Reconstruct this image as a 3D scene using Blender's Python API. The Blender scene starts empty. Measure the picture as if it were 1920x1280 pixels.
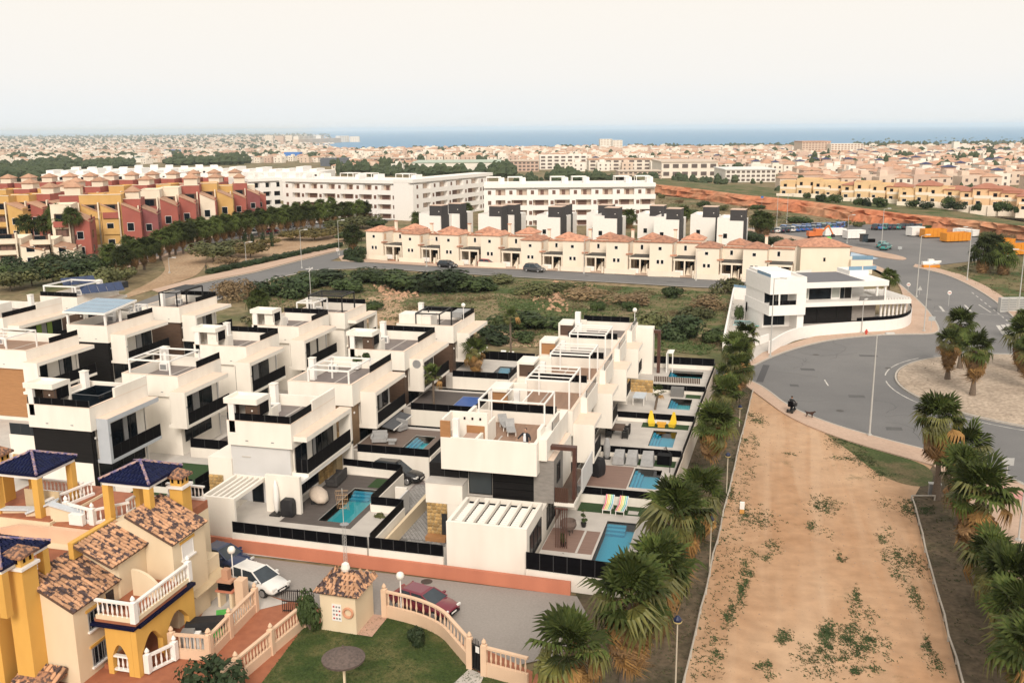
import bpy, math, random
from mathutils import Vector, Matrix
random.seed(7)
S = bpy.context.scene
COL = S.collection
# ---------------------------------------------------------------- camera
FPX, CAMH = 1790.0, 27.0
PITCH, ROLL, TH = math.atan(400/FPX), math.atan(0.0078), math.radians(14.8)
CAM = Vector((18.0216, -51.9265, CAMH))
F2 = Vector((-math.sin(TH), math.cos(TH), 0)); R2 = Vector((math.cos(TH), math.sin(TH), 0))
FW = F2*math.cos(PITCH) + Vector((0, 0, -math.sin(PITCH)))
UP0 = F2*math.sin(PITCH) + Vector((0, 0, math.cos(PITCH)))
RT = R2*math.cos(ROLL) - UP0*math.sin(ROLL)
UPV = R2*math.sin(ROLL) + UP0*math.cos(ROLL)
cd = bpy.data.cameras.new('camera'); cam = bpy.data.objects.new('camera', cd); COL.objects.link(cam)
cd.sensor_width = 36; cd.lens = FPX/1920*36; cd.clip_start = 1; cd.clip_end = 120000
cam.matrix_world = Matrix(((RT.x, UPV.x, -FW.x, CAM.x), (RT.y, UPV.y, -FW.y, CAM.y), (RT.z, UPV.z, -FW.z, CAM.z), (0, 0, 0, 1)))
S.camera = cam
# ---------------------------------------------------------------- light
SUN_EL, SUN_AZ = math.radians(36), Vector((0.30, -0.95, 0)).normalized()
w = bpy.data.worlds.new('World'); S.world = w; w.use_nodes = True
nt = w.node_tree; nt.nodes.clear()
wo = nt.nodes.new('ShaderNodeOutputWorld'); bg = nt.nodes.new('ShaderNodeBackground')
sky = nt.nodes.new('ShaderNodeTexSky'); sky.sky_type = 'NISHITA'; sky.sun_disc = False
sky.sun_elevation = SUN_EL; sky.sun_rotation = math.atan2(SUN_AZ.x, SUN_AZ.y); sky.dust_density = 6; sky.air_density = 1; sky.ozone_density = 1
# thin high overcast over the blue: a pale veil, warm above and grey-blue at the horizon, the same all round
tc = nt.nodes.new('ShaderNodeTexCoord'); sx = nt.nodes.new('ShaderNodeSeparateXYZ'); nt.links.new(tc.outputs['Generated'], sx.inputs[0])
cr = nt.nodes.new('ShaderNodeValToRGB'); nt.links.new(sx.outputs['Z'], cr.inputs[0])
cr.color_ramp.elements[0].position = 0.0; cr.color_ramp.elements[0].color = (6.25, 6.5, 6.65, 1)
cr.color_ramp.elements[1].position = 1.0; cr.color_ramp.elements[1].color = (6.9, 6.4, 5.75, 1)
for p, c in ((0.02, (6.35, 6.5, 6.55, 1)), (0.05, (6.75, 6.6, 6.35, 1)), (0.13, (7.0, 6.55, 5.95, 1))):
    e = cr.color_ramp.elements.new(p); e.color = c
mx = nt.nodes.new('ShaderNodeMix'); mx.data_type = 'RGBA'; mx.inputs[0].default_value = 0.93
nt.links.new(sky.outputs[0], mx.inputs[6]); nt.links.new(cr.outputs[0], mx.inputs[7])
nt.links.new(mx.outputs[2], bg.inputs[0]); bg.inputs[1].default_value = 0.1; nt.links.new(bg.outputs[0], wo.inputs[0])
sd = bpy.data.lights.new('sun', 'SUN'); sd.energy = 1.95; sd.angle = math.radians(22); sd.color = (1, 0.89, 0.77)
sun = bpy.data.objects.new('sun', sd); COL.objects.link(sun)
sun.rotation_euler = (Vector((SUN_AZ.x*math.cos(SUN_EL), SUN_AZ.y*math.cos(SUN_EL), math.sin(SUN_EL)))).to_track_quat('Z', 'Y').to_euler()
S.view_settings.view_transform = 'Standard'; S.view_settings.look = 'None'; S.view_settings.exposure = 0.58; S.view_settings.gamma = 1
S.view_settings.use_curve_mapping = False
S.cycles.max_bounces = 5; S.cycles.volume_bounces = 1; S.cycles.transparent_max_bounces = 12
# ---------------------------------------------------------------- terrain and surveying
def ss(a, b, x):
    t = max(0, min(1, (x-a)/(b-a))); return t*t*(3-2*t)
def TZ(x, y):
    d = Vector((x, y, 0)) - Vector((CAM.x, CAM.y, 0)); f = d.dot(F2); r = d.dot(R2)
    if f < 330: return 0.0
    s = f-330; z = -0.0135*s*ss(0, 120, s)
    k = ss(-0.225, -0.165, r/f)
    return max(z, -46)*(1-k) + max(z, -60)*k
def ray(px, py): return FW + RT*((px-960)/FPX) + UPV*((640-py)/FPX)
def G(px, py, z=None):                      # surveyed point of the photograph's ground (or of height z)
    d = ray(px, py)
    if z is not None: return CAM + d*((z-CAM.z)/d.z)
    p = CAM + d*((0-CAM.z)/d.z) if d.z < -1e-4 else CAM+d*9000
    if (p-CAM).dot(F2) < 330: p.z = 0; return p
    lo, hi = 300.0, 14000.0
    for _ in range(40):
        m = (lo+hi)/2; q = CAM+d*m
        if q.z > TZ(q.x, q.y): lo = m
        else: hi = m
    q = CAM+d*lo; q.z = TZ(q.x, q.y); return q
def ZH(p, py):                              # height at ground point p whose picture row is py
    a = p-CAM; a = Vector((a.x, a.y, 0)); fd = a.dot(FW); k = (640-py)/FPX
    # (a+z*k).UPV / (a+z*k).FW = k
    z = (k*fd - a.dot(UPV))/(UPV.z - k*FW.z); return z+CAM.z
def PX(p):
    d = Vector(p)-CAM; f = d.dot(FW); return 960+FPX*d.dot(RT)/f, 640-FPX*d.dot(UPV)/f
# ---------------------------------------------------------------- materials
MATS = {}
def N(t, kind): return t.nodes.new(kind)
def mat(name, c, c2=None, rough=0.8, scale=3.0, bump=0.0, metal=0.0, spec=0.5, detail=6, lo=0.35, hi=0.7, rnd=0.0, objcol=False, stretch=None, fine=0.0, coat=0, world=False):
    if name in MATS: return MATS[name]
    m = bpy.data.materials.new(name); m.use_nodes = True; t = m.node_tree; b = t.nodes['Principled BSDF']
    b.inputs['Roughness'].default_value = rough; b.inputs['Metallic'].default_value = metal; b.inputs['Specular IOR Level'].default_value = spec
    if coat: b.inputs['Coat Weight'].default_value = coat; b.inputs['Coat Roughness'].default_value = 0.05
    if c2 is None: c2 = tuple(x*0.9 for x in c)
    co = N(t, 'ShaderNodeTexCoord'); no = N(t, 'ShaderNodeTexNoise'); no.inputs['Scale'].default_value = scale; no.inputs['Detail'].default_value = detail
    src = co.outputs['Object']
    if world: src = N(t, 'ShaderNodeNewGeometry').outputs['Position']
    if stretch:
        mp = N(t, 'ShaderNodeMapping'); mp.inputs['Scale'].default_value = stretch; t.links.new(src, mp.inputs[0]); src = mp.outputs[0]
    t.links.new(src, no.inputs['Vector'])
    r = N(t, 'ShaderNodeMapRange'); r.inputs[1].default_value = lo; r.inputs[2].default_value = hi; t.links.new(no.outputs[0], r.inputs[0])
    x = N(t, 'ShaderNodeMix'); x.data_type = 'RGBA'; x.inputs[6].default_value = (*c, 1); x.inputs[7].default_value = (*c2, 1); t.links.new(r.outputs[0], x.inputs[0])
    out = x.outputs[2]
    if objcol or rnd:
        oi = N(t, 'ShaderNodeObjectInfo')
        if objcol:
            y = N(t, 'ShaderNodeMix'); y.data_type = 'RGBA'; y.blend_type = 'MULTIPLY'; y.inputs[0].default_value = 1
            t.links.new(out, y.inputs[6]); t.links.new(oi.outputs['Color'], y.inputs[7]); out = y.outputs[2]
        if rnd:
            h = N(t, 'ShaderNodeHueSaturation'); mr = N(t, 'ShaderNodeMapRange'); mr.inputs[3].default_value = 1-rnd; mr.inputs[4].default_value = 1+rnd
            t.links.new(oi.outputs['Random'], mr.inputs[0]); t.links.new(mr.outputs[0], h.inputs['Value']); t.links.new(out, h.inputs['Color']); out = h.outputs[0]
    t.links.new(out, b.inputs['Base Color'])
    if bump or fine:
        bp = N(t, 'ShaderNodeBump'); bp.inputs['Strength'].default_value = bump or fine; bp.inputs['Distance'].default_value = 0.05
        n2 = N(t, 'ShaderNodeTexNoise'); n2.inputs['Scale'].default_value = scale*6; n2.inputs['Detail'].default_value = 4; t.links.new(src, n2.inputs['Vector'])
        t.links.new(n2.outputs[0], bp.inputs['Height']); t.links.new(bp.outputs[0], b.inputs['Normal'])
    MATS[name] = m; return m
W_ = mat('white_render', (.80, .76, .69), (.70, .65, .58), .85, .8, lo=.42, hi=.85, stretch=(1, 1, .22), detail=9)
W2 = mat('white_paint', (.82, .80, .77), (.78, .76, .73), .6, 2)
CREAM = mat('cream_render', (.74, .62, .44), (.68, .55, .38), .85, .7, stretch=(1, 1, .4))
YEL = mat('ochre_render', (.68, .40, .09), (.60, .34, .075), .85, .8, stretch=(1, 1, .4))
BLK = mat('black_panel', (.003, .003, .004), (.005, .005, .007), .5, 3, spec=.06)
GLS = mat('dark_glass', (.004, .007, .011), (.010, .016, .022), .15, .8, spec=.16)
DKW = mat('dark_cladding', (.008, .0075, .008), (.015, .014, .014), .6, 3, stretch=(.4, .4, 9), spec=.15)
BRW = mat('brown_timber', (.060, .034, .022), (.11, .065, .042), .6, 2.5, stretch=(.5, .5, 14))
TAN = mat('tan_timber', (.40, .20, .085), (.30, .15, .06), .6, 2.5, stretch=(.5, .5, 10))
BROWNW = mat('tan_plaster', (.24, .155, .085), (.19, .12, .065), .8, 1.5)
GRYC = mat('grey_cladding', (.26, .24, .22), (.20, .185, .17), .75, 2.5, stretch=(1, 1, 3))
GRYP = mat('grey_paint', (.46, .49, .53), (.42, .45, .49), .6, 1.5)
STONEM = mat('stone_mortar', (.42, .32, .18), None, .9, 4, .4)
STONE = mat('ochre_stone', (.46, .31, .13), (.36, .22, .08), .85, 3, .5, rnd=.35)
DECKG = mat('grey_roof_tiles', (.20, .17, .16), (.155, .135, .13), .7, 1.2)
DECKB = mat('brown_roof_tiles', (.30, .19, .13), (.24, .15, .105), .7, 1.0, stretch=(4, .4, 1))
DECKD = mat('dark_decking', (.075, .062, .056), (.11, .095, .088), .7, 1.3, stretch=(.6, 8, 1))
PALE = mat('pale_paving', (.52, .49, .45), (.45, .42, .39), .8, 1.0, bump=.05)
WHM = mat('white_metal', (.82, .80, .76), None, .45, 3)
BLM = mat('black_metal', (.01, .01, .011), None, .5, 3)
GRM = mat('grey_metal', (.34, .35, .36), (.28, .29, .3), .45, 4, metal=.4)
ORANGE = mat('salmon_render', (.54, .20, .12), (.46, .165, .10), .85, .6, stretch=(1, 1, .3))
TURF = mat('artificial_turf', (.018, .05, .012), (.03, .075, .018), .95, 30, bump=.5)
SOLAR = mat('solar_cell', (.018, .035, .09), (.03, .05, .12), .15, 3)
BLUEG = mat('blue_glass_roof', (.16, .27, .38), (.20, .32, .44), .15, 1)
TERR = mat('terracotta_floor', (.36, .13, .065), (.29, .10, .05), .75, 2.0)
TILE = mat('mottled_clay_tile', (.50, .28, .16), (.07, .045, .045), .8, 3.2, bump=.4, lo=.50, hi=.56, rnd=.25, detail=3, world=True)
NAVYT = mat('navy_glazed_tile', (.003, .006, .032), (.006, .010, .05), .45, 3, rnd=.25, spec=.12)
REDT = mat('salmon_roof_tile', (.50, .25, .16), (.33, .16, .105), .85, 1.6, bump=.3, rnd=.25, lo=.42, hi=.62)
GREYF = mat('grey_fabric', (.34, .34, .34), (.28, .28, .28), .9, 6)
GREYT = mat('grey_tile_top', (.42, .30, .24), (.36, .25, .2), .85, 2)
def water_mat(name, tint, base):
    m = bpy.data.materials.new(name); m.use_nodes = True; t = m.node_tree; t.nodes.clear()
    o = N(t, 'ShaderNodeOutputMaterial'); mixs = N(t, 'ShaderNodeMixShader'); tr = N(t, 'ShaderNodeBsdfTransparent'); gl = N(t, 'ShaderNodeBsdfGlossy'); fr = N(t, 'ShaderNodeFresnel')
    tr.inputs[0].default_value = (*tint, 1); gl.inputs['Roughness'].default_value = .04; fr.inputs[0].default_value = 1.33
    bp = N(t, 'ShaderNodeBump'); no = N(t, 'ShaderNodeTexNoise'); no.inputs['Scale'].default_value = 2.2; bp.inputs['Strength'].default_value = .08
    t.links.new(no.outputs[0], bp.inputs['Height'])
    for q in (gl, fr): t.links.new(bp.outputs[0], q.inputs['Normal'])
    t.links.new(fr.outputs[0], mixs.inputs[0]); t.links.new(tr.outputs[0], mixs.inputs[1]); t.links.new(gl.outputs[0], mixs.inputs[2]); t.links.new(mixs.outputs[0], o.inputs[0])
    return m
POOLW = water_mat('pool_water', (.80, .99, 1.0), None)
POOLB = mat('pool_mosaic', (.08, .60, .68), (.065, .54, .62), .5, 14)
POOLB2 = mat('pool_mosaic_bright', (.06, .52, .74), (.05, .47, .69), .5, 14)
# ---------------------------------------------------------------- mesh helpers
class MB:
    def __init__(s): s.v = []; s.f = []; s.sm = False
    def add(s, vs, fs):
        n = len(s.v); s.v += [tuple(p) for p in vs]; s.f += [tuple(i+n for i in f) for f in fs]; return s
    def box(s, x0, y0, z0, x1, y1, z1):
        x0, x1 = min(x0, x1), max(x0, x1); y0, y1 = min(y0, y1), max(y0, y1); z0, z1 = min(z0, z1), max(z0, z1)
        return s.add([(x0, y0, z0), (x1, y0, z0), (x1, y1, z0), (x0, y1, z0), (x0, y0, z1), (x1, y0, z1), (x1, y1, z1), (x0, y1, z1)],
                     [(0, 3, 2, 1), (4, 5, 6, 7), (0, 1, 5, 4), (1, 2, 6, 5), (2, 3, 7, 6), (3, 0, 4, 7)])
    def prism(s, poly, z0, z1):
        a = sum(p[0]*q[1]-q[0]*p[1] for p, q in zip(poly, poly[1:]+poly[:1]))
        if a < 0: poly = poly[::-1]
        n = len(poly)
        return s.add([(p[0], p[1], z0) for p in poly]+[(p[0], p[1], z1) for p in poly],
                     [tuple(range(n-1, -1, -1)), tuple(range(n, 2*n))]+[(i, (i+1) % n, n+(i+1) % n, n+i) for i in range(n)])
    def sheet(s, poly, z):
        a = sum(p[0]*q[1]-q[0]*p[1] for p, q in zip(poly, poly[1:]+poly[:1]))
        if a < 0: poly = poly[::-1]
        return s.add([(p[0], p[1], z) for p in poly], [tuple(range(len(poly)))])
    def bar(s, a, b, r, r2=None, n=6, cap=True):
        a = Vector(a); b = Vector(b); d = (b-a)
        if d.length < 1e-6: return s
        d.normalize(); u = d.orthogonal().normalized() if abs(d.z) < .99 else Vector((1, 0, 0)); u = (u - d*u.dot(d)).normalized(); w = d.cross(u); r2 = r if r2 is None else r2
        vs = []
        for c, q in ((a, r), (b, r2)):
            for i in range(n):
                t = 2*math.pi*(i+.5)/n; vs.append(c+u*math.cos(t)*q+w*math.sin(t)*q)
        fs = [(i, (i+1) % n, n+(i+1) % n, n+i) for i in range(n)]
        if cap: fs += [tuple(range(n-1, -1, -1)), tuple(range(n, 2*n))]
        return s.add(vs, fs)
    def lathe(s, c, prof, n=10):
        c = Vector(c); vs = []; fs = []; k = len(prof)
        for r, z in prof:
            for i in range(n):
                t = 2*math.pi*i/n; vs.append(c+Vector((r*math.cos(t), r*math.sin(t), z)))
        for j in range(k-1):
            for i in range(n): fs.append((j*n+i, j*n+(i+1) % n, (j+1)*n+(i+1) % n, (j+1)*n+i))
        fs += [tuple(range(n-1, -1, -1)), tuple(range((k-1)*n, k*n))]
        return s.add(vs, fs)
    def beam(s, a, b, w, h):                # rectangular bar between two points of equal height or not
        a = Vector(a); b = Vector(b); d = (b-a).normalized(); u = Vector((-d.y, d.x, 0))
        u = u.normalized()*w/2 if u.length > 1e-6 else Vector((w/2, 0, 0)); v = d.cross(u).normalized()*h/2
        vs = [c+i*u+j*v for c in (a, b) for i, j in ((-1, -1), (1, -1), (1, 1), (-1, 1))]
        return s.add(vs, [(0, 1, 2, 3), (7, 6, 5, 4), (0, 4, 5, 1), (1, 5, 6, 2), (2, 6, 7, 3), (3, 7, 4, 0)])
    def hip(s, x0, y0, x1, y1, z0, z1, ridge='x', gable=False, th=.12):
        cx, cy = (x0+x1)/2, (y0+y1)/2
        if ridge == 'p': rv = [(cx, cy, z1)]
        elif ridge == 'x':
            i = 0 if gable else min((y1-y0)/2, (x1-x0)/2*.8); rv = [(x0+i, cy, z1), (x1-i, cy, z1)]
        else:
            i = 0 if gable else min((x1-x0)/2, (y1-y0)/2*.8); rv = [(cx, y0+i, z1), (cx, y1-i, z1)]
        b = [(x0, y0, z0), (x1, y0, z0), (x1, y1, z0), (x0, y1, z0)]; lo = [(p[0], p[1], p[2]-th) for p in b]
        V = lo+b+rv; F = [(3, 2, 1, 0), (0, 1, 5, 4), (1, 2, 6, 5), (2, 3, 7, 6), (3, 0, 4, 7)]
        if ridge == 'p': F += [(4, 5, 8), (5, 6, 8), (6, 7, 8), (7, 4, 8)]
        elif ridge == 'x': F += [(4, 5, 9, 8), (5, 6, 9), (6, 7, 8, 9), (7, 4, 8)]
        else: F += [(4, 5, 8), (5, 6, 9, 8), (6, 7, 9), (7, 4, 8, 9)]
        return s.add(V, F)
    def mesh(s, name, m, off=Vector((0, 0, 0)), smooth=False):
        me = bpy.data.meshes.new(name); me.from_pydata([(p[0]-off.x, p[1]-off.y, p[2]-off.z) for p in s.v], [], s.f)
        if m is not None: me.materials.append(m)
        if smooth: me.polygons.foreach_set('use_smooth', [True]*len(me.polygons))
        me.update(); return me
    def build(s, name, m, parent=None, label=None, kind=None, smooth=False, loc=None):
        off = Vector(loc) if loc is not None else (base(parent) if parent else Vector((0, 0, 0)))
        o = bpy.data.objects.new(name, s.mesh(name, m, off, smooth)); COL.objects.link(o)
        if loc is not None: o.location = Vector(loc)-(base(parent) if parent else Vector((0, 0, 0)))
        if parent: o.parent = parent
        if label: o['label'] = label
        if kind: o['kind'] = kind
        return o
def base(p):
    v = Vector((0, 0, 0))
    while p: v = v+p.location; p = p.parent
    return v
def put(name, me, parent, loc, rz=0, rot=None, scale=None, label=None, kind=None):   # another piece sharing mesh me; loc in the thing's own space
    o = bpy.data.objects.new(name, me); COL.objects.link(o); o.location = loc
    o.rotation_euler = rot if rot is not None else (0, 0, rz)
    if scale is not None: o.scale = scale if hasattr(scale, '__len__') else (scale,)*3
    if parent: o.parent = parent
    if label: o['label'] = label
    if kind: o['kind'] = kind
    return o
def tag(o, label, cat, group=None):
    o['label'] = label; o['category'] = cat
    if group: o['group'] = group
    return o
def thing(name, label, cat, loc=(0, 0, 0), rz=0, group=None, scale=None):
    o = bpy.data.objects.new(name, None); COL.objects.link(o); o.location = loc; o.rotation_euler = (0, 0, rz); o.empty_display_size = .2
    if scale: o.scale = (scale,)*3 if not hasattr(scale, '__len__') else scale
    return tag(o, label, cat, group)
def struct(o): o['kind'] = 'structure'; return o
KIDS = {}
def kids(o):
    if o.name not in KIDS: KIDS[o.name] = list(o.children)
    return KIDS[o.name]
def dup(root, loc, rz, label, group=None, scale=None, color=None, cat=None):
    def rec(o, par):
        c = o.copy(); COL.objects.link(c)
        if par: c.parent = par
        if color is not None and o.get('paint'): c.color = color
        for k in kids(o): rec(k, c)
        return c
    r = rec(root, None); r.location = loc; r.rotation_euler = (0, 0, rz); r['label'] = label
    if group: r['group'] = group
    if cat: r['category'] = cat
    if scale: r.scale = (scale,)*3 if not hasattr(scale, '__len__') else scale
    return r
ORD = ['first', 'second', 'third', 'fourth', 'fifth', 'sixth', 'seventh', 'eighth', 'ninth', 'tenth', 'eleventh', 'twelfth', 'thirteenth', 'fourteenth', 'fifteenth', 'sixteenth', 'seventeenth', 'eighteenth', 'nineteenth', 'twentieth']
ORD += ['twenty-'+o for o in ORD[:9]]+['thirtieth']+['thirty-'+o for o in ORD[:9]]+['fortieth']+['forty-'+o for o in ORD[:9]]
def box(name, m, parent, x0, y0, z0, x1, y1, z1, **k): return MB().box(x0, y0, z0, x1, y1, z1).build(name, m, parent, **k)
def panels(parent, a, b, z0, z1, n, m=None, th=.05, gap=.025, name='fence_panel', post=True):
    # a run of n alike upright panels from a to b with slim posts between: every panel a part
    m = m or BLK; a = Vector((a[0], a[1], 0)); b = Vector((b[0], b[1], 0)); L = (b-a).length/n; rz = math.atan2(b.y-a.y, b.x-a.x); d = (b-a).normalized()
    me = MB().box(gap/2, -th/2, 0, L-gap/2, th/2, z1-z0).mesh(name, m); o0 = base(parent) if parent else Vector((0, 0, 0))
    for i in range(n): put(name, me, parent, a+d*(L*i)+Vector((0, 0, z0))-o0, rz)
    if post:
        q = MB()
        for i in range(n+1):
            p = a+d*(L*i); q.box(p.x-.017, p.y-.03, z0-.02, p.x+.017, p.y+.03, z1+.01)
        q.build('fence_posts', mat('dark_post', (.05, .05, .052), None, .5, 3), parent, kind='stuff')
def ring(x0, y0, x1, y1, z0, z1, t=.2, sides='nsew'):
    m = MB()
    if 's' in sides: m.box(x0, y0, z0, x1, y0+t, z1)
    if 'n' in sides: m.box(x0, y1-t, z0, x1, y1, z1)
    ya = y0+(t if 's' in sides else 0); yb = y1-(t if 'n' in sides else 0)
    if 'w' in sides: m.box(x0, ya, z0, x0+t, yb, z1)
    if 'e' in sides: m.box(x1-t, ya, z0, x1, yb, z1)
    return m
# ================================================================ ground
def soil_mat(name, cols, scale, lo=.35, hi=.65, scale2=None, bump=.3, rough=.95, vary=1.0):
    m = bpy.data.materials.new(name); m.use_nodes = True; t = m.node_tree; b = t.nodes['Principled BSDF']; b.inputs['Roughness'].default_value = rough; b.inputs['Specular IOR Level'].default_value = .2
    co = N(t, 'ShaderNodeTexCoord'); n1 = N(t, 'ShaderNodeTexNoise'); n1.inputs['Scale'].default_value = scale; n1.inputs['Detail'].default_value = 10; n1.inputs['Roughness'].default_value = .68
    t.links.new(co.outputs['Object'], n1.inputs['Vector']); r = N(t, 'ShaderNodeValToRGB'); t.links.new(n1.outputs[0], r.inputs[0])
    k = len(cols); el = r.color_ramp.elements
    el[0].position = lo; el[0].color = (*cols[0], 1); el[1].position = hi; el[1].color = (*cols[-1], 1)
    for i in range(1, k-1): e = el.new(lo+(hi-lo)*i/(k-1)); e.color = (*cols[i], 1)
    n2 = N(t, 'ShaderNodeTexNoise'); n2.inputs['Scale'].default_value = scale2 or scale*22; n2.inputs['Detail'].default_value = 8; t.links.new(co.outputs['Object'], n2.inputs['Vector'])
    mr = N(t, 'ShaderNodeMapRange'); mr.inputs[1].default_value = .3; mr.inputs[2].default_value = .7; mr.inputs[3].default_value = 1-.32*vary; mr.inputs[4].default_value = 1+.25*vary; t.links.new(n2.outputs[0], mr.inputs[0])
    hs = N(t, 'ShaderNodeHueSaturation'); t.links.new(r.outputs[0], hs.inputs['Color']); t.links.new(mr.outputs[0], hs.inputs['Value']); t.links.new(hs.outputs[0], b.inputs['Base Color'])
    bp = N(t, 'ShaderNodeBump'); bp.inputs['Strength'].default_value = bump; bp.inputs['Distance'].default_value = .1; t.links.new(n2.outputs[0], bp.inputs['Height']); t.links.new(bp.outputs[0], b.inputs['Normal'])
    MATS[name] = m; return m
SCRUB = soil_mat('scrub_soil', [(.06, .085, .03), (.12, .12, .055), (.23, .18, .105), (.17, .135, .07), (.36, .26, .17)], .06, .32, .68, .9)
DIRT = soil_mat('orange_dirt', [(.28, .155, .082), (.39, .23, .13), (.44, .275, .165), (.49, .325, .205)], .07, .28, .68, 1.1, .15, .95, .45)
_t = DIRT.node_tree; _b = _t.nodes['Principled BSDF']; _l = _b.inputs['Base Color'].links[0].from_socket; _n = N(_t, 'ShaderNodeTexNoise'); _n.inputs['Scale'].default_value = .22; _n.inputs['Detail'].default_value = 9; _n.inputs['Roughness'].default_value = .72
_c = N(_t, 'ShaderNodeTexCoord'); _t.links.new(_c.outputs['Object'], _n.inputs['Vector']); _r = N(_t, 'ShaderNodeMapRange'); _r.inputs[1].default_value = .60; _r.inputs[2].default_value = .70; _r.inputs[4].default_value = .8; _t.links.new(_n.outputs[0], _r.inputs[0])
_x = N(_t, 'ShaderNodeMix'); _x.data_type = 'RGBA'; _x.inputs[7].default_value = (.10, .10, .045, 1); _t.links.new(_r.outputs[0], _x.inputs[0]); _t.links.new(_l, _x.inputs[6]); _t.links.new(_x.outputs[2], _b.inputs['Base Color'])
# paler worn lines along the strip where it is walked and driven
_m = N(_t, 'ShaderNodeMapping'); _m.inputs['Scale'].default_value = (.55, .035, 1); _m.inputs['Rotation'].default_value = (0, 0, .043); _t.links.new(_c.outputs['Object'], _m.inputs[0]); _n2 = N(_t, 'ShaderNodeTexNoise'); _n2.inputs['Scale'].default_value = 1; _n2.inputs['Detail'].default_value = 7; _n2.inputs['Distortion'].default_value = .6; _t.links.new(_m.outputs[0], _n2.inputs['Vector'])
_r2 = N(_t, 'ShaderNodeMapRange'); _r2.inputs[1].default_value = .45; _r2.inputs[2].default_value = .68; _r2.inputs[4].default_value = .42; _t.links.new(_n2.outputs[0], _r2.inputs[0]); _x2 = N(_t, 'ShaderNodeMix'); _x2.data_type = 'RGBA'; _x2.inputs[7].default_value = (.56, .41, .285, 1); _t.links.new(_r2.outputs[0], _x2.inputs[0]); _t.links.new(_l, _x2.inputs[6]); _t.links.new(_x2.outputs[2], _x.inputs[6])
SOILD = soil_mat('dark_weedy_soil', [(.04, .05, .02), (.085, .07, .045), (.14, .105, .07), (.10, .085, .05)], .28, .3, .7, 3, .5)
GRASSM = soil_mat('weedy_grass', [(.045, .075, .022), (.075, .10, .034), (.19, .15, .08), (.10, .105, .045)], .16, .32, .70, 6, .6)
LAWNM = soil_mat('lawn_grass', [(.03, .055, .014), (.05, .075, .02), (.12, .115, .045), (.07, .085, .028)], .35, .32, .72, 9, .6)
SANDM = soil_mat('pale_sand', [(.30, .24, .185), (.40, .325, .255), (.47, .385, .305)], .2, .3, .65, 3, .3)
SANDO = soil_mat('ochre_sand', [(.28, .18, .105), (.37, .255, .16), (.42, .31, .205)], .09, .3, .65, 2, .3)
ASPH = soil_mat('worn_asphalt', [(.135, .135, .138), (.17, .169, .17), (.215, .21, .207)], .035, .3, .7, 6, .05, .85, .25)
ASPHL = soil_mat('pale_asphalt', [(.25, .225, .205), (.285, .26, .24), (.305, .28, .258)], .12, .3, .7, 7, .05, .9, .25)
PAVE = soil_mat('pink_paving', [(.43, .305, .23), (.48, .35, .27), (.52, .385, .30)], .15, .3, .7, 4, .05, .85, .3)
REDC = soil_mat('red_earth', [(.42, .14, .07), (.50, .19, .10), (.46, .24, .14), (.38, .26, .15)], .035, .32, .7, .5, .6)
COBM = soil_mat('cobble_joint', [(.10, .10, .10), (.16, .155, .15)], 1, .3, .7, 9, .4)
KERB = mat('kerb_stone', (.46, .42, .37), (.38, .35, .31), .85, 3)
LINE = mat('road_paint', (.62, .60, .56), (.36, .35, .33), .8, 1.2, lo=.35, hi=.65)
# one sheet to the horizon
def terrain():
    rad = [0, 20, 50, 90, 140, 200, 260, 310, 330, 345, 360, 380, 400, 430, 470, 520, 600, 700, 850, 1000, 1250, 1500, 1800, 2200, 2700, 3200, 3700, 4100, 4400, 4800, 5600, 7000, 9000, 12000, 15000]
    ang = [i*.8 for i in range(-48, 49)]; ang = [-180+i*12 for i in range(0, 12)]+ang+[40+i*10 for i in range(0, 14)]
    vs = []; fs = []; n = len(ang)
    for r in rad:
        for a in ang:
            q = Vector((CAM.x, CAM.y, 0))+(F2*math.cos(math.radians(a))+R2*math.sin(math.radians(a)))*max(r, .01); vs.append((q.x, q.y, TZ(q.x, q.y)-.06))
    for j in range(len(rad)-1):
        for i in range(n): fs.append((j*n+i, j*n+(i+1) % n, (j+1)*n+(i+1) % n, (j+1)*n+i))
    m = MB(); m.add(vs, [f[::-1] for f in fs]); struct(m.build('ground', SCRUB, smooth=True))
terrain()
def sea():
    m = bpy.data.materials.new('sea_water'); m.use_nodes = True; t = m.node_tree; b = t.nodes['Principled BSDF']
    b.inputs['Base Color'].default_value = (.08, .22, .38, 1); b.inputs['Roughness'].default_value = .6; b.inputs['Specular IOR Level'].default_value = .25
    n = N(t, 'ShaderNodeTexNoise'); n.inputs['Scale'].default_value = .004; n.inputs['Detail'].default_value = 6; co = N(t, 'ShaderNodeTexCoord'); mp = N(t, 'ShaderNodeMapping'); mp.inputs['Rotation'].default_value = (0, 0, TH); mp.inputs['Scale'].default_value = (.25, 1.6, 1)
    t.links.new(co.outputs['Object'], mp.inputs[0]); t.links.new(mp.outputs[0], n.inputs['Vector']); x = N(t, 'ShaderNodeMix'); x.data_type = 'RGBA'; x.inputs[6].default_value = (.085, .235, .41, 1); x.inputs[7].default_value = (.11, .27, .45, 1)
    t.links.new(n.outputs[0], x.inputs[0]); t.links.new(x.outputs[2], b.inputs['Base Color'])
    q = MB(); c = Vector((CAM.x, CAM.y, 0))
    q.sheet([((c+(F2*math.cos(a)+R2*math.sin(a))*60000).x, (c+(F2*math.cos(a)+R2*math.sin(a))*60000).y) for a in [i*math.pi/24 for i in range(48)]], -50)
    struct(q.build('sea', m))
sea()
def gp(l, z=0): return [tuple(G(a, b, z).to_2d()) for a, b in l]
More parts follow.
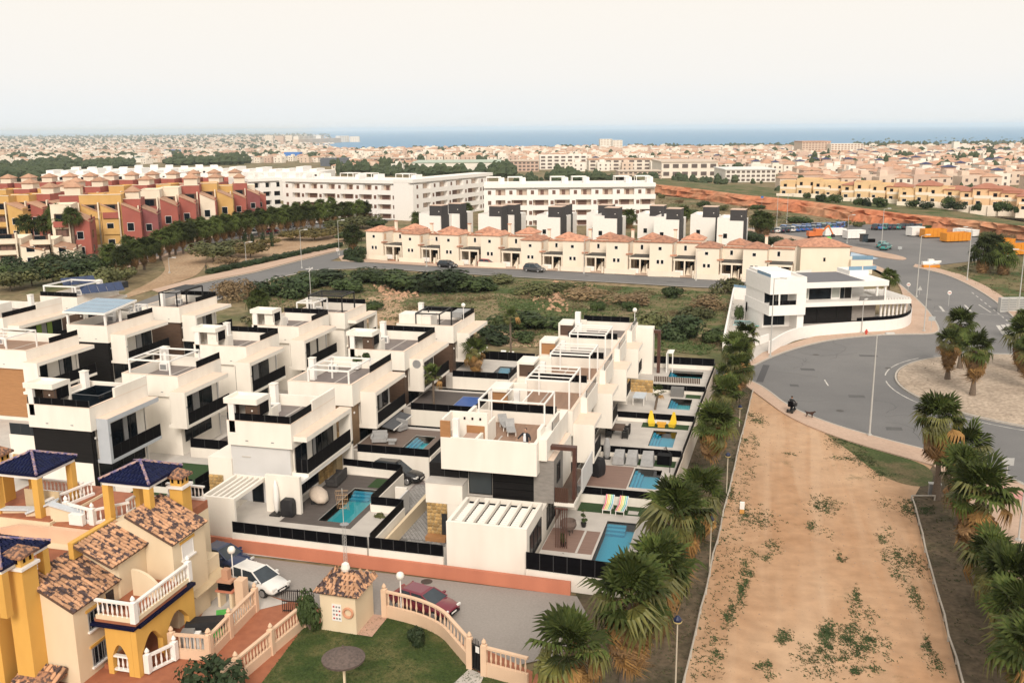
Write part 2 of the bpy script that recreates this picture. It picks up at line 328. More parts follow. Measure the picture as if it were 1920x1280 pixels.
def smoothp(p, k=2):                        # rounds an open chain (Chaikin)
    for _ in range(k):
        o = [p[0]]
        for a, b in zip(p, p[1:]): o += [(a[0]*.75+b[0]*.25, a[1]*.75+b[1]*.25), (a[0]*.25+b[0]*.75, a[1]*.25+b[1]*.75)]
        p = o+[p[-1]]
    return p
def sheet(name, poly, z, m): return struct(MB().sheet(poly, z).build(name, m))
def slab(name, poly, z0, z1, m): return struct(MB().prism(poly, z0, z1).build(name, m))
# --- right side: dirt strip, roundabout, pavements
curbA = smoothp([(1385, 702), (1400, 712), (1432, 726), (1480, 765), (1560, 797), (1640, 820), (1745, 847), (1830, 868), (1900, 900), (1990, 950), (2080, 1010)])
curbB = smoothp([(1406, 690), (1450, 668), (1500, 651), (1560, 637), (1640, 629), (1700, 627), (1752, 627), (1764, 618), (1738, 580), (1714, 557), (1690, 536), (1660, 514), (1620, 497)])
curbC = smoothp([(1712, 501), (1770, 514), (1812, 532), (1852, 555), (1882, 578), (1907, 602), (1935, 635), (2000, 690)])
lf = lambda v: 15.67+.044*v
rf = lambda v: 28.73+.041*v
sheet('planting_soil', [(4.5, -46), (4.5, -10.5), (8.3, -9), (8.3, -.6), (12.0, -.6), (14.3, 53), (18.1, 53), (lf(-46), -46)], .004, SOILD)
gA = gp(curbA); inner = smoothp([(1387, 716), (1425, 744), (1480, 785), (1560, 818), (1640, 843), (1745, 872), (1800, 892)]); gi = gp(inner)
sheet('dirt_path', [(lf(-46), -46), (rf(-46), -46), (rf(19.5), 19.5)]+[gp([(1760, 930)])[0]]+gi[::-1]+[(lf(50), 50)], .008, DIRT)
sheet('weed_patch', gp(smoothp([(1545, 812), (1600, 850), (1640, 885), (1690, 908), (1745, 914), (1752, 880), (1700, 858), (1620, 836), (1545, 812)])), .014, GRASSM)
pv_in = smoothp([(1748, 873), (1790, 905), (1840, 985), (1878, 1080), (1905, 1180), (1930, 1290)])
sheet('planting_strip', [(rf(-46), -46), (rf(19.5), 19.5)]+gp([(1710, 938), (1748, 873)])+gp(pv_in)+[(38, -46)], .012, SOILD)
slab('pavement', gA+gp([(2080, 1010)])+gp([(2200, 1300), (1935, 1310)])+gp(pv_in)[::-1]+gi[:-8][::-1], -.05, .12, PAVE)
sheet('pavement_band', gp([(1868, 908), (1925, 925), (1935, 945), (1880, 925)], .12), .125, mat('pink_blister_paving', (.52, .26, .24), (.46, .22, .2), .85, 3))
asph = gp(curbA)+gp([(2300, 1100), (2300, 640), (2000, 690)])+gp(curbC)[::-1]+gp([(1760, 497), (1830, 489), (1880, 486), (1960, 470), (1960, 440), (1850, 428), (1740, 423), (1640, 421), (1560, 423), (1470, 428), (1390, 427), (1392, 440)])+gp([(1480, 464), (1560, 482)])+gp(curbB)[::-1]
sheet('roundabout_road', asph, .010, ASPH)
slab('pavement', gp(curbB)+gp([(1622, 490), (1665, 508), (1688, 540), (1698, 570), (1700, 590), (1650, 606), (1560, 622), (1500, 640), (1430, 662), (1395, 688)]), -.05, .12, PAVE)
slab('pavement', gp(curbC)+gp([(2010, 680), (1950, 618), (1915, 585), (1885, 560), (1850, 538), (1800, 515), (1750, 502), (1716, 496)]), -.05, .12, PAVE)
slab('pavement', gp(smoothp([(1396, 428), (1560, 455), (1640, 470), (1704, 484), (1692, 489), (1640, 481), (1550, 464), (1394, 435)])), -.05, .12, PAVE)
# kerb stones along the road edge
def kerb(chain, off=.18):
    g = [Vector((*p, 0)) for p in gp(chain)]; m = MB()
    for a, b in zip(g, g[1:]):
        if (b-a).length > .05: m.beam((a.x, a.y, .065), (b.x, b.y, .065), off, .15)
    struct(m.build('kerb', KERB))
for c in (curbA, curbB, curbC): kerb(c)
# roundabout island: a disc of sand with a kerb
IC = Vector((0, 0, 0)); pts = [G(*p, 0) for p in [(1685, 705), (1700, 738), (1760, 765), (1850, 785), (1920, 797), (1740, 682), (1850, 664)]]
import itertools
def circ(P):                                # least squares circle
    A = [[0]*3 for _ in range(3)]; bb = [0]*3
    for p in P:
        r = (p.x, p.y, 1); q = p.x**2+p.y**2
        for i in range(3):
            bb[i] += r[i]*q
            for j in range(3): A[i][j] += r[i]*r[j]
    s = Matrix(A).inverted() @ Vector(bb); c = Vector((s[0]/2, s[1]/2, 0)); return c, math.sqrt(s[2]+c.x**2+c.y**2)
IC, IR = circ(pts)
def island():
    n = 64; m = MB(); vs = []; fs = []; rr = [0, .25, .5, .75, .92, 1.0]
    for k, r in enumerate(rr):
        for i in range(n):
            a = 2*math.pi*i/n; vs.append((IC.x+IR*r*math.cos(a), IC.y+IR*r*math.sin(a), .16+.45*(1-r*r)+random.uniform(-.03, .03)*(r < .95)))
    for j in range(len(rr)-1):
        for i in range(n): fs.append((j*n+i, (j+1)*n+i, (j+1)*n+(i+1) % n, j*n+(i+1) % n))
    m.add(vs, fs); struct(m.build('roundabout_island', SANDM, smooth=True))
    q = MB()
    for i in range(n):
        a = 2*math.pi*i/n; b = 2*math.pi*(i+1)/n
        q.beam((IC.x+IR*1.01*math.cos(a), IC.y+IR*1.01*math.sin(a), .08), (IC.x+IR*1.01*math.cos(b), IC.y+IR*1.01*math.sin(b), .08), .2, .18)
    struct(q.build('island_kerb', KERB))
    l = MB()
    for i in range(n*2):
        a = math.pi*i/n; b = math.pi*(i+1)/n; R0, R1 = IR+1.15, IR+1.28
        if i % 16 < 13: l.add([(IC.x+R0*math.cos(a), IC.y+R0*math.sin(a), .016), (IC.x+R1*math.cos(a), IC.y+R1*math.sin(a), .016), (IC.x+R1*math.cos(b), IC.y+R1*math.sin(b), .016), (IC.x+R0*math.cos(b), IC.y+R0*math.sin(b), .016)], [(0, 1, 2, 3)])
    struct(l.build('road_marking', LINE))
island()
def line(pts, wd=.12, m=None, z=.016, name='road_marking'):
    g = [G(*p, 0) for p in pts]; q = MB()
    for a, b in zip(g, g[1:]):
        d = (b-a).normalized(); n_ = Vector((-d.y, d.x, 0))*wd/2
        q.add([(a-n_).to_2d().to_3d()+Vector((0, 0, z)), (b-n_).to_2d().to_3d()+Vector((0, 0, z)), (b+n_).to_2d().to_3d()+Vector((0, 0, z)), (a+n_).to_2d().to_3d()+Vector((0, 0, z))], [(0, 1, 2, 3)])
    struct(q.build(name, m or LINE))
line([(1437, 684), (1424, 716)], .75, mat('asphalt_patch', (.07, .07, .075), None, .85, 3), .013, 'asphalt_patch')
line([(1546, 712), (1553, 723)], .14); line([(1752, 583), (1890, 592)], .12); line([(1835, 571), (1858, 586)], .16); line([(1762, 574), (1770, 584)], .35); line([(1809, 572), (1820, 583)], .3)
for i in range(9): line([(1822+i*8, 548+i*6.4), (1826+i*8, 551+i*6.4)], .16)
for i in range(5): line([(1871+i*9, 610-i*1.2), (1883+i*9, 627-i*1.2)], .5)
sheet('weed_patch', gp([(1770, 508), (1815, 524), (1855, 545), (1888, 566), (1925, 595), (2050, 640), (2100, 480), (1960, 440), (1900, 470), (1830, 492)]), .008, GRASSM)
# --- town streets behind the villas
up = [(620, 489), (718, 494), (839, 501), (1036, 508), (1260, 520), (1427, 527), (1560, 534)]; dn = [(1560, 552), (1427, 543), (1305, 539), (1025, 523), (839, 512), (692, 503), (600, 506), (520, 521), (466, 541), (380, 573), (240, 610)]
sheet('street', gp(up)+gp(dn)+gp([(235, 575), (300, 551), (380, 531), (480, 511), (560, 490), (640, 470), (660, 462), (668, 470)]), .006, ASPH)
line([(641, 490)]+up[1:], .3, KERB, .10, 'kerb'); line(dn[:7], .3, KERB, .10, 'kerb'); line(dn[6:], .5, KERB, .1, 'kerb'); line([(300, 551), (380, 531), (480, 511), (560, 490), (640, 470)], .4, KERB, .1, 'kerb')
slab('pavement', gp([(640, 489), (718, 494), (839, 501), (1036, 508), (1260, 520), (1427, 527), (1427, 521), (1260, 514), (1036, 502), (839, 496), (718, 489), (650, 478), (635, 482)]), -.05, .12, PAVE)
slab('pavement', gp([(300, 549), (380, 529), (480, 509), (560, 488), (640, 468), (625, 462), (555, 481), (470, 500), (370, 521), (285, 544)]), -.05, .10, PAVE)
sheet('sand_path', gp(smoothp([(225, 556), (285, 528), (312, 508), (305, 490), (300, 478), (330, 470), (385, 474), (388, 490), (378, 508), (362, 520), (310, 536), (240, 558)])), .008, SANDO)
sheet('avenue', gp([(230, 492), (320, 465), (402, 446), (507, 427), (629, 414), (760, 404), (760, 410), (638, 425), (526, 437), (470, 443), (400, 457), (320, 474), (230, 502)]), .006, ASPH)
line([(230, 490), (320, 463), (402, 444), (507, 425), (629, 412)], 1.6, PAVE, .05, 'pavement'); line([(230, 504), (320, 476), (400, 459), (470, 445), (526, 439), (638, 427)], 1.6, PAVE, .05, 'pavement')
sheet('park_soil', gp([(410, 460), (470, 452), (530, 442), (640, 436), (655, 455), (560, 480), (470, 500), (400, 512), (385, 490)]), .005, SANDO)
sheet('sand_clearing', gp(smoothp([(640, 575), (690, 556), (760, 550), (770, 560), (740, 572), (800, 580), (900, 600), (960, 625), (1020, 640), (1010, 652), (930, 648), (880, 640), (800, 628), (740, 618), (690, 606), (640, 590)])), .006, SANDO)
sheet('weed_patch', gp(smoothp([(930, 560), (1010, 560), (1100, 580), (1230, 610), (1340, 640), (1330, 668), (1240, 655), (1090, 620), (1000, 628), (950, 600)])), .008, GRASSM)
sheet('weed_patch', gp(smoothp([(560, 508), (700, 506), (840, 516), (1020, 528), (1290, 545), (1380, 550), (1370, 575), (1200, 565), (1000, 552), (880, 548), (760, 545), (620, 545), (540, 530)])), .010, GRASSM)
sheet('weed_patch', gp(smoothp([(1210, 560), (1300, 575), (1368, 580), (1350, 640), (1300, 620), (1230, 600)])), .012, GRASSM)
sheet('back_street', [(-95, 52.0), (13.5, 50.9), (21, 51.5), (24, 54), (24, 57.5), (13, 56.5), (-95, 58)], .006, ASPH)
sheet('pink_pavement', [(-12, 50.1), (13.6, 49.6), (13.6, 51.0), (-12, 51.6)], .014, PAVE)
# --- front street, compound and plots
sheet('front_street', [(-60, -.45), (8.4, -.95), (9.4, -3), (8.8, -7.5), (6, -9.6), (-60, -10)], .006, ASPHL)
sheet('plot_paving', [(-95, -.5), (12.2, -.5), (13.9, 50), (-95, 50)], .003, PALE)
sheet('soil_edge', [(7.9, -.9), (9, -1), (9.4, -3), (8.9, -7), (8.2, -9.6), (9.9, -9.6), (11.5, -.6)], .009, SOILD)
# red earth cutting
def cutting():
    lo = [(1225, 362), (1300, 372), (1400, 388), (1500, 400), (1600, 416), (1700, 428), (1800, 438), (1920, 452), (2100, 474)]; hi = [(1225, 345), (1300, 353), (1400, 366), (1500, 375), (1600, 388), (1700, 401), (1800, 410), (1920, 424), (2100, 446)]
    def dense(l):
        o = []
        for a, b in zip(l, l[1:]): o += [(a[0]+(b[0]-a[0])*i/8, a[1]+(b[1]-a[1])*i/8) for i in range(8)]
        return o+[l[-1]]
    lo, hi = dense(lo), dense(hi); n = len(lo); vs = []; fs = []; rnd = random.Random(3)
    for k, (f, z) in enumerate(((0, -.1), (.1, .5), (.32, 2.0), (.42, 2.15), (.5, 2.3), (.62, 3.1), (1, 3.5))):
        for a, b in zip(lo, hi):
            A = G(*a, 0); B = G(*b, 3.5); p = A.lerp(B, f) + Vector((rnd.uniform(-1, 1), rnd.uniform(-1, 1), 0))*(.9 if 0 < f < 1 else 0)
            vs.append((p.x, p.y, z+rnd.uniform(-.25, .25)*(0 < f < 1)))
    R = 7
    # plateau behind the crest, falling back to the terrain
    for ext, zz in ((90, 2.6), (260, None)):
        for b in hi:
            B = G(*b, 3.5); q = B+F2*ext; vs.append((q.x, q.y, zz if zz is not None else TZ(q.x, q.y)-.3))
        R += 1
    for j in range(6):
        for i in range(n-1): fs.append((j*n+i, j*n+i+1, (j+1)*n+i+1, (j+1)*n+i))
    struct(MB().add(vs[:7*n], fs).build('red_earth_bank', REDC))
    fs = []
    for j in range(2):
        for i in range(n-1): fs.append((j*n+i, j*n+i+1, (j+1)*n+i+1, (j+1)*n+i))
    struct(MB().add(vs[6*n:], fs).build('plateau', GRASSM))
cutting()

# repairs, covers and cracks in the asphalt
PATM = soil_mat('repaired_asphalt', [(.09, .09, .092), (.12, .12, .12)], .6, .3, .7, 6, .05, .9, .3)
for k, (a, b, c, d) in enumerate(((1500, 690, 26, 5), (1590, 740, 30, 6), (1610, 665, 34, 4), (1660, 800, 30, 7), (1735, 560, 10, 3), (1800, 600, 14, 3), (1480, 720, 16, 5), (1250, 528, 30, 2), (900, 507, 24, 2), (1540, 470, 14, 2))):
    sheet('asphalt_patch', gp([(a, b), (a+c, b+1), (a+c+3, b+d), (a+2, b+d-1)]), .0135 if k < 7 else .0105, PATM)
for k, (a, b) in enumerate(((1530, 665), (1575, 770), (1665, 690), (1745, 590), (1690, 565), (480, 1033), (800, 1090), (1100, 517), (720, 500))):
    c = G(a, b, 0); struct(MB().lathe((c.x, c.y, .014), [(.36, 0), (.36, .006)], 14).build('manhole_cover', mat('cast_iron', (.06, .055, .05), None, .6, 5)))
_r = random.Random(9); _q = MB()
for k in range(14):
    a, b = _r.choice(((1480, 690), (1550, 740), (1600, 680), (1650, 780), (1560, 660), (1700, 800), (1760, 570))); p = G(a+_r.uniform(-50, 50), b+_r.uniform(-12, 12), 0); t = _r.uniform(0, 6.3)
    for j in range(7):
        q_ = p+Vector((math.cos(t), math.sin(t), 0))*_r.uniform(.5, 1.2); n_ = Vector((-math.sin(t), math.cos(t), 0))*.022; z = Vector((0, 0, .0155)); _q.add([p-n_+z, q_-n_+z, q_+n_+z, p+n_+z], [(0, 1, 2, 3)]); p = q_; t += _r.uniform(-.7, .7)
_q.build('asphalt_cracks', mat('tar_crack', (.055, .055, .055), None, .8, 3), kind='stuff')['label'] = 'tarred cracks in the asphalt of the roads'
# ================================================================ modern villas
STMESH = []
def stones():
    if not STMESH:
        r = random.Random(5)
        for k in range(5):
            n = 6; vs = []; fs = []
            for z, s in ((0, 1.0), (.05, .92), (.075, .6)):
                for i in range(n):
                    a = 2*math.pi*i/n+.3; q = s*(.5+r.uniform(-.1, .06)); vs.append((q*math.cos(a), -z, q*math.sin(a)))
            for j in range(2):
                for i in range(n): fs.append((j*n+i, j*n+(i+1) % n, (j+1)*n+(i+1) % n, (j+1)*n+i))
            fs.append(tuple(range(2*n, 3*n))); STMESH.append(MB().add(vs, fs).mesh('stone', STONE))
    return STMESH
def stone_wall(parent, x0, x1, z0, z1, y, th=.12, size=.3, side='front'):
    # rubble facing: mortar bed and stones set proud of it, each stone a piece
    me = stones(); r = random.Random(int((x0+y)*31)); b = base(parent)
    if side == 'front': bed = box('stone_facing', STONEM, parent, x0, y, z0, x1, y+th, z1)
    else: bed = box('stone_facing', STONEM, parent, y-th, x0, z0, y, x1, z1)
    nz = max(1, round((z1-z0)/size*1.25)); hz = (z1-z0)/nz
    for j in range(nz):
        x = x0
        while x < x1-.06:
            wd = min(size*r.uniform(.7, 1.5), x1-x)
            if x1-(x+wd) < .1: wd = x1-x
            c = (x+wd/2, y, z0+hz*(j+.5)) if side == 'front' else (y, x+wd/2, z0+hz*(j+.5))
            put('stone', r.choice(me), bed, Vector(c)-b, rot=(0, 0, 0 if side == 'front' else math.pi/2), scale=(wd*1.05, 1, hz*1.1)); x += wd
    return bed
def window(parent, x0, x1, z0, z1, y, side='front', mullions=1, frame=BLM, glass=GLS, name='window', curtain=None):
    # frame proud of the wall by 3 cm, pane set back in it
    q = MB(); t = .06; f = lambda a, b, c, d, e0, e1: q.box(a, e0, c, b, e1, d) if side == 'front' else q.box(e0, a, c, e1, b, d)
    s = -1 if side in ('front',) else 1
    e0, e1 = sorted((y+s*.035, y-s*.03))
    f(x0, x1, z0, z0+t, e0, e1); f(x0, x1, z1-t, z1, e0, e1); f(x0, x0+t, z0+t, z1-t, e0, e1); f(x1-t, x1, z0+t, z1-t, e0, e1)
    for i in range(mullions):
        m = x0+(x1-x0)*(i+1)/(mullions+1); f(m-.03, m+.03, z0+t, z1-t, e0, e1)
    w = q.build(name, frame, parent); p = MB()
    if side == 'front': p.box(x0+t, y-.012, z0+t, x1-t, y+.002, z1-t)
    else: p.box(y-.002, x0+t, z0+t, y+.012, x1-t, z1-t)
    p.build('pane', glass, w)
    if curtain:
        c = MB(); m = x0+(x1-x0)*curtain
        if side == 'front': c.box(x0+t, y-.016, z0+t, m, y-.013, z1-t)
        else: c.box(y+.013, x0+t, z0+t, y+.016, m, z1-t)
        c.build('curtain', GREYF, w)
    return w
def pergola(parent, x0, y0, x1, y1, z0, z1, m=WHM, beams=0, t=.12, name='pergola', along='x'):
    q = MB()
    for x in (x0, x1):
        for y in (y0, y1): q.box(x-t/2, y-t/2, z0, x+t/2, y+t/2, z1-t)
    q.box(x0-t/2, y0-t/2, z1-t, x1+t/2, y0+t/2, z1); q.box(x0-t/2, y1-t/2, z1-t, x1+t/2, y1+t/2, z1)
    q.box(x0-t/2, y0+t/2, z1-t, x0+t/2, y1-t/2, z1); q.box(x1-t/2, y0+t/2, z1-t, x1+t/2, y1-t/2, z1)
    p = q.build(name, m, parent)
    for i in range(beams):
        f = (i+1)/(beams+1)
        if along == 'x': y = y0+(y1-y0)*f; box('beam', m, p, x0+t/2, y-.04, z1-t+.02, x1-t/2, y+.04, z1-.02)
        else: x = x0+(x1-x0)*f; box('beam', m, p, x-.04, y0+t/2, z1-t+.02, x+.04, y1-t/2, z1-.02)
    return p
def villa(label, u, v, W=5.3, D=8.0, zt=7.0, zg=.0, clad=None, cladr=None, fm=W_, cheek='front', fy=(.9, 7.6), fx=1.35, tower=True, tm=BRW, chim='bl', deck=DECKG, fence='fr', fh=.55, step=None,
          perg=None, wins=((.25, .4), (.45, .72), (.78, .98)), gf=True, gtall=False, front_win=None, low=5.2, floor2=3.0, group='modern villas of the white estate', dish=False, bright=False):
    t = thing('modern_villa', label, 'villa', (u, v, 0), 0, group)
    X = lambda a: u+a
    Y = lambda a: v+a
    B = lambda n, m, x0, y0, z0, x1, y1, z1, **k: box(n, m, k.pop('p', t), X(x0), Y(y0), z0, X(x1), Y(y1), z1, **k)
    B('wall', W_, -W+.12, .32, zg, -.3, D-.15, low)
    if clad:
        B('cladding', clad, -W+.10, .22, zg+.4, -.28, .32, low-.004); B('cladding', clad, -.3, .32, floor2 if cladr == 'up' else zg+.4, -.2, min(fy[0], 2.4) if fy[0] > .4 else .6, low-.004)
        B('wall_lamp', WHM, -.2, .5, low-.75, -.12, .62, low-.6)
    par = ring(X(-W), Y(0), X(0), Y(D), low, zt).build('parapet', W_, t)
    B('parapet_cap', mat('coping_stone', (.74, .60, .49), (.68, .55, .45), .85, 2), -W-.01, -.01, zt, .01, .2, zt+.03); B('parapet_cap', MATS['coping_stone'], -.2, .21, zt, .01, D+.01, zt+.03); B('parapet_cap', MATS['coping_stone'], -W-.01, .21, zt, -W+.2, D+.01, zt+.03)
    B('roof_deck', deck, -W+.2, .2, low+.02, -.2, D-.2, zt-.85)
    B('deck_joint', PALE, -W*.55, .3, zt-.85, -W*.55+.12, D-.3, zt-.842)
    if step:                                # higher solid parapet from step to the back on the pool side
        B('parapet_step', W_, -.2, step, zt+.03, 0, D, zt+.75)
    # fences on the roof edge
    if 'f' in fence: panels(t, (X(-W+.05), Y(.1)), (X(-.05), Y(.1)), zt+.03, zt+fh, 5)
    if 'r' in fence: panels(t, (X(-.1), Y(.1)), (X(-.1), Y(step or D*.55)), zt+.03, zt+fh, 4)
    if 'R' in fence: panels(t, (X(-.1), Y(D*.45)), (X(-.1), Y(D)), zt+.03, zt+fh, 4)
    if 'b' in fence: panels(t, (X(-W+.05), Y(D-.1)), (X(-.05), Y(D-.1)), zt+.03, zt+fh, 5)
    # cantilevered frame with the balcony
    a, b = fy; q = MB(); z2 = floor2
    q.box(X(-.29), Y(a), z2-.05, X(fx), Y(b), z2+.2); q.box(X(0.005), Y(a), low+.5, X(fx), Y(b), low+.85)
    if cheek == 'front': q.box(X(0.005), Y(a), z2+.2, X(fx), Y(a+.28), low+.5)
    elif cheek == 'far': q.box(X(0.005), Y(b-.3), zg+.6, X(fx), Y(b), low+.5)
    elif cheek == 'wide': q.box(X(-1.2), Y(a), z2+.2, X(fx), Y(a+.28), low+.5)
    fr = q.build('balcony_frame', fm, t)
    B('frame_top', MATS['coping_stone'], 0.01, a+.02, low+.85, fx-.02, b-.02, low+.868, p=fr)
    B('recess_wall', W_ if bright else mat('shaded_paint', (.70, .68, .64), None, .8, 1), -.28, a+.3, z2+.2, -.2, b-.31, low+.48)
    for k, (f0, f1) in enumerate(wins):
        y0 = Y(a+.3+(b-a-.6)*f0); y1 = Y(a+.3+(b-a-.6)*f1); window(t, y0, y1, z2+.25, low+.42, X(-.19), 'right', 1 if f1-f0 > .2 else 0, curtain=.35 if k == 1 else None)
    ya = a+.3 if cheek == 'front' else a+.03
    panels(t, (X(fx-.06), Y(ya)), (X(fx-.06), Y(b-.32 if cheek == 'far' else b-.03)), z2+.2, z2+1.2, 6)
    if cheek != 'front': panels(t, (X(.05), Y(a+.05)), (X(fx-.06), Y(a+.05)), z2+.2, z2+1.2, 2)
    if gf:                                  # glazed ground floor under the frame
        window(t, Y(max(a, .6)+.2), Y(b-.6), zg+1.05, z2-.12, X(-.29), 'right', 3)
    if front_win:
        x0, x1, z0, z1 = front_win; window(t, X(x0), X(x1), z0, z1, Y(.22 if clad else .32), 'front', 0); B('sill', PALE, x0-.05, .1 if clad else .2, z0-.08, x1+.05, .2 if clad else .3, z0-.01)
    if tower:
        x0, y0, x1, y1 = -W-.1, -.05, -W+2.5, 1.9; zr = zt-.85
        tw = MB().box(X(x0), Y(y1-.18), zr, X(x1), Y(y1), zt+1.6).box(X(x0), Y(y0), zt+1.25, X(x1), Y(y1-.18), zt+1.4).box(X(x0), Y(y0), zt+1.4, X(x1), Y(y0+.15), zt+1.65).box(X(x0), Y(y0+.15), zt+1.4, X(x0+.15), Y(y1-.18), zt+1.65).box(X(x1-.15), Y(y0+.15), zt+1.4, X(x1), Y(y1-.18), zt+1.65).build('stair_tower', W_, t)
        B('timber_wall', tm, x1-1.1, y0+.3, zr, x1-.02, y0+.42, zt+1.25, p=tw); B('timber_wall', tm, x0+.02, y0+.35, zr, x0+.15, y1-.2, zt+1.25, p=tw); B('tower_post', W2, x0+.3, y0+.05, zr, x0+.75, y0+.3, zt+1.25, p=tw)
        panels(tw, (X(x1-.08), Y(y0+.3)), (X(x1-.08), Y(y1-.2)), zt+.35, zt+1.2, 2); B('tower_lamp', WHM, x1-.6, y0+.24, zt+.7, x1-.5, y0+.3, zt+.8, p=tw)
        B('low_wall', W_, x1-.12, y1, zr, x1+.02, y1+1.0, zt+.5, p=tw)
    if chim:
        cx = -W+.35 if 'l' in chim else -W*.4; cy = D-.9 if 'b' in chim else D*.45
        c = B('chimney', W2, cx-.25, cy-.25, zt-.85, cx+.25, cy+.25, zt+1.0); B('chimney_cap', W_, cx-.29, cy-.29, zt+1.0, cx+.29, cy+.29, zt+1.07, p=c)
    # roof unit, outlets and a downpipe
    a_ = B('roof_unit', W2, -W+.5, D-2.1, zt-.85, -W+1.3, D-1.7, zt-.2); B('unit_grille', GRM, -W+.6, D-2.115, zt-.75, -W+1.2, D-2.101, zt-.3, p=a_)
    B('downpipe', MATS['pale_grey_render'] if 'pale_grey_render' in MATS else W2, -.3, D-.5, zg+.1, -.2, D-.4, low-.002)
    for q_ in (.32, .72): B('wall_outlet', GRM, -W*q_, -.02, low+.35, -W*q_+.22, -.001, low+.42)
    B('wall_light', GRM, fx+.001, a+.12, low-.5, fx+.04, a+.22, low-.35) if cheek == 'front' else None
    if perg:
        x0, y0, x1, y1, h, m, nb = perg; pergola(t, X(x0), Y(y0), X(x1), Y(y1), zt-.85, zt+h, m, nb)
    return t
def lawn_chair_mesh(): pass
# middle column -------------------------------------------------------------
M1 = villa('cream villa with front pool, grey side wall and timber stair box on its roof', -13.1, 5.5, 5.0, 7.2, fm=W_, cheek='far', fy=(.3, 7.9), fx=1.0, wins=((.02, .27), (.40, .62), (.62, .90)), step=3.4, fence='fr', chim='bl', deck=DECKG, front_win=(-4.05, -3.5, 4.35, 5.1), floor2=3.2, zg=.2, bright=True)
u, v = -13.1, 5.5
box('lower_wall', mat('pale_grey_render', (.60, .60, .60), (.55, .55, .55), .85, .6), M1, u-4.95, v+.25, 1, u-.32, v+.315, 5.19)
box('side_block', W_, M1, -19.9, 5.6, .6, -18.0, 9, 4.1); stone_wall(M1, -19.85, -18.75, .6, 2.8, 5.48)
q = MB(); q.box(-17.15, .35, 0, -14.75, .55, 3.4); q.box(-17.15, .56, 0, -16.97, 4.6, 3.4); q.box(-16.96, 4.45, 3.0, -14.75, 4.6, 3.4); q.box(-14.95, .56, 3.15, -14.75, 4.44, 3.4); pg = q.build('terrace_block', W_, M1)
for i in range(4): box('beam', W_, pg, -16.62+i*.42, .56, 3.16, -16.47+i*.42, 4.44, 3.38)
box('back_panel', MATS['pale_grey_render'], M1, -16.96, 5.62, 1, -14.6, 5.74, 3.0)
window(M1, -16.5, -15.6, 1.0, 2.7, 5.62, 'front', 0)
box('pillar_wall', W_, M1, -14.62, 4.2, .9, -12.0, 4.5, 3.7)
q = MB(); q.box(-13.3, 4.6, 3.0, -12.1, 12.8, 3.18); q.build('awning_rail', W2, M1)
stone_wall(M1, 9.8, 12, 1, 3.1, -13.3, side='right')
box('stone_pier', STONEM, M1, -13.38, 12.0, 1, -12.9, 13.0, 3.0)
M2 = villa('cream villa with tan plaster corner, white roof pergola and a dark awning over its deck', -13.3, 16.3, 5.7, 8.6, clad=BROWNW, cheek='front', fy=(1.5, 8.2), fence='R', fh=.6, perg=(-3.9, .2, -.35, 4.6, 1.1, W2, 2), tower=False, chim='fl', deck=DECKG, wins=((.5, .62), (.64, .98)), bright=True)
aw = MB().add([(-13.1, 19.0, 3.0), (-13.1, 23.3, 3.0), (-11.0, 23.3, 2.55), (-11.0, 19.0, 2.55), (-13.1, 19.0, 3.05), (-13.1, 23.3, 3.05), (-11.0, 23.3, 2.6), (-11.0, 19.0, 2.6)], [(3, 2, 1, 0), (4, 5, 6, 7), (0, 1, 5, 4), (1, 2, 6, 5), (2, 3, 7, 6), (3, 0, 4, 7)]).build('awning', mat('charcoal_canvas', (.07, .075, .085), (.09, .095, .105), .8, 3), M2)
box('awning_bar', WHM, aw, -11.0, 19.0, 2.5, -10.92, 23.3, 2.58)
stone_wall(M2, -15.2, -13.62, .6, 2.9, 16.45)
M3 = villa('cream villa with brown timber corner and blue covered pool beside it', -13.4, 28.2, 5.6, 8.7, clad=BRW, cheek='front', fy=(1.2, 8.8), fence='bR', tower=True, tm=BRW, chim='bl', deck=DECKG, wins=((.05, .1), (.12, .5), (.55, .95)), bright=True)
M4 = villa('cream villa with brown timber corner and thin black roof pergola, farthest of the middle column', -12.6, 40.2, 6.3, 7.6, clad=BRW, cheek='front', fy=(1.2, 8.0), fence='bR', tower=False, chim='bl', deck=DECKG, perg=(-4.2, .3, -1.6, 4.2, 1.2, BLM, 1), bright=True)
box('roof_kitchen', W_, M4, -18.7, 40.5, 6.1, -16.2, 42.4, 8.0); box('spa_cover', GREYF, M4, -14.4, 45.2, 6.9, -12.9, 47.4, 7.5)
pr = box('stair_box', W_, M4, -16.4, 40.6, 6.15, -15.2, 42.6, 7.9)
# left column ---------------------------------------------------------------
L1 = villa('villa with pale grey balcony frame and black front band, behind the blue tiled gazebos', -29.6, 5.7, 5.5, 7.0, clad=DKW, fm=GRYP, cheek='front', fy=(.6, 6.9), fx=1.0, fence='f', step=3.0, chim='bl', deck=DECKG, wins=((.0, .5), (.5, .80)), floor2=2.6, tm=BRW, bright=True)
box('entry_block', W_, L1, -38.2, 6.9, .4, -35.1, 10, 4.0); panels(L1, (-38.1, 7.0), (-35.2, 7.0), 4.0, 4.9, 3, m=mat('blue_black_panel', (.014, .02, .026), None, .4, 2)); box('base_wall', W_, L1, -34.6, 5.9, 0, -29.95, 5.99, 2.6); stone_wall(L1, -38.0, -36.8, .5, 2.4, 6.78)
q = MB().box(-32.6, 7.6, 6.2, -30.2, 7.75, 7.4).box(-32.6, 10.2, 6.2, -30.2, 10.35, 7.4).box(-32.6, 7.76, 6.2, -32.5, 10.19, 7.4).box(-30.3, 7.76, 6.2, -30.2, 10.19, 7.4); q.build('glass_shelter', GLS, L1); box('table_top', WHM, L1, -32.1, 8.4, 6.2, -31.0, 9.6, 6.7)
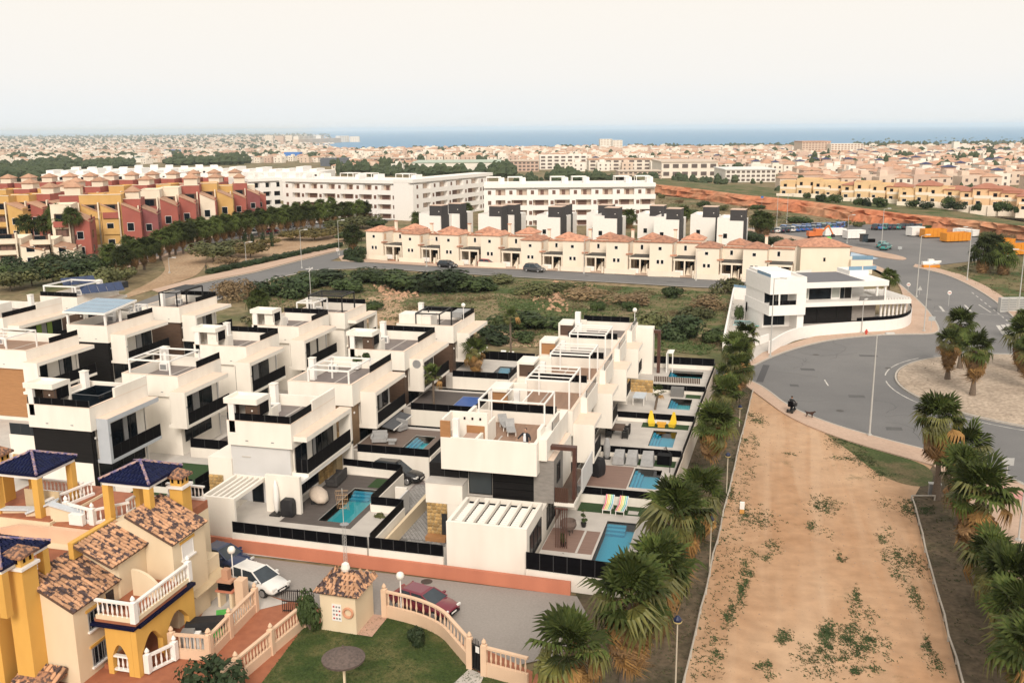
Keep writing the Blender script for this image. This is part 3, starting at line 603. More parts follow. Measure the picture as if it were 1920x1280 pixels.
L2 = villa('cream villa with wide black glazed balcony and white roof pergola, second of the left column', -28.6, 15.4, 5.4, 6.6, cheek='front', fy=(-1.3, 5.4), fx=1.4, fence='R', fh=.6, chim='bl', perg=(-5.0, .6, -1.1, 5.0, 1.15, W2, 1), tower=False, wins=((.0, .5), (.5, 1.0)), bright=True)
L3 = villa('cream villa with pink topped box and black balcony, third of the left column', -28.7, 26.6, 5.6, 6.4, cheek='front', fy=(-2.1, 4.6), fx=1.5, fence='bR', chim='bl', tower=True, tm=W_, wins=((.0, .5), (.5, 1.0)), bright=True)
L4 = villa('cream villa with white panelled balcony, fourth of the left column', -28.2, 36.3, 5.4, 7.2, cheek='front', fy=(-2.0, 5.6), fx=1.6, fence='bR', chim=None, tower=True, tm=W_, wins=((.02, .2), (.4, .62), (.85, .9)), bright=True)
L5 = villa('cream villa with black roof pergola and open white frame, farthest of the left column', -26.7, 44.4, 6.0, 6.0, cheek='far', fy=(.8, 6.8), fx=1.0, fence='b', chim='l', tower=False, perg=(-5.4, 2.2, -1.3, 5.6, 1.5, BLM, 4), wins=((.1, .8),), bright=True)
pergola(L5, -32.6, 44.6, -30.5, 48, 6.15, 8.0, W2, 3)
# far left columns ----------------------------------------------------------
K1 = villa('villa with tan timber corner and white pergola at the left edge of the photo', -48.2, 20.6, 8.6, 7.2, clad=TAN, cheek='front', fy=(-.6, 7.4), fx=1.6, fence='R', perg=(-6.4, .5, -2.6, 4.4, 1.0, W2, 2), tower=False, chim=None, deck=DECKB, wins=((.08, .4), (.62, .86)), bright=True)
K2 = villa('villa with blue glass roofed terrace over dark stone walls', -48.2, 32.2, 5.0, 8.0, clad=DKW, cheek='front', fy=(.4, 8), fx=1.8, fence='R', tower=False, chim='bl', perg=(-1.6, 4.5, -.4, 7.6, 1.0, W2, 1), wins=((.02, .3), (.58, .98)), bright=True)
q = MB(); 
for x, y in ((-53.0, 32.3), (-48.4, 32.3), (-53.0, 37.2), (-48.4, 37.2), (-48.4, 34.7)): q.box(x-.1, y-.1, 7.03, x+.1, y+.1, 8.3 if y < 36 else 8.9)
cp = q.build('canopy_posts', W2, K2); MB().add([(-53.3, 31.9, 8.45), (-48.1, 31.9, 8.45), (-48.1, 37.4, 8.95), (-53.3, 37.4, 8.95), (-53.3, 31.9, 8.25), (-48.1, 31.9, 8.25), (-48.1, 37.4, 8.75), (-53.3, 37.4, 8.75)], [(0, 1, 2, 3), (7, 6, 5, 4), (0, 4, 5, 1), (1, 5, 6, 2), (2, 6, 7, 3), (3, 7, 4, 0)]).build('canopy_frame', W2, cp)
for i in range(4):
    y = 31.98+i*1.36; MB().add([(-53.2, y, 8.47+(y-31.9)*.0909), (-48.2, y, 8.47+(y-31.9)*.0909), (-48.2, y+1.3, 8.47+(y+1.3-31.9)*.0909), (-53.2, y+1.3, 8.47+(y+1.3-31.9)*.0909)], [(0, 1, 2, 3)]).build('roof_pane', BLUEG, cp)
K3 = villa('villa with dark timber corner and black framed roof canopy beside the sand path', -47.0, 43.4, 5.0, 8.0, clad=BRW, cheek='front', fy=(.4, 8.2), fx=1.8, fence='bR', tower=False, chim='l', perg=(-3.2, 1.0, -.9, 6.4, 1.55, BLM, 0), wins=((.04, .24), (.58, .85)), bright=True)
box('canopy_sheet', mat('black_canvas', (.02, .022, .026), None, .7, 3), K3, -50.2, 46.2, 8.56, -47.9, 49.8, 8.6)
J1 = villa('villa with green curtained window near the left edge of the photo', -62.6, 33.6, 9, 9.4, cheek='none', fy=(.6, 9.6), fx=1.5, fence='r', step=5.2, tower=False, chim='b', wins=((.3, .5), (.52, .98)), bright=True)
box('roof_kitchen', W_, J1, -68.8, 36.2, 6.15, -65.6, 38.4, 7.9)
for y in (38.6, 40.3): box('green_curtain', mat('lime_curtain', (.22, .34, .06), None, .9, 4), J1, -62.79+.03, y, 3.4, -62.79+.06, y+.8, 5.2)
J2 = villa('villa carrying blue solar panels and a white tube frame on its roof', -63.6, 46.8, 5.4, 8.0, cheek='none', fy=(1, 8), fx=1.2, fence='f', tower=False, chim='b', clad=BRW, wins=((.1, .5), (.6, .9)), bright=True)
pergola(J2, -68.6, 47.2, -64.0, 52.2, 6.15, 8.3, W2, 0, .16)
def solar(parent, x, y, z, n, rows, tilt=.5, az=0.0):
    me = MB().box(0, 0, 0, .98, 1.6, .05).mesh('solar_panel', SOLAR); fmx = MB().box(0, 0, 0, 1.0, .03, .06).mesh('panel_rim', GRM)
    for i in range(n):
        for j in range(rows):
            R = Matrix.Rotation(az, 4, 'Z') @ Matrix.Translation((i*1.0, j*1.62, 0)); R = Matrix.Rotation(az, 4, 'Z') @ Matrix.Rotation(tilt, 4, 'X') @ Matrix.Translation((i*1.02, j*1.62, 0)); p = R.to_translation()
            put('solar_panel', me, parent, Vector((x, y, z))+p-base(parent), rot=(tilt, 0, az))
    q = MB(); q.beam((x, y, z-.06), (x+n*1.02*math.cos(az), y+n*1.02*math.sin(az), z-.06), .06, .06); q.build('panel_rail', GRM, parent)
solar(J2, -63.4, 47.6, 7.3, 5, 1, .55, .9); solar(J2, -68.9, 51.0, 7.6, 4, 1, .5, .9)
pn = box('roof_sofa', mat('black_canvas', (.02, .022, .026)), J2, -63.3, 52.4, 7.1, -61.9, 54.6, 7.9)
# ================================================================ terraces, pools, garden walls
def terrace(name, x0, y0, x1, y1, z, m, hole=None, z0=-.3):
    q = MB()
    if hole:
        a, b, c, d = hole; q.box(x0, y0, z0, x1, b, z); q.box(x0, d, z0, x1, y1, z); q.box(x0, b, z0, a, d, z); q.box(c, b, z0, x1, d, z)
    else: q.box(x0, y0, z0, x1, y1, z)
    return struct(q.build(name, m))
def deckpatch(name, x0, y0, x1, y1, z, m, hole=None):
    return terrace(name, x0, y0, x1, y1, z+.012, m, hole, z+.002)
def pool(label, x0, y0, x1, y1, z, m=POOLB, cover=None, steps='far', group='swimming pools of the white villas', cop=True):
    t = thing('swimming_pool', label, 'pool', ((x0+x1)/2, (y0+y1)/2, z), 0, group)
    q = MB(); d = .62; q.box(x0-.1, y0-.1, z-d-.1, x1+.1, y1+.1, z-d); q.box(x0-.1, y0-.1, z-d, x0, y1+.1, z-.03); q.box(x1, y0-.1, z-d, x1+.1, y1+.1, z-.03); q.box(x0, y0-.1, z-d, x1, y0, z-.03); q.box(x0, y1, z-d, x1, y1+.1, z-.03)
    q.build('basin', m, t)
    for i in range(3):
        h = z-.2-.13*i
        if steps == 'far': box('step', POOLB2, t, x0+.01, y1-.35*(i+1), z-d+.01, x1-(x1-x0)*.35, y1-.35*i-.01, h)
        else: box('step', POOLB2, t, x0+.22*i+.01, y0+.02, z-d+.01, x0+.22*(i+1), y1-.02, h)
    if cover: box('pool_cover', cover, t, x0+.01, y0+.01, z-.06, x1-.01, y1-.01, z-.01)
    else: MB().sheet([(x0+.002, y0+.002), (x1-.002, y0+.002), (x1-.002, y1-.002), (x0+.002, y1-.002)], z-.05).build('water', POOLW, t)
    if cop:
        for a, b, c, e in ((x0-.14, y0-.14, x1+.14, y0), (x0-.14, y1, x1+.14, y1+.14), (x0-.14, y0, x0, y1), (x1, y0, x1+.14, y1)): box('coping', PALE, t, a, b, z-.02, c, e, z+.03)
    return t
GW = 'garden walls of the white villas'
def gwall(label, a, b, z0, zw, zf=None, n=6, th=.22, m=W_, group=GW, name='garden_wall', base_=None, pm=None):
    # rendered wall from a to b, black glass panels on top
    t = thing(name, label, 'wall', ((a[0]+b[0])/2, (a[1]+b[1])/2, z0), 0, group); d = (Vector(b)-Vector(a)).to_2d(); n_ = Vector((-d.y, d.x)).normalized()*th/2
    a2 = Vector(a[:2]); b2 = Vector(b[:2])
    MB().prism([tuple(a2-n_), tuple(b2-n_), tuple(b2+n_), tuple(a2+n_)], z0, zw).build('wall', m, t)
    if zf: panels(t, a, b, zw+.02, zf, n, m=pm)
    if base_: MB().prism([tuple(a2-n_*1.5), tuple(b2-n_*1.5), tuple(b2-n_*1.01), tuple(a2-n_*1.01)], z0, base_).build('painted_base', ORANGE, t)
    return t
# front boundary on the street
gwall('long cream street wall with salmon base and black panels in front of the left pool', (-14.74, -.05), (-5.15, -.25), 0, 1.25, 2.0, 11, .25)
gwall('short cream street wall with black panels closing the cobbled yard', (-5.0, -.3), (-.08, -.36), 0, 1.3, 2.05, 6, .25)
gwall('cream street wall with black panels in front of the big blue pool', (5.15, -.25), (11.9, -.55), 0, 1.05, 2.15, 8, .25)
q = MB(); q.prism([(-17.2, .02), (-5.1, -.35), (-5.1, -.55), (-17.2, -.2)], 0, .82).prism([(-5.095, -.35), (8.0, -.72), (8.0, -.92), (-5.095, -.55)], 0, .86).prism([(-30, .3), (-17.205, .02), (-17.205, -.2), (-30, .1)], 0, .80)
tag(MB().prism([(-30, .35), (-17.2, .02), (-5.1, -.38), (8.0, -.75), (8.0, -.97), (-5.1, -.6), (-17.2, -.2), (-30, .12)], 0, .84).build('retaining_wall', ORANGE), 'long salmon painted retaining wall along the edge of the front street', 'wall')
gwall('low cream wall left of the terrace block, behind the yellow houses', (-30, .5), (-17.25, .3), 0, 1.2, 1.9, 10)
# --- M1 plot
struct(MB().box(-16.96, .6, -.3, -5.25, 3.6, 1.0).box(-16.96, 3.6, -.3, -10.45, 9.75, 1.0).box(-8.15, 3.6, -.3, -5.25, 5.9, 1.0).box(-8.15, 5.9, -.3, -7.65, 9.75, 1.0).box(-16.96, 9.75, -.3, -7.65, 12.4, 1.0).build('pool_terrace', PALE))
deckpatch('pool_deck', -12.9, 2.75, -7.68, 12.2, 1.0, DECKD, (-10.47, 3.58, -8.13, 9.77)); deckpatch('turf_bed', -9.6, 10.1, -7.8, 11.9, 1.02, TURF)
pool('turquoise pool on the dark deck in front, left of the cobbled drive', -10.45, 3.6, -8.15, 9.75, 1.0, steps='far', cop=False)
gwall('cream wall with black panels between left pool and cobbled drive, near part', (-5.1, .1), (-5.1, 5.9), 0, 1.5, 2.1, 5)
gwall('short cream wall with black panels stepping in beside the left pool', (-7.5, 5.95), (-5.2, 5.95), 0, 1.5, 2.1, 2)
gwall('cream wall with black panels between left pool and cobbled drive, far part', (-7.55, 6.1), (-7.6, 12.2), 0, 1.5, 2.1, 6)
gwall('cream wall with black panels behind the left pool near the black car', (-12.6, 12.6), (-7.7, 12.3), 0, 1.6, 2.15, 4)
gwall('cream gate pier wall at the cobbled drive', (-6.9, 9.0), (-6.0, 9.0), 0, 1.7)
tag(MB().prism([(-4.85, .3), (-4.72, .3), (-4.65, 10.6), (-4.95, 10.6)], 0, 1.0).build('drive_wall', CREAM), 'low tan wall dividing the cobbled drive in two', 'wall')
gate = thing('sliding_gate', 'pale grey sliding gate at the cobbled drive', 'gate', (-5.9, 7.4, .8)); box('gate_panel', mat('pale_grey_render', (.6, .6, .6)), gate, -5.95, 6.0, .1, -5.85, 8.9, 1.6)
# cobbled drive: setts laid in rows, the nearest as pieces
sheet('drive_bed', [(-7.3, .1), (-1.8, .0), (-1.8, 26), (-7.3, 26)], .02, COBM)
def cobbles():
    o = struct(MB().box(-4.6, .2, .005, -1.5, 4.1, .03).build('cobble_bed', COBM)); me = MB().add([(-.13, -.085, 0), (.13, -.085, 0), (.13, .085, 0), (-.13, .085, 0), (-.11, -.065, .05), (.11, -.065, .05), (.11, .065, .05), (-.11, .065, .05)], [(4, 5, 6, 7), (0, 1, 5, 4), (1, 2, 6, 5), (2, 3, 7, 6), (3, 0, 4, 7)]).mesh('cobble', mat('grey_sett', (.24, .235, .23), (.16, .155, .15), .8, 4, rnd=.45))
    n = 0; r = random.Random(2)
    for j in range(20):
        for i in range(11):
            x = -4.55+i*.29+(j % 2)*.14; y = .35+j*.2
            if n < 290: put('cobble', me, o, (x, y, .03), r.uniform(-.06, .06)); n += 1
    q = MB()
    for j in range(48):
        for i in range(17):
            x = -7.1+i*.29+(j % 2)*.14+.0; y = 4.4+j*.2
            if x > -5.05 and y < 4.3: continue
            q.add([(x-.125, y-.08, .022), (x+.125, y-.08, .022), (x+.125, y+.08, .022), (x-.125, y+.08, .022), (x-.11, y-.066, .06), (x+.11, y-.066, .06), (x+.11, y+.066, .06), (x-.11, y+.066, .06)], [(4, 5, 6, 7), (0, 1, 5, 4), (1, 2, 6, 5), (2, 3, 7, 6), (3, 0, 4, 7)])
    s = q.build('cobbles', MATS['grey_sett'], kind='stuff'); s['label'] = 'grey setts of the cobbled drive between the two front pools'
cobbles()
sheet('drive_paving', [(-7.3, 12.5), (-2.0, 12.5), (-2.0, 49.5), (-7.3, 49.5)], .03, mat('mauve_paving', (.26, .205, .195), (.19, .17, .175), .8, .8))
# --- M2 M3 M4 terraces, raised
for k, (y0, y1, hole, nm, cov, dk) in enumerate(((15.0, 21.8, (-9.25, 16.2, -7.5, 19.7), 'small turquoise pool beside the dark awning, second of the middle column', None, mat('brown_decking', (.17, .125, .10), (.13, .095, .08), .7, 1.4, stretch=(.6, 8, 1))),
        (27.0, 33.8, (-9.0, 28.6, -7.0, 32.0), 'pool under a royal blue cover behind the thin palm', mat('blue_pool_cover', (.012, .07, .30), (.02, .10, .36), .35, 2), DECKD), (39.2, 46.6, (-8.7, 40.8, -6.95, 44.2), 'small turquoise pool with two white loungers behind, farthest of the middle column', None, PALE))):
    terrace('pool_terrace', -13.2, y0, -6.55, y1, 2.0, PALE, hole); deckpatch('pool_deck', -13, y0+.4, -6.9, y1-.6, 2.0, dk, (hole[0]-.02, hole[1]-.02, hole[2]+.02, hole[3]+.02)) if k < 2 else None
    pool(nm, *hole, 2.0, cover=cov, steps='side' if k == 0 else 'far', cop=False)
    w = ['beside the awning', 'beside the blue covered pool', 'beside the two white loungers'][k]
    gwall('cream wall with black glass panels on the near side of the terrace '+w, (-12.4, y0-.12), (-6.4, y0-.12), 0, 1.95, 2.6, 5)
    gwall('cream wall with black glass panels on the drive side of the terrace '+w, (-6.4, y0), (-6.4, y1), 0, 1.95, 2.6, 6)
    if k: gwall('cream wall with black panels in front of the parking court, '+w, (-12.6, y0-4.0), (-7.5, y0-4.0), 0, 1.1, 1.75, 5)
deckpatch('turf_bed', -10.2, 34.6, -7.2, 37.8, .3, TURF); terrace('court_paving', -13, 33.9, -6.6, 39.0, .3, PALE); deckpatch('turf_bed', -11.4, 46.7, -6.7, 49.6, .4, TURF); deckpatch('turf_bed', -12, 22.0, -6.8, 26.6, .3, TURF); terrace('court_paving', -13, 21.9, -6.6, 26.7, .28, PALE)
# --- gardens of the left columns, mostly hidden behind the next villas
for k, (x, y0, y1) in enumerate(((-28.1, 6, 13.5), (-27.2, 14.5, 24), (-27, 25, 34), (-26, 35, 43), (-25.5, 44, 49.5), (-46, 20, 30), (-45.6, 31.5, 41.5), (-44.8, 43, 50), (-61, 34, 45))):
    terrace('garden_terrace', x, y0, x+6.6, y1, .8, PALE); deckpatch('garden_turf', x+.5, y0+.6, x+6, y1-4, .8, TURF if k % 2 == 0 else DECKD)
    w = 'garden of the %s villa' % ['grey framed', 'second left', 'third left', 'fourth left', 'farthest left', 'tan cornered', 'blue roofed', 'black canopied', 'green curtained'][k]
    gwall('black panelled wall on the near side of the '+w, (x, y0-.1), (x+6.6, y0-.1), 0, 1.3, 2.1, 5); gwall('black panelled wall on the right side of the '+w, (x+6.7, y0), (x+6.7, y1), 0, 1.3, 2.1, 7)
gwall('black panelled wall beside the green strip, right of the blue gazebo', (-21.2, 1.2), (-20.4, 9.5), 0, 1.0, 1.9, 7)
sheet('garden_turf', [(-26.5, 1.0), (-21.3, 1.0), (-20.6, 12), (-26.5, 12)], .85, TURF)
gwall('black panelled wall along the back street behind the middle column', (-12.6, 50.0), (-6.2, 49.8), 0, 1.2, 2.2, 6); gwall('black panelled wall along the back street at the drive end', (-6.0, 49.8), (-1.0, 49.7), 0, 1.2, 2.1, 5)
# --- right hand gardens, each terrace a little higher
RV = [.1, 11.2, 19.9, 28.8, 38.0, 47.2]; RZ = [1.0, 1.5, 1.7, 1.9, 2.1]; rx = lambda y: 12.0+.038*y
PO = [(8.75, .9, 10.75, 8.15), (9.4, 13.4, 11.45, 17.5), (9.75, 22.4, 11.75, 26.6), (10.3, 32.6, 12.3, 36.2), (9.3, 43.4, 12.7, 46.1)]
PN = ['long bright blue pool in the front right garden under the palms', 'blue pool with steps behind the brown deck, second right garden', 'light blue square pool beside the sofas, third right garden', 'small turquoise pool near the grey block, fourth right garden', 'wide turquoise pool at the far end of the right gardens']
for k in range(5):
    y0, y1, z, h = RV[k], RV[k+1], RZ[k], PO[k]
    sl = [(5.1, y0+.12), (rx(y0)-.1, y0+.12), (rx(y1)-.1, y1), (5.1, y1)]
    q = MB(); q.prism([(5.35, y0+.12), (h[0], y0+.12), (h[0], y1-.12), (5.35, y1-.12)], -.2, z); q.prism([(h[2], y0+.12), (rx(y0)-.12, y0+.12), (rx(y1)-.12, y1-.12), (h[2], y1-.12)], -.2, z)
    q.box(h[0], y0+.12, -.2, h[2], h[1], z); q.box(h[0], h[3], -.2, h[2], y1-.12, z); struct(q.build('pool_terrace', PALE))
    pool(PN[k], *h, z, m=POOLB2 if k in (0, 1, 2) else POOLB, steps='far' if k == 0 else 'side', cop=k == 0)
    if k < 4: gwall('cream wall with black glass top between the %s and %s right gardens' % (ORD[k], ORD[k+1]), (6.3, y1), (rx(y1)-.1, y1), 0, RZ[k+1]+.08, RZ[k+1]+.62, 4)
    else: gwall('cream wall with black glass top at the far end of the right gardens', (6.6, y1), (rx(y1)-.1, y1), 0, 2.5, 3.3, 6)
    gwall('low pale wall with black rail on the palm side of the %s right garden' % ORD[k], (rx(y0), y0), (rx(y1), y1), 0, z+.35, z+.8, 7, .2, m=mat('pale_wall', (.60, .53, .45), (.52, .46, .39), .85, .6))
dk = mat('reddish_decking', (.235, .15, .12), (.19, .12, .095), .7, 1.5, stretch=(.6, 8, 1))
deckpatch('pool_deck', 5.4, 2.7, 8.6, 6.2, 1.0, dk); deckpatch('deck_drain', 7.55, 2.7, 7.7, 8.6, 1.012, PALE); deckpatch('turf_bed', 6.4, 9.4, 11.8, 11.0, 1.0, TURF); deckpatch('turf_stone', 9.9, 9.6, 10.6, 10.2, 1.012, PALE)
deckpatch('pool_deck', 6.2, 13.0, 9.3, 17.6, 1.5, dk); deckpatch('turf_bed', 8.2, 18.2, 12.3, 19.6, 1.5, TURF)
deckpatch('turf_bed', 8.6, 27.2, 12.6, 28.6, 1.7, TURF); deckpatch('turf_bed', 11.6, 36.5, 13.0, 37.8, 1.9, TURF)
tag(box('patio_heater_slab', mat('grey_outdoor_box', (.17, .165, .16), None, .8, 3), None, 10.2, 36.7, 1.9, 11.4, 37.6, 2.7), 'grey storage box against the wall of the fourth right garden', 'storage box')
bf = thing('timber_fence', 'brown slatted timber fence beside the farthest right pool', 'fence', (10.8, 40, 2.1)); me = MB().box(-.06, -.02, 0, .06, .02, .55).mesh('slat', BRW)
for i in range(26): put('slat', me, bf, (-2.3+i*.17, -1.6, .75), 0)
# ================================================================ the right hand row
def front_villa():
    t = thing('modern_villa', 'large front villa with brown roof deck, grey clad block and brown steel frame', 'villa', (1.5, 5, 0), 0, 'modern villas of the white estate')
    B = lambda n, m, *a, **k: box(n, m, k.pop('p', t), *a, **k)
    ring(-1.9, 4.85, 4.6, 12.4, 5.0, 7.2, .25, 'swe').build('parapet', W_, t); ring(-1.65, 12.2, 4.35, 12.42, 5.0, 6.95, .2, 's').build('back_parapet', W_, t)
    panels(t, (-.6, 12.3), (4.3, 12.3), 6.98, 7.55, 5)
    B('roof_deck', DECKB, -1.64, 5.12, 4.98, 4.34, 12.19, 6.12); B('deck_joint', PALE, 1.05, 5.2, 6.12, 1.17, 9.2, 6.127)
    B('parapet_step', W_, 4.36, 6.0, 7.2, 4.6, 7.4, 7.8); B('side_upstand', W_, 4.61, 5.4, 5.9, 5.15, 12.3, 7.35)
    for y0, y1 in ((7.45, 9.7),): panels(t, (5.05, y0), (5.05, y1), 7.36, 7.9, 2, m=mat('smoked_glass', (.16, .155, .15), (.2, .195, .19), .15, 2))
    # second storey, dark band with balcony on the left
    B('wall', W_, -1.6, 6.12, .2, 4.2, 12.2, 4.99); B('cladding', DKW, -3.1, 6.0, 3.95, -.42, 6.1, 4.98); B('side_wall', BLK, -3.1, 6.11, .2, -1.61, 11.5, 4.98)
    panels(t, (-3.1, 5.92), (-1.0, 5.92), 3.98, 4.96, 2, m=DKW)
    window(t, -.38, 1.25, 2.95, 4.97, 6.1, 'front', 0, glass=mat('grey_blind_glass', (.042, .052, .058), (.05, .06, .066), .3, 2)); B('sill', PALE, -.45, 5.95, 2.85, 1.3, 6.05, 2.93)
    B('cladding', DKW, 1.3, 6.0, 2.6, 4.15, 6.1, 4.98)
    for i in range(4): B('cladding_joint', BLK, 1.3, 5.985, 3.0+i*.5, 4.15, 5.998, 3.03+i*.5)
    g = B('grey_block', GRYC, 4.2, 5.7, 2.9, 5.55, 8.6, 5.85); B('block_top', MATS['coping_stone'], 4.22, 5.72, 5.85, 5.53, 8.58, 5.868, p=g); window(g, 6.6, 7.6, 4.0, 5.3, 5.56, 'right', 0)
    B('box_rear', W_, 4.62, 8.61, 2.9, 5.5, 11.7, 5.85); B('block_top', MATS['coping_stone'], 4.64, 8.63, 5.85, 5.48, 11.68, 5.868)
    # entry block with stone
    e = B('entry_block', W_, -3.0, 4.7, 2.6, -.42, 5.99, 4.0); B('entry_cap', PALE, -3.04, 4.66, 4.0, -.38, 5.99, 4.04, p=e); B('entry_wall', W_, -1.5, 4.72, .1, -.42, 5.98, 2.6, p=e); stone_wall(e, -2.95, -1.52, .35, 2.6, 4.74, .14, .32)
    B('entry_side', STONEM, -2.95, 4.9, .1, -1.55, 5.9, 2.59, p=e); B('door', mat('charcoal_door', (.02, .022, .025), None, .5, 2), -1.9, 4.66, .35, -1.53, 4.72, 1.9, p=e); B('entry_step', TAN, -2.9, 4.1, .05, -1.5, 4.7, .4, p=e)
    # carport block with beams and louvres
    q = MB(); q.box(0, .06, 0, 5.1, .3, 3.45); q.box(0, .31, 2.0, .22, 4.2, 3.45); q.box(4.88, .31, 0, 5.1, 4.2, 3.45); q.box(1.25, 4.21, 3.15, 5.1, 4.4, 3.45); c = q.build('terrace_block', W_, t)
    B('block_floor', DKW, .23, .31, .02, 4.87, 4.2, .9, p=c)
    for i in range(6): B('beam', W_, .78+i*.72, .31, 3.2, .92+i*.72, 4.2, 3.44, p=c)
    me = MB().box(-.27, -.065, -.012, .27, .065, .012).mesh('louvre', WHM)
    for i in range(7):
        for j in range(11): put('louvre', me, c, Vector((.5+i*.72, .95+j*.29, 3.12))-base(c), rot=(.5, 0, 0))
    B('glazing', GLS, .23, 4.21, .3, 4.87, 4.3, 3.14, p=c); B('inner_shade', DKW, .225, .32, .9, .24, 4.2, 3.1, p=c)
    # balcony and brown steel frame on the pool side
    fm = mat('rust_brown_steel', (.070, .028, .020), (.085, .036, .026), .5, 3)
    f = MB().box(4.9, 6.45, 6.35, 6.85, 6.95, 6.6).box(6.62, 6.46, 2.9, 6.85, 6.94, 6.349).build('steel_frame', fm, t)
    B('balcony_floor', W_, 5.56, 5.75, 2.75, 6.9, 12.4, 3.0); B('balcony_deck', BRW, 5.57, 5.8, 3.0, 6.85, 12.3, 3.02)
    for i in range(7): B('slat', fm, 5.62+i*.13, 5.72, 3.0, 5.67+i*.13, 5.78, 4.05)
    B('slat_panel', BRW, 5.6, 5.79, 3.0, 6.5, 5.83, 4.0)
    for i in range(6): B('slat', fm, 6.2+i*.14, 3.2, 1.0, 6.25+i*.14, 3.26, 4.4 if False else 3.6)
    B('slat_head', fm, 6.15, 3.18, 3.6, 6.98, 3.28, 3.7)
    panels(t, (6.86, 7.0), (6.86, 12.2), 3.0, 4.0, 5, m=mat('smoked_glass', (.16, .155, .15)))
    B('side_panel', mat('pale_grey_render', (.6, .6, .6)), 6.87, 8.4, 2.75, 6.95, 12.38, 4.4)
    window(t, .8+.0, 3.9, 1.05, 2.7, 5.11, 'right', 2); B('ground_wall', W_, 4.2, 4.41, .2, 5.08, 12.2, 2.89); window(t, 5.6, 8.2, 1.05, 2.6, 5.1, 'right', 2); stone_wall(t, 9.6, 10.9, 1.0, 2.7, 5.24+.0, side='right'); B('side_wall2', W_, 5.1, 9.55, .9, 6.3, 11.0, 2.74)
    # roof kitchen, stair box, pergola
    k = MB().box(-1.88, 5.11, 6.13, -1.72, 7.0, 8.4).box(-1.71, 6.85, 6.13, .75, 7.0, 8.4).box(.6, 7.01, 6.13, .75, 8.9, 7.6).build('stair_box', W_, t)
    B('timber_wall', TAN, -1.93, 4.9, 7.2, -1.25, 5.05, 8.3, p=k); B('post', W2, -1.15, 5.12, 6.13, -.75, 5.45, 8.4, p=k); B('counter', GREYT, -.6, 5.2, 6.13, .3, 6.6, 7.05, p=k); B('counter_side', W_, .3, 5.2, 6.13, .5, 6.7, 7.1, p=k); B('timber_back', TAN, -.7, 6.78, 6.13, .55, 6.84, 7.5, p=k)
    for i in range(3): B('small_lamp', BLK, -.9+i*.55, 6.78, 7.9, -.78+i*.55, 6.84, 8.05, p=k)
    pergola(t, -.45, 8.9, 4.2, 12.05, 6.13, 8.75, W2, 2, .1, along='y')
    return t
VR1 = front_villa()
def row_villa(k, v, D, label, tmat, perg, dk):
    # k-th of the row behind the front villa; contiguous white boxes with cantilevered rooms to the pools
    zt = 7.1; z0 = RZ[k]
    t = villa(label, 5.35, v, 6.3, D, zt=zt, cheek='front', fy=(.2, 3.4), fx=1.55, tower=False, chim=None, fence='', clad=None, wins=((.3, .6), (.62, .98)), gf=False, floor2=3.2, deck=dk, zg=.3, bright=True)
    u = 5.35
    box('side_upstand', W_, t, u+.01, v+3.0, 5.7, u+.5, v+D-.05, 7.2); panels(t, (u+.4, v+3.2), (u+.4, v+D-.4), 7.21, 7.75, 3, m=MATS['smoked_glass'])
    panels(t, (u-5.2, v+D-.12), (u-.4, v+D-.12), zt+.03, zt+.6, 5)
    q = MB().box(u-6.32, v-.02, 6.2, u-6.15, v+2.2, 8.35).box(u-6.14, v+2.05, 6.2, u-3.9, v+2.2, 8.35).box(u-6.14, v-.02, 8.15, u-4.9, v+2.04, 8.35); s = q.build('stair_tower', W_, t)
    box('tower_front', tmat, s, u-6.14, v+.1, 6.2, u-4.9, v+.25, 8.15); box('tower_post', W2, s, u-4.4, v+.05, 6.25, u-4.0, v+.4, 8.4); box('low_wall', W_, s, u-4.85, v+.3, 6.25, u-4.75, v+2.0, 7.3)
    if perg: pergola(t, *[p for p in (u-4.0, v+2.2, u-.7, v+D-1.4)], 6.25, 8.7, W2, 3, .11)
    box('side_wall', W_, t, u+.01, v+3.5, .5, u+1.2, v+3.75, 3.19)
    window(t, v+.4, v+3.3, z0+.1, 3.1, u-.25, 'right', 2); window(t, v+3.9, v+D-.5, z0+.1, 3.1, u-.25, 'right', 2)
    return t
VR2 = row_villa(1, 13.0, 7.9, 'white villa with tan stair box and pergola, right behind the front villa', TAN, True, DECKB)
VR3 = row_villa(2, 21.5, 7.6, 'white villa with brown stair box and white pergola, third in the right row', BRW, True, DECKB)
VR4 = row_villa(3, 29.6, 7.6, 'white villa with tan stair box and large white pergola, fourth in the right row', TAN, True, PALE)
VR5 = row_villa(4, 37.8, 7.8, 'white villa with brown steel frame and black roof fence, farthest in the right row', BRW, False, DECKG)
fm = MATS['rust_brown_steel']; MB().box(5.5, 44.6, 6.3, 8.3, 45.1, 6.6).box(8.0, 44.61, 1.9, 8.3, 45.09, 6.299).build('steel_frame', fm, VR5); box('rear_wing', W_, VR5, 5.36, 44.0, .3, 7.6, 45.5, 6.9); box('chimney', W2, VR5, .6, 38.2, 6.2, 1.1, 38.7, 9.4)
stone_wall(VR5, 5.9, 8.4, .9, 3.1, 38.0-.25, size=.34); tag(MB().box(8.9, 45, 2.1, 9.0, 46.9, 4.1).box(9.05, 45.2, 4.1, 9.6, 46.9, 4.15).box(9.5, 45.2, 2.1, 9.6, 45.3, 4.1).build('garden_swing', WHM), 'white metal garden frame beside the farthest right pool', 'garden frame')
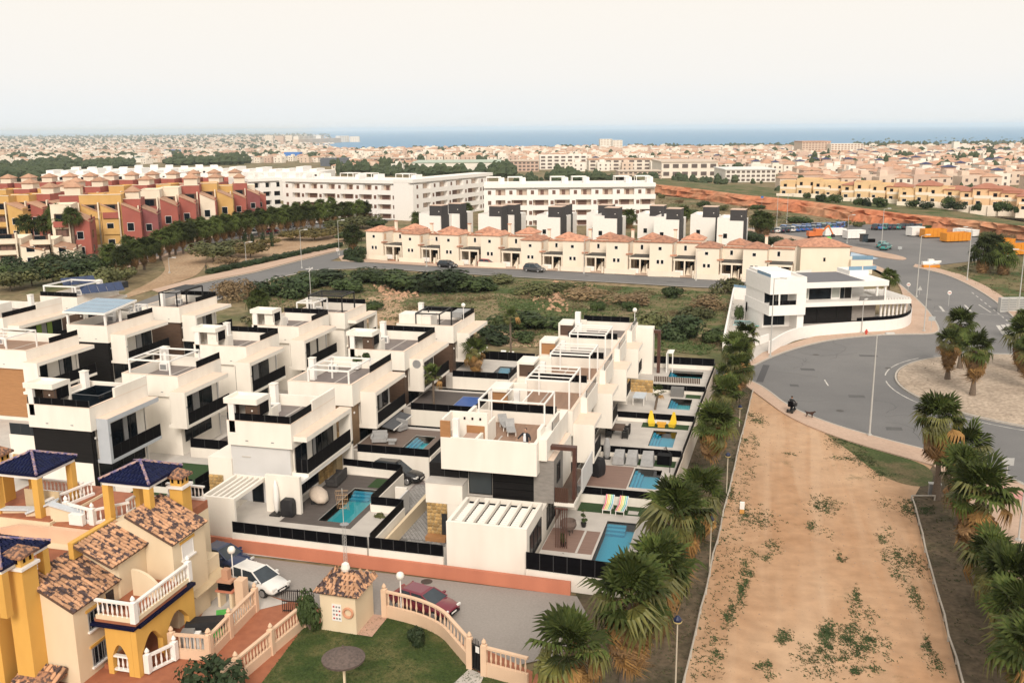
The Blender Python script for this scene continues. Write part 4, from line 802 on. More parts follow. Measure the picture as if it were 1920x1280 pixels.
# ================================================================ yellow terraced houses and their garden, bottom left
TILEME = []
def tile_mesh():
    if not TILEME:
        vs = []; fs = []; n = 5
        for y, r in ((0, .118), (.42, .10)):
            for i in range(n+1):
                a = math.pi*i/n; vs.append((r*math.cos(a), y, r*.75*math.sin(a)))
        for i in range(n): fs.append((i, n+1+i, n+2+i, i+1))
        fs.append(tuple(range(n+1))); TILEME.append(MB().add(vs, fs).mesh('roof_tile', TILE, smooth=False))
    return TILEME[0]
def tiled(parent, eave0, eave1, top0, bedm=None, wd=.245, ex=.335, me=None, top1=None):
    # barrel tiles laid from the eave line (eave0-eave1) up to top0 (above eave0)
    E0, E1, T0 = Vector(eave0), Vector(eave1), Vector(top0); T1 = Vector(top1) if top1 else E1+(T0-E0); up = (T0-E0); L = up.length; up.normalize(); al = (E1-E0); W = al.length; al.normalize(); nr = al.cross(up).normalized()
    if nr.z < 0: nr = -nr
    bed = MB().add([E0, E1, T1, T0, E0-nr*.12, E1-nr*.12, T1-nr*.12, T0-nr*.12], [(0, 1, 2, 3), (7, 6, 5, 4), (0, 4, 5, 1), (1, 5, 6, 2), (2, 6, 7, 3), (3, 7, 4, 0)]).build('roof', mat('tile_bed', (.13, .075, .05), (.08, .05, .04), .9, 5), parent)
    x = up.cross(nr); R = Matrix((x, up, nr)).transposed().to_euler(); b = base(bed); nc = max(1, int(W/wd)); nrw = max(1, int(L/ex)); W1 = (T1-T0).length; me = me or tile_mesh()
    for j in range(nrw):
        f = j/nrw; a0 = E0.lerp(T0, f); w_ = W+(W1-W)*f; c = max(1, int(w_/wd)); a1 = E1.lerp(T1, f)
        for i in range(c):
            p = a0.lerp(a1, (i+.5)/c)+nr*(.015+.01*(i % 2)) - up*.04
            put('roof_tile', me, bed, p-b, rot=R)
    return bed
def balusters(parent, pts, z0, z1, step=.26, m=None, r=.055):
    m = m or WHM; h = z1-z0
    key = 'bal%.2f%s' % (h, m.name)
    if key not in MATS: MATS[key] = MB().lathe((0, 0, 0), [(r*.9, 0), (r*.55, h*.08), (r*1.15, h*.35), (r*.5, h*.8), (r*.9, h)], 6).mesh('baluster', m)
    b = base(parent)
    for p, q in zip(pts, pts[1:]):
        p = Vector(p); q = Vector(q); n = max(1, int((q-p).to_2d().length/step))
        for i in range(n):
            c = p.lerp(q, (i+.5)/n); put('baluster', MATS[key], parent, Vector((c.x, c.y, c.z+z0))-b)
def balustrade(label, pts, zsolid, ztop, posts=None, m=None, zf=0, th=.18, cat='balustrade', parent=None, wm=None):
    # pts: ground line (x, y, z offset); solid base to zsolid, balusters, rail at ztop
    m = m or CREAM; wm = wm or m; P = [Vector((p[0], p[1], p[2] if len(p) > 2 else 0)) for p in pts]
    t = parent or thing('balustrade_wall', label, cat, (P[0].x, P[0].y, P[0].z), 0, None)
    q = MB(); rl = MB()
    for a, b in zip(P, P[1:]):
        d = (b-a).to_2d().normalized(); n = Vector((-d.y, d.x, 0))*th/2
        q.add([a-n+Vector((0, 0, zf)), b-n+Vector((0, 0, zf)), b+n+Vector((0, 0, zf)), a+n+Vector((0, 0, zf))]+[a-n+Vector((0, 0, zsolid)), b-n+Vector((0, 0, zsolid)), b+n+Vector((0, 0, zsolid)), a+n+Vector((0, 0, zsolid))], [(0, 3, 2, 1), (4, 5, 6, 7), (0, 1, 5, 4), (1, 2, 6, 5), (2, 3, 7, 6), (3, 0, 4, 7)])
        rl.beam(a+Vector((0, 0, ztop)), b+Vector((0, 0, ztop)), th*1.1, .10)
    s = q.build('base_wall', wm, t, kind=None); rl.build('handrail', m, t); balusters(s, P, zsolid, ztop-.05, m=m)
    for i in (posts if posts is not None else (0, len(P)-1)):
        p = P[i]; g = MB().box(p.x-.15, p.y-.15, p.z+zf, p.x+.15, p.y+.15, p.z+ztop+.12).build('post', m, t); MB().lathe((p.x, p.y, p.z+ztop+.12), [(.13, 0), (.08, .06), (.13, .16), (.08, .27), (.01, .36)], 8).build('finial', m, g)
    return t
def extrude_v(prof, v0, v1):
    n = len(prof); return MB().add([(p[0], v0, p[1]) for p in prof]+[(p[0], v1, p[1]) for p in prof], [tuple(range(n)), tuple(range(2*n-1, n-1, -1))]+[(i, n+i, n+(i+1) % n, (i+1) % n) for i in range(n)])
def arch_v(u0, u1, v0, v1, z0, z1, arches):
    # wall along v with arched openings (va, vb, spring, rise); built from piers and arch heads
    q = MB(); v = v0
    for va, vb, sp, rise in arches:
        q.box(u0, v, z0, u1, va, z1); n = 10
        pts = [(va+(vb-va)*i/n, sp+rise*math.sin(math.pi*i/n)) for i in range(n+1)]
        for (a, za), (b, zb) in zip(pts, pts[1:]):
            q.add([(u0, a, za), (u0, b, zb), (u0, b, z1), (u0, a, z1), (u1, a, za), (u1, b, zb), (u1, b, z1), (u1, a, z1)], [(0, 3, 2, 1), (4, 5, 6, 7), (0, 1, 5, 4), (2, 3, 7, 6), (1, 2, 6, 5), (3, 0, 4, 7)])
        v = vb
    q.box(u0, v, z0, u1, v1, z1); return q
def chimney(parent, u, v, z0, z1, w=.42):
    c = box('chimney', YEL, parent, u-w, v-w, z0, u+w, v+w, z1); h = MB()
    box('cornice', W2, c, u-w-.12, v-w-.12, z1, u+w+.12, v+w+.12, z1+.14); box('hood', YEL, c, u-w+.06, v-w+.06, z1+.14, u+w-.06, v+w-.06, z1+.72)
    for k in (-1, 1): box('vent', BLK, c, u+k*.2-.07, v-w+.045, z1+.3, u+k*.2+.07, v-w+.059, z1+.52); box('vent', BLK, c, u+w-.059, v+k*.2-.07, z1+.3, u+w-.045, v+k*.2+.07, z1+.52)
    MB().hip(u-w-.14, v-w-.14, u+w+.14, v+w+.14, z1+.74, z1+1.15, 'p').build('cap', mat('cap_tile', (.36, .18, .10), (.10, .06, .05), .8, 6, lo=.45, hi=.55), c)
    return c
def gazebo(parent, u0, v0, u1, v1, zf, ze, za):
    g = MB().box(u0+.12, v0+.12, ze-.32, u1-.12, v1-.12, ze-.06).build('gazebo_beam', W2, parent)
    r = MB().hip(u0, v0, u1, v1, ze, za, 'p').build('gazebo_roof', NAVYT, parent)
    for a, b in ((u0+.3, v0+.3), (u1-.3, v0+.3), (u1-.3, v1-.3), (u0+.3, v1-.3)): box('gazebo_post', YEL, parent, a-.2, b-.2, zf, a+.2, b+.2, ze-.32)
    # navy pan tiles in courses, and light ridge tiles
    q = MB(); cx, cy = (u0+u1)/2, (v0+v1)/2; C = Vector((cx, cy, za)); cs = [Vector((u0, v0, ze)), Vector((u1, v0, ze)), Vector((u1, v1, ze)), Vector((u0, v1, ze))]
    me = MB().add([(-.1, 0, 0), (-.05, 0, .05), (.05, 0, .05), (.1, 0, 0), (-.1, .34, .0), (-.05, .34, .05), (.05, .34, .05), (.1, .34, 0)], [(0, 1, 5, 4), (1, 2, 6, 5), (2, 3, 7, 6), (3, 2, 1, 0)]).mesh('roof_tile', NAVYT)
    b = base(r)
    for k in range(4):
        A, B = cs[k], cs[(k+1) % 4]; M = (A+B)/2; up = (C-M); L = up.length; up.normalize(); al = (B-A).normalized(); nr = al.cross(up).normalized(); R = Matrix((al, up, nr)).transposed().to_euler(); n = int(L/.3)
        if k in (1, 2) and False: continue
        for j in range(n):
            f = j/n; w = (B-A).length*(1-f); c = max(1, int(w/.22))
            for i in range(c): put('roof_tile', me, r, M+up*(L*f)+al*((i+.5)/c-.5)*w*.97+nr*.012-b, rot=R)
        q.bar(cs[k]+Vector((0, 0, .05)), C+Vector((0, 0, .06)), .085, n=6)
    q.build('ridge_tiles', mat('ridge_tile', (.42, .27, .22), (.12, .10, .22), .7, 5, lo=.4, hi=.6), r, kind='stuff')
def wall_window(parent, u, v0, v1, z0, z1, shutter=False):
    w = window(parent, v0, v1, z0, z1, u, 'right', 2 if not shutter else 0, frame=GRM if not shutter else W2, glass=GLS if not shutter else W2)
    box('lintel', YEL, parent, u, v0-.12, z1+.02, u+.06, v1+.12, z1+.16); box('sill', W2, parent, u, v0-.1, z0-.1, u+.12, v1+.1, z0-.01)
    if not shutter:
        for i in range(5): box('window_bar', GRM, w, u+.06, v0+.1+(v1-v0-.2)*i/4-.012, z0, u+.08, v0+.1+(v1-v0-.2)*i/4+.012, z1)
    return w
def yellow_house():
    t = thing('terraced_house', 'cream and ochre terraced house with mottled tile roofs, arches and white balcony', 'house', (-14, -12, 0))
    extrude_v([(-16.6, 0), (-13.9, 0), (-13.9, 3.98), (-16.6, 5.3)], -16.0, -12.6).build('front_block', CREAM, t)
    tiled(t, (-13.72, -16.15, 4.05), (-13.72, -12.5, 4.05), (-16.5, -16.15, 5.45))
    extrude_v([(-16.6, 0), (-13.75, 0), (-13.75, 5.02), (-15.7, 5.85), (-16.6, 5.85)], -12.59, -10.31).build('middle_block', CREAM, t); tiled(t, (-13.55, -13.3, 5.1), (-13.55, -9.9, 5.1), (-15.75, -13.3, 6.05)); box('ridge_parapet', YEL, t, -16.1, -13.3, 5.3, -15.8, -9.9, 6.2)
    extrude_v([(-16.6, 0), (-12.05, 0), (-12.05, 5.2), (-14.7, 6.45), (-16.6, 5.6)], -10.3, -7.2).build('rear_block', CREAM, t); tiled(t, (-11.88, -10.45, 5.27), (-11.88, -7.1, 5.27), (-14.75, -10.45, 6.65))
    box('verge', W2, t, -16.6, -10.36, 5.5, -14.8, -10.3, 5.75)
    wall_window(t, -13.9, -15.02, -13.7, 2.42, 3.42); wall_window(t, -13.9, -15.0, -13.66, -.0+.45, 1.45); wall_window(t, -12.05, -9.5, -8.4, 3.95, 4.85, True)
    MB().lathe((0, 0, 0), [(.32, 0), (.32, .05)], 14).build('round_window', BLK, t).matrix_local = Matrix.Translation(Vector((-13.74, -11.4, 4.55))-base(t)) @ Matrix.Rotation(math.pi/2, 4, 'Y') @ Matrix.Scale(1.4, 4, (1, 0, 0))
    chimney(t, -16.2, -16.45, 0, 6.4, .5); chimney(t, -13.85, -6.6, 3.5, 7.0, .42)
    # balcony over arches
    box('balcony_slab', TERR, t, -13.74, -14.75, 2.85, -11.35, -10.31, 3.05); nb = MB().box(-13.89, -14.95, 2.68, -11.34, -14.6, 2.84).box(-11.6, -14.59, 2.68, -11.2, -9.7, 2.84).build('navy_tile_band', NAVYT, t)
    balustrade('', [(-13.6, -14.72, 3.05), (-11.4, -14.72, 3.05), (-11.4, -10.0, 3.05)], .22, 1.0, posts=(1, 2), m=W2, parent=t, wm=CREAM)
    arch_v(-11.7, -11.38, -14.75, -9.7, .0, 2.67, ((-14.4, -12.7, 1.1, .85), (-12.35, -10.3, 1.1, .85))).build('arcade', YEL, t)
    n_ = arch_v(-14.75, -14.42, -13.2, -11.71, 0, 2.67, ((-12.9, -12.0, 1.0, .7),)); MB().add([(p[1], p[0], p[2]) for p in n_.v], [f[::-1] for f in n_.f]).build('arcade', YEL, t)
    box('porch_floor', TERR, t, -13.74, -14.4, .01, -11.4, -9.7, .25); balustrade('', [(-13.1, -14.6, .2), (-11.5, -14.6, .2)], .1, .8, posts=(), m=W2, parent=t); balustrade('', [(-11.2, -14.3, .1), (-10.6, -12.9, .1)], .1, .9, m=W2, parent=t)
    q = MB(); n = 9; pr = [(-13.3+1.9*i/n, 4.45-1.0*(i/n)**2.2) for i in range(n+1)]; q = extrude_v([(-13.3, 3.05)]+[(-11.6, 3.05)]+[(-13.3+1.7*i/n, 4.5-.95*(i/n)**2.4) for i in range(n, -1, -1)], -12.2, -12.02); q.build('party_screen', CREAM, t)
    box('garage_wing', CREAM, t, -13.7, -7.19, 0, -12.3, -5.6, 2.6)
    MB().add([(-13.2, -9.2, 1.95), (-11.6, -9.2, 1.5), (-11.6, -5.7, 1.5), (-13.2, -5.7, 1.95), (-13.2, -9.2, 2.0), (-11.6, -9.2, 1.56), (-11.6, -5.7, 1.56), (-13.2, -5.7, 2.0)], [(3, 2, 1, 0), (4, 5, 6, 7), (0, 1, 5, 4), (1, 2, 6, 5), (2, 3, 7, 6), (3, 0, 4, 7)]).build('awning', mat('beige_canvas', (.55, .43, .27), (.5, .38, .24), .85, 2), t)
    # roof terrace with gazebo
    box('terrace_block', CREAM, t, -20.6, -9.4, 0, -16.61, -3.9, 5.0); box('terrace_floor', TERR, t, -20.5, -9.3, 5.0, -16.62, -4.0, 5.1); box('terrace_floor', TERR, t, -16.6, -7.19, 4.6, -13.9, -3.9, 5.1); box('rear_base', CREAM, t, -16.6, -7.19, 0, -13.9, -3.9, 4.59)
    gazebo(t, -17.35, -9.0, -14.1, -5.8, 5.1, 7.95, 8.65)
    balustrade('', [(-20.4, -8.2, 5.1), (-18.2, -8.75, 5.1), (-16.9, -7.2, 5.1)], .15, .85, posts=(0, 1), m=W2, parent=t); balustrade('', [(-17.2, -7, 5.1), (-17.2, -4.4, 5.1)], .15, .85, posts=(), m=W2, parent=t); balustrade('', [(-16.6, -4.0, 5.1), (-14.0, -4.0, 5.1)], .15, .85, posts=(), m=W2, parent=t)
    MB().hip(-16.9, -17.2, -14.6, -15.0 if False else -16.05, .6, .9, 'x').build('porch_roof', mat('cap_tile', (.36, .18, .10)), t)
    tiled(t, (-16.9, -17.9, .2), (-14.5, -17.9, .2), (-16.9, -16.1, .95))
    return t
YH = yellow_house()
def left_house():
    t = thing('terraced_house', 'ochre terraced house at the left edge with blue tiled gazebo and bare parapets', 'house', (-22, -12, 0))
    box('side_wall', YEL, t, -24, -17.2, 0, -17.3, -12.4, 4.2); balustrade('', [(-17.45, -17.1, 4.2), (-17.45, -14.2, 4.2)], .05, .7, posts=(1,), m=W2, parent=t)
    box('roof_floor', TERR, t, -24, -17.0, 4.21, -17.5, -10.6, 4.3); box('core', CREAM, t, -26, -12.39, 0, -16.62, -9.41, 4.2); gazebo(t, -19.2, -17.9, -15.95, -14.6, 4.3, 6.9, 7.6)
    MB().prism([(-24.0, -11.0), (-22.5, -9.6), (-17.6, -9.42), (-17.0, -10.4), (-17.2, -10.6), (-17.7, -9.7), (-22.4, -9.85), (-24, -11.3)], 4.2, 5.05).build('parapet', mat('pink_render', (.70, .47, .33), (.64, .42, .29), .85, .8), t)
    box('rear_block', CREAM, t, -26, -9.4, 0, -20.61, -3.8, 5.2); box('rear_floor', TERR, t, -26, -9.3, 5.2, -20.7, -3.9, 5.28)
    q = MB(); pz = [(-24.5, 5.5), (-22.5, 5.45), (-20.8, 6.15), (-19.1, 5.5)]; vs = []
    for (a, z), (b, y) in zip(pz, pz[1:]): q.add([(a, -9.05, 5.1), (b, -8.5, 5.1), (b, -8.5, y), (a, -9.05, z), (a, -8.85, 5.1), (b, -8.3, 5.1), (b, -8.3, y), (a, -8.85, z)], [(0, 1, 2, 3), (7, 6, 5, 4), (3, 2, 6, 7), (0, 4, 5, 1), (0, 3, 7, 4), (1, 5, 6, 2)])
    q.build('gable_wall', CREAM, t); q = MB()
    for (a, z), (b, y) in zip(pz, pz[1:]): q.beam((a, -8.95, z+.05), (b, -8.4, y+.05), .5, .1)
    q.build('gable_coping', mat('pale_coping', (.58, .63, .68), None, .5, 3), t)
    gazebo(t, -24.7, -9.2, -21.3, -5.8, 5.28, 7.95, 8.65); balustrade('', [(-21.6, -9.0, 5.28), (-20.9, -5.2, 5.28)], .15, .85, posts=(), m=W2, parent=t); balustrade('', [(-24.6, -5.6, 5.28), (-21.3, -5.6, 5.28)], .15, .85, posts=(), m=W2, parent=t); chimney(t, -25.6, -7.2, 5.2, 7.6)
    box('screen', mat('beige_canvas', (.55, .43, .27)), t, -23.4, -8.0, 5.28, -21.0, -7.94, 6.5)
    return t
left_house()
ac = thing('air_conditioner', 'white air conditioning unit on the terracotta roof terrace', 'air conditioner', (-18.9, -8.95, 5.1)); box('casing', W2, ac, -19.5, -9.15, 5.12, -18.6, -8.85, 5.75); o = MB().lathe((0, 0, 0), [(.24, 0), (.24, .02)], 14).build('fan_grille', GRM, ac); o.matrix_local = Matrix.Translation((-.05, -.205, .34)) @ Matrix.Rotation(math.pi/2, 4, 'X')
# lawn, ramp, patio
sheet('compound_paving', [(-30, -26), (-30, -9), (-13, -4.6), (5, -8), (9, -10), (9, -26)], .012, TERR)
LW = [tuple(G(a, b, 0).to_2d()) for a, b in ((571, 1174), (603, 1168), (722, 1156), (784, 1171), (830, 1192), (852, 1218), (881, 1252), (905, 1264), (1000, 1290), (960, 1420), (400, 1400))]
sheet('lawn', LW, .03, LAWNM)
sheet('ramp', [tuple(G(a, b, 0).to_2d()) for a, b in ((478, 1145), (562, 1150), (445, 1262), (400, 1300), (330, 1290), (395, 1236))], .035, TERR)
sheet('patio', [tuple(G(a, b, 0).to_2d()) for a, b in ((330, 1235), (395, 1236), (478, 1145), (540, 1130), (470, 1105), (400, 1110), (380, 1150))], .03, PALE)
def foot(l): return [tuple(G(a, b, 0).to_2d()) for a, b in l]
balustrade('pale curved balustrade wall between the lawn and the maroon car', smoothp(foot([(722, 1156), (784, 1171), (830, 1192), (852, 1218), (881, 1252)]), 2), .75, 1.6, m=mat('pale_peach_render', (.70, .50, .35), (.64, .45, .31), .85, 1))
balustrade('pale balustrade wall along the lawn side of the red ramp', foot([(571, 1174), (510, 1226), (445, 1282), (420, 1306)]), .55, 1.35, posts=(0, 1, 2), m=MATS['pale_peach_render'])
balustrade('pale balustrade wall between the patio and the red ramp', foot([(480, 1146), (432, 1196), (395, 1236)]), .55, 1.35, posts=(0, 1, 2), m=MATS['pale_peach_render'])
balustrade('pale balustrade wall at the near end of the patio', foot([(393, 1237), (325, 1232)]), .55, 1.35, m=MATS['pale_peach_render'])
balustrade('pale balustrade wall right of the little arched gate', foot([(908, 1266), (990, 1288)]), .75, 1.6, posts=(0,), m=MATS['pale_peach_render'])
sheet('gate_path', foot([(880, 1254), (908, 1266), (880, 1330), (820, 1310)]), .04, PALE)
ga = G(884, 1254, 0); gb = G(904, 1263, 0); gt = thing('garden_gate', 'small arched black iron gate with white notice', 'gate', (ga+gb)/2); d = gb-ga
q = MB()
for i in range(8): f = i/7; q.beam(ga+d*f, ga+d*f+Vector((0, 0, 1.55+.3*math.sin(math.pi*f))), .03, .03)
q.beam(ga+Vector((0, 0, .15)), gb+Vector((0, 0, .15)), .04, .04); q.beam(ga+Vector((0, 0, 1.5)), gb+Vector((0, 0, 1.5)), .04, .04)
q.build('gate_bars', BLM, gt, kind='stuff'); MB().add([ga+d*.08+Vector((0, 0, .1)), gb-d*.08+Vector((0, 0, .1)), gb-d*.08+Vector((0, 0, 1.45)), ga+d*.08+Vector((0, 0, 1.45))], [(0, 1, 2, 3)]).build('mesh_panel', BLK, gt); MB().add([ga+d*.4+Vector((.02, -.04, 1.1)), ga+d*.75+Vector((.02, -.04, 1.1)), ga+d*.75+Vector((.02, -.04, 1.45)), ga+d*.4+Vector((.02, -.04, 1.45))], [(0, 1, 2, 3)]).build('notice', W2, gt)
dg = thing('driveway_gate', 'black iron double gate at the top of the red ramp', 'gate', G(556, 1148, 0)); a, b = G(530, 1147, 0), G(590, 1149, 0)
for k in (0, 1):
    q = MB(); p0 = a.lerp(b, k*.5+.01); p1 = a.lerp(b, k*.5+.49)
    for i in range(9): f = i/8; q.beam(p0.lerp(p1, f), p0.lerp(p1, f)+Vector((0, 0, 1.35+.1*math.sin(math.pi*(f+k)/2))), .03, .03)
    for z in (.12, .7, 1.35): q.beam(p0+Vector((0, 0, z)), p1+Vector((0, 0, z)), .045, .045)
    q.build('gate_leaf', BLM, dg, kind='stuff')
# pump hut
def hut():
    A, Bq, Cc = G(603, 1180, 0), G(669, 1190, 0), G(701, 1152, 0); D = A+(Cc-Bq); t = thing('pump_house', 'small cream pump house with mottled tile roof, lifebuoy and notice', 'hut', (A+Bq+Cc+D)/4)
    MB().prism([tuple(p.to_2d()) for p in (A, Bq, Cc, D)], 0, 2.35).build('wall', CREAM, t); c = (A+Bq+Cc+D)/4; e = [c+(p-c)*1.2 for p in (A, Bq, Cc, D)]; e = [Vector((p.x, p.y, 2.3)) for p in e]
    top = Vector((c.x, c.y, 3.1)); r0 = (e[0]+e[3])/2*.55+top*.45; r0.z = 3.1; r1 = (e[1]+e[2])/2*.55+top*.45; r1.z = 3.1
    R = thing_roof = MB().add([e[0], e[1], e[2], e[3], r0, r1], [(0, 1, 5, 4), (1, 2, 5), (2, 3, 4, 5), (3, 0, 4), (3, 2, 1, 0)]).build('roof', MATS['tile_bed'], t)
    b = base(R); me = tile_mesh()
    for E0, E1, T0, T1 in ((e[0], e[1], r0, r1), (e[1], e[2], r1, r1), (e[3], e[0], r0, r0), (e[2], e[3], r1, r0)):
        al = (E1-E0).normalized(); up = ((T0+T1)/2-(E0+E1)/2); L = up.length; up.normalize(); nr = al.cross(up).normalized(); Rt = Matrix((al, up, nr)).transposed().to_euler(); n = int(L/.33)
        for j in range(n+1):
            f = j/(n+1); a0, a1 = E0.lerp(T0, f), E1.lerp(T1, f); cc = max(1, int((a1-a0).length/.25))
            for i in range(cc): put('roof_tile', me, R, a0.lerp(a1, (i+.5)/cc)+nr*.03-b, rot=Rt)
    d = (Bq-A).normalized(); n_ = Vector((d.y, -d.x, 0)); put('cowl', MB().lathe((0, 0, 0), [(.22, 0), (.26, .15), (.2, .4), (.05, .5)], 10).mesh('cowl', W_), t, top+Vector((0, 0, .05))-base(t))
    # lifebuoy ring with the red bands, and a printed notice beside it
    q = MB(); nn, mm = 18, 6
    for i in range(nn):
        for j in range(mm):
            a1 = 2*math.pi*i/nn; a2 = 2*math.pi*j/mm; rr = .27+.07*math.cos(a2); q.v.append((rr*math.cos(a1), .07*math.sin(a2), rr*math.sin(a1)))
    for i in range(nn):
        for j in range(mm): q.f.append((i*mm+j, ((i+1) % nn)*mm+j, ((i+1) % nn)*mm+(j+1) % mm, i*mm+(j+1) % mm))
    lb = A.lerp(Bq, .80)+n_*.09+Vector((0, 0, 1.3)); lo = q.mesh('lifebuoy', mat('buoy_orange', (.62, .30, .18), None, .6, 3)); o = put('lifebuoy', lo, None, lb, math.atan2(d.y, d.x)); tag(o, 'faded orange lifebuoy hanging on the pump house wall', 'lifebuoy')
    nb = A.lerp(Bq, .47)+n_*.02+Vector((0, 0, 1.2)); s = thing('notice_board', 'white pool rules notice with small red and black signs', 'sign', nb, math.atan2(d.y, d.x))
    put('board', MB().box(-.28, -.015, -.5, .28, .01, .5).mesh('board', W2), s, (0, 0, 0)); rd = mat('sign_red', (.5, .05, .04), None, .6, 3)
    for i in range(3):
        for j in range(4): put('pictogram', MB().box(-.05, -.022, -.05, .05, -.016, .05).mesh('pictogram', rd if (i+j) % 3 == 0 else GRM), s, (-.17+i*.17, 0, .34-j*.23))
    wl = A.lerp(Bq, .40)+n_*.18+Vector((0, 0, 2.0)); tag(MB().lathe((0, 0, 0), [(.04, -.15), (.17, -.08), (.2, .05), (.12, .17), (.01, .2)], 10).build('wall_lantern', mat('lamp_globe', (.8, .78, .72), None, .3, 3), loc=wl), 'white globe lantern on the pump house wall', 'lamp')
    sheet('hut_apron', [tuple(p.to_2d()) for p in (Bq, Cc, Cc+d*.9, Bq+d*.9)], .05, mat('pink_slab', (.50, .32, .24), (.44, .28, .21), .85, 1.5))
hut()
# thatched parasol on the lawn
pb = Vector(G(648, 1312, 0)); pt = thing('thatched_parasol', 'grey thatched parasol on a pale pole on the lawn', 'parasol', pb); zt_ = ZH(pb, 1214); box('pole', CREAM, pt, pb.x-.05, pb.y-.05, 0, pb.x+.05, pb.y+.05, zt_)
MB().lathe((pb.x, pb.y, zt_-.5), [(1.02, -.12), (1.05, 0), (.62, .22), (.22, .38), (.06, .5)], 22).build('thatch', mat('grey_thatch', (.16, .12, .105), (.09, .07, .062), .95, 6, bump=.8, stretch=(1, 1, 3)), pt); MB().lathe((pb.x, pb.y, zt_), [(.1, -.1), (.07, .05), (.02, .16)], 8).build('finial', MATS['grey_thatch'], pt)
def globe_lamp(label, p, h, pier=None):
    t = thing('globe_lamp', label, 'lamp', p); MB().bar(p, p+Vector((0, 0, h-.2)), .035, n=8).build('post', W2, t); MB().lathe(p+Vector((0, 0, h-.2)), [(.05, 0), (.19, .08), (.24, .25), (.17, .42), (.02, .48)], 12).build('globe', mat('lamp_globe', (.8, .78, .72)), t, smooth=True)
    return t
p = Vector(G(753, 1160, 0)); globe_lamp('white globe lamp on the curved balustrade by the maroon car', p, ZH(p, 1080))
p = Vector(G(428, 1135, 0)); 
bq = thing('brick_barbecue', 'brick barbecue with terracotta shelves on the patio', 'barbecue', p); x, y = p.x, p.y
box('pillar', CREAM, bq, x-.45, y-.3, 0, x-.3, y+.3, 1.0); box('pillar', CREAM, bq, x+.3, y-.3, 0, x+.45, y+.3, 1.0); box('shelf', ORANGE, bq, x-.55, y-.38, 1.0, x+.55, y+.35, 1.1); box('fire_box', BLK, bq, x-.4, y-.28, 1.1, x+.4, y+.1, 1.55); box('hood', mat('peach_brick', (.5, .28, .18), None, .85, 4), bq, x-.45, y-.3, 1.55, x+.45, y+.3, 1.68); box('chimney', MATS['peach_brick'], bq, x-.2, y-.15, 1.68, x+.2, y+.25, 2.3)
globe_lamp('white globe lamp above the brick barbecue', Vector((x+.1, y+.6, .9)), 2.3); box('wall_pier', MATS['pale_peach_render'], None, x+.55, y-.1, 0, x+1.1, y+.5, 1.7); tag(bpy.data.objects['wall_pier'], 'pale pier beside the brick barbecue', 'pier')
gm = mat('green_sling', (.06, .30, .05), (.05, .25, .04), .8, 5)
for k, (a, b) in enumerate(((415, 1165), (408, 1180))):
    p = Vector(G(a, b, .4)); t = thing('sun_bed', ['green sun bed beside the black covered table', 'green sun bed nearest the patio balustrade'][k], 'sun bed', (p.x, p.y, 0), .5, 'green sun beds on the patio')
    put('sling', MB().box(-.3, -.75, .34, .3, .4, .38).add([(-.3, .4, .36), (.3, .4, .36), (.3, .85, .7), (-.3, .85, .7)], [(0, 1, 2, 3)]).mesh('sling', gm), t, (0, 0, 0))
    for sx_ in (-1, 1):
        for sy in (-1, 1): put('leg', MB().box(-.02, -.02, 0, .02, .02, .34).mesh('leg', GRM), t, (sx_*.27, sy*.6, 0))
p = Vector(G(385, 1168, .5)); t = thing('covered_table', 'long table under a black cover on the patio', 'table', (p.x, p.y, 0), .4); put('cover', MB().add([(-1.1, -.45, .3), (1.1, -.45, .3), (1.1, .45, .3), (-1.1, .45, .3), (-1, -.38, .75), (.9, -.4, .8), (1, .38, .74), (-.95, .36, .78)], [(4, 5, 6, 7), (0, 1, 5, 4), (1, 2, 6, 5), (2, 3, 7, 6), (3, 0, 4, 7)]).mesh('cover', mat('black_cover', (.012, .012, .015), None, .6, 3)), t, (0, 0, 0)); put('leg', MB().box(-.9, -.3, 0, -.84, .3, .3).mesh('leg', GRM), t, (0, 0, 0)); put('leg', MB().box(.84, -.3, 0, .9, .3, .3).mesh('leg', GRM), t, (0, 0, 0))
p = Vector(G(358, 1200, .4)); t = thing('kitchen_cart', 'white outdoor grill cart under the arcade', 'grill', (p.x, p.y, 0), .3); put('cabinet', MB().box(-.5, -.3, 0, .5, .3, .8).mesh('cabinet', W2), t, (0, 0, 0)); put('lid', MB().box(-.45, -.25, .8, .2, .25, 1.0).mesh('lid', GRM), t, (0, 0, 0))
for i in range(5): put('louvre', MB().box(-.01, -.32, .08, .06, -.3, .74).mesh('louvre', GRM), t, (-.4+i*.18, 0, 0))
t = thing('balcony_chair', 'black folding chair on the white balcony', 'chair', (-13.1, -13.9, 3.05)); box('seat', BLM, t, -13.4, -14.15, 3.45, -12.8, -13.6, 3.5); box('backrest', BLM, t, -13.42, -14.15, 3.5, -13.36, -13.6, 4.1)
for a in (-13.38, -12.84):
    for b in (-14.1, -13.66): box('leg', BLM, t, a, b, 3.05, a+.04, b+.04, 3.45)
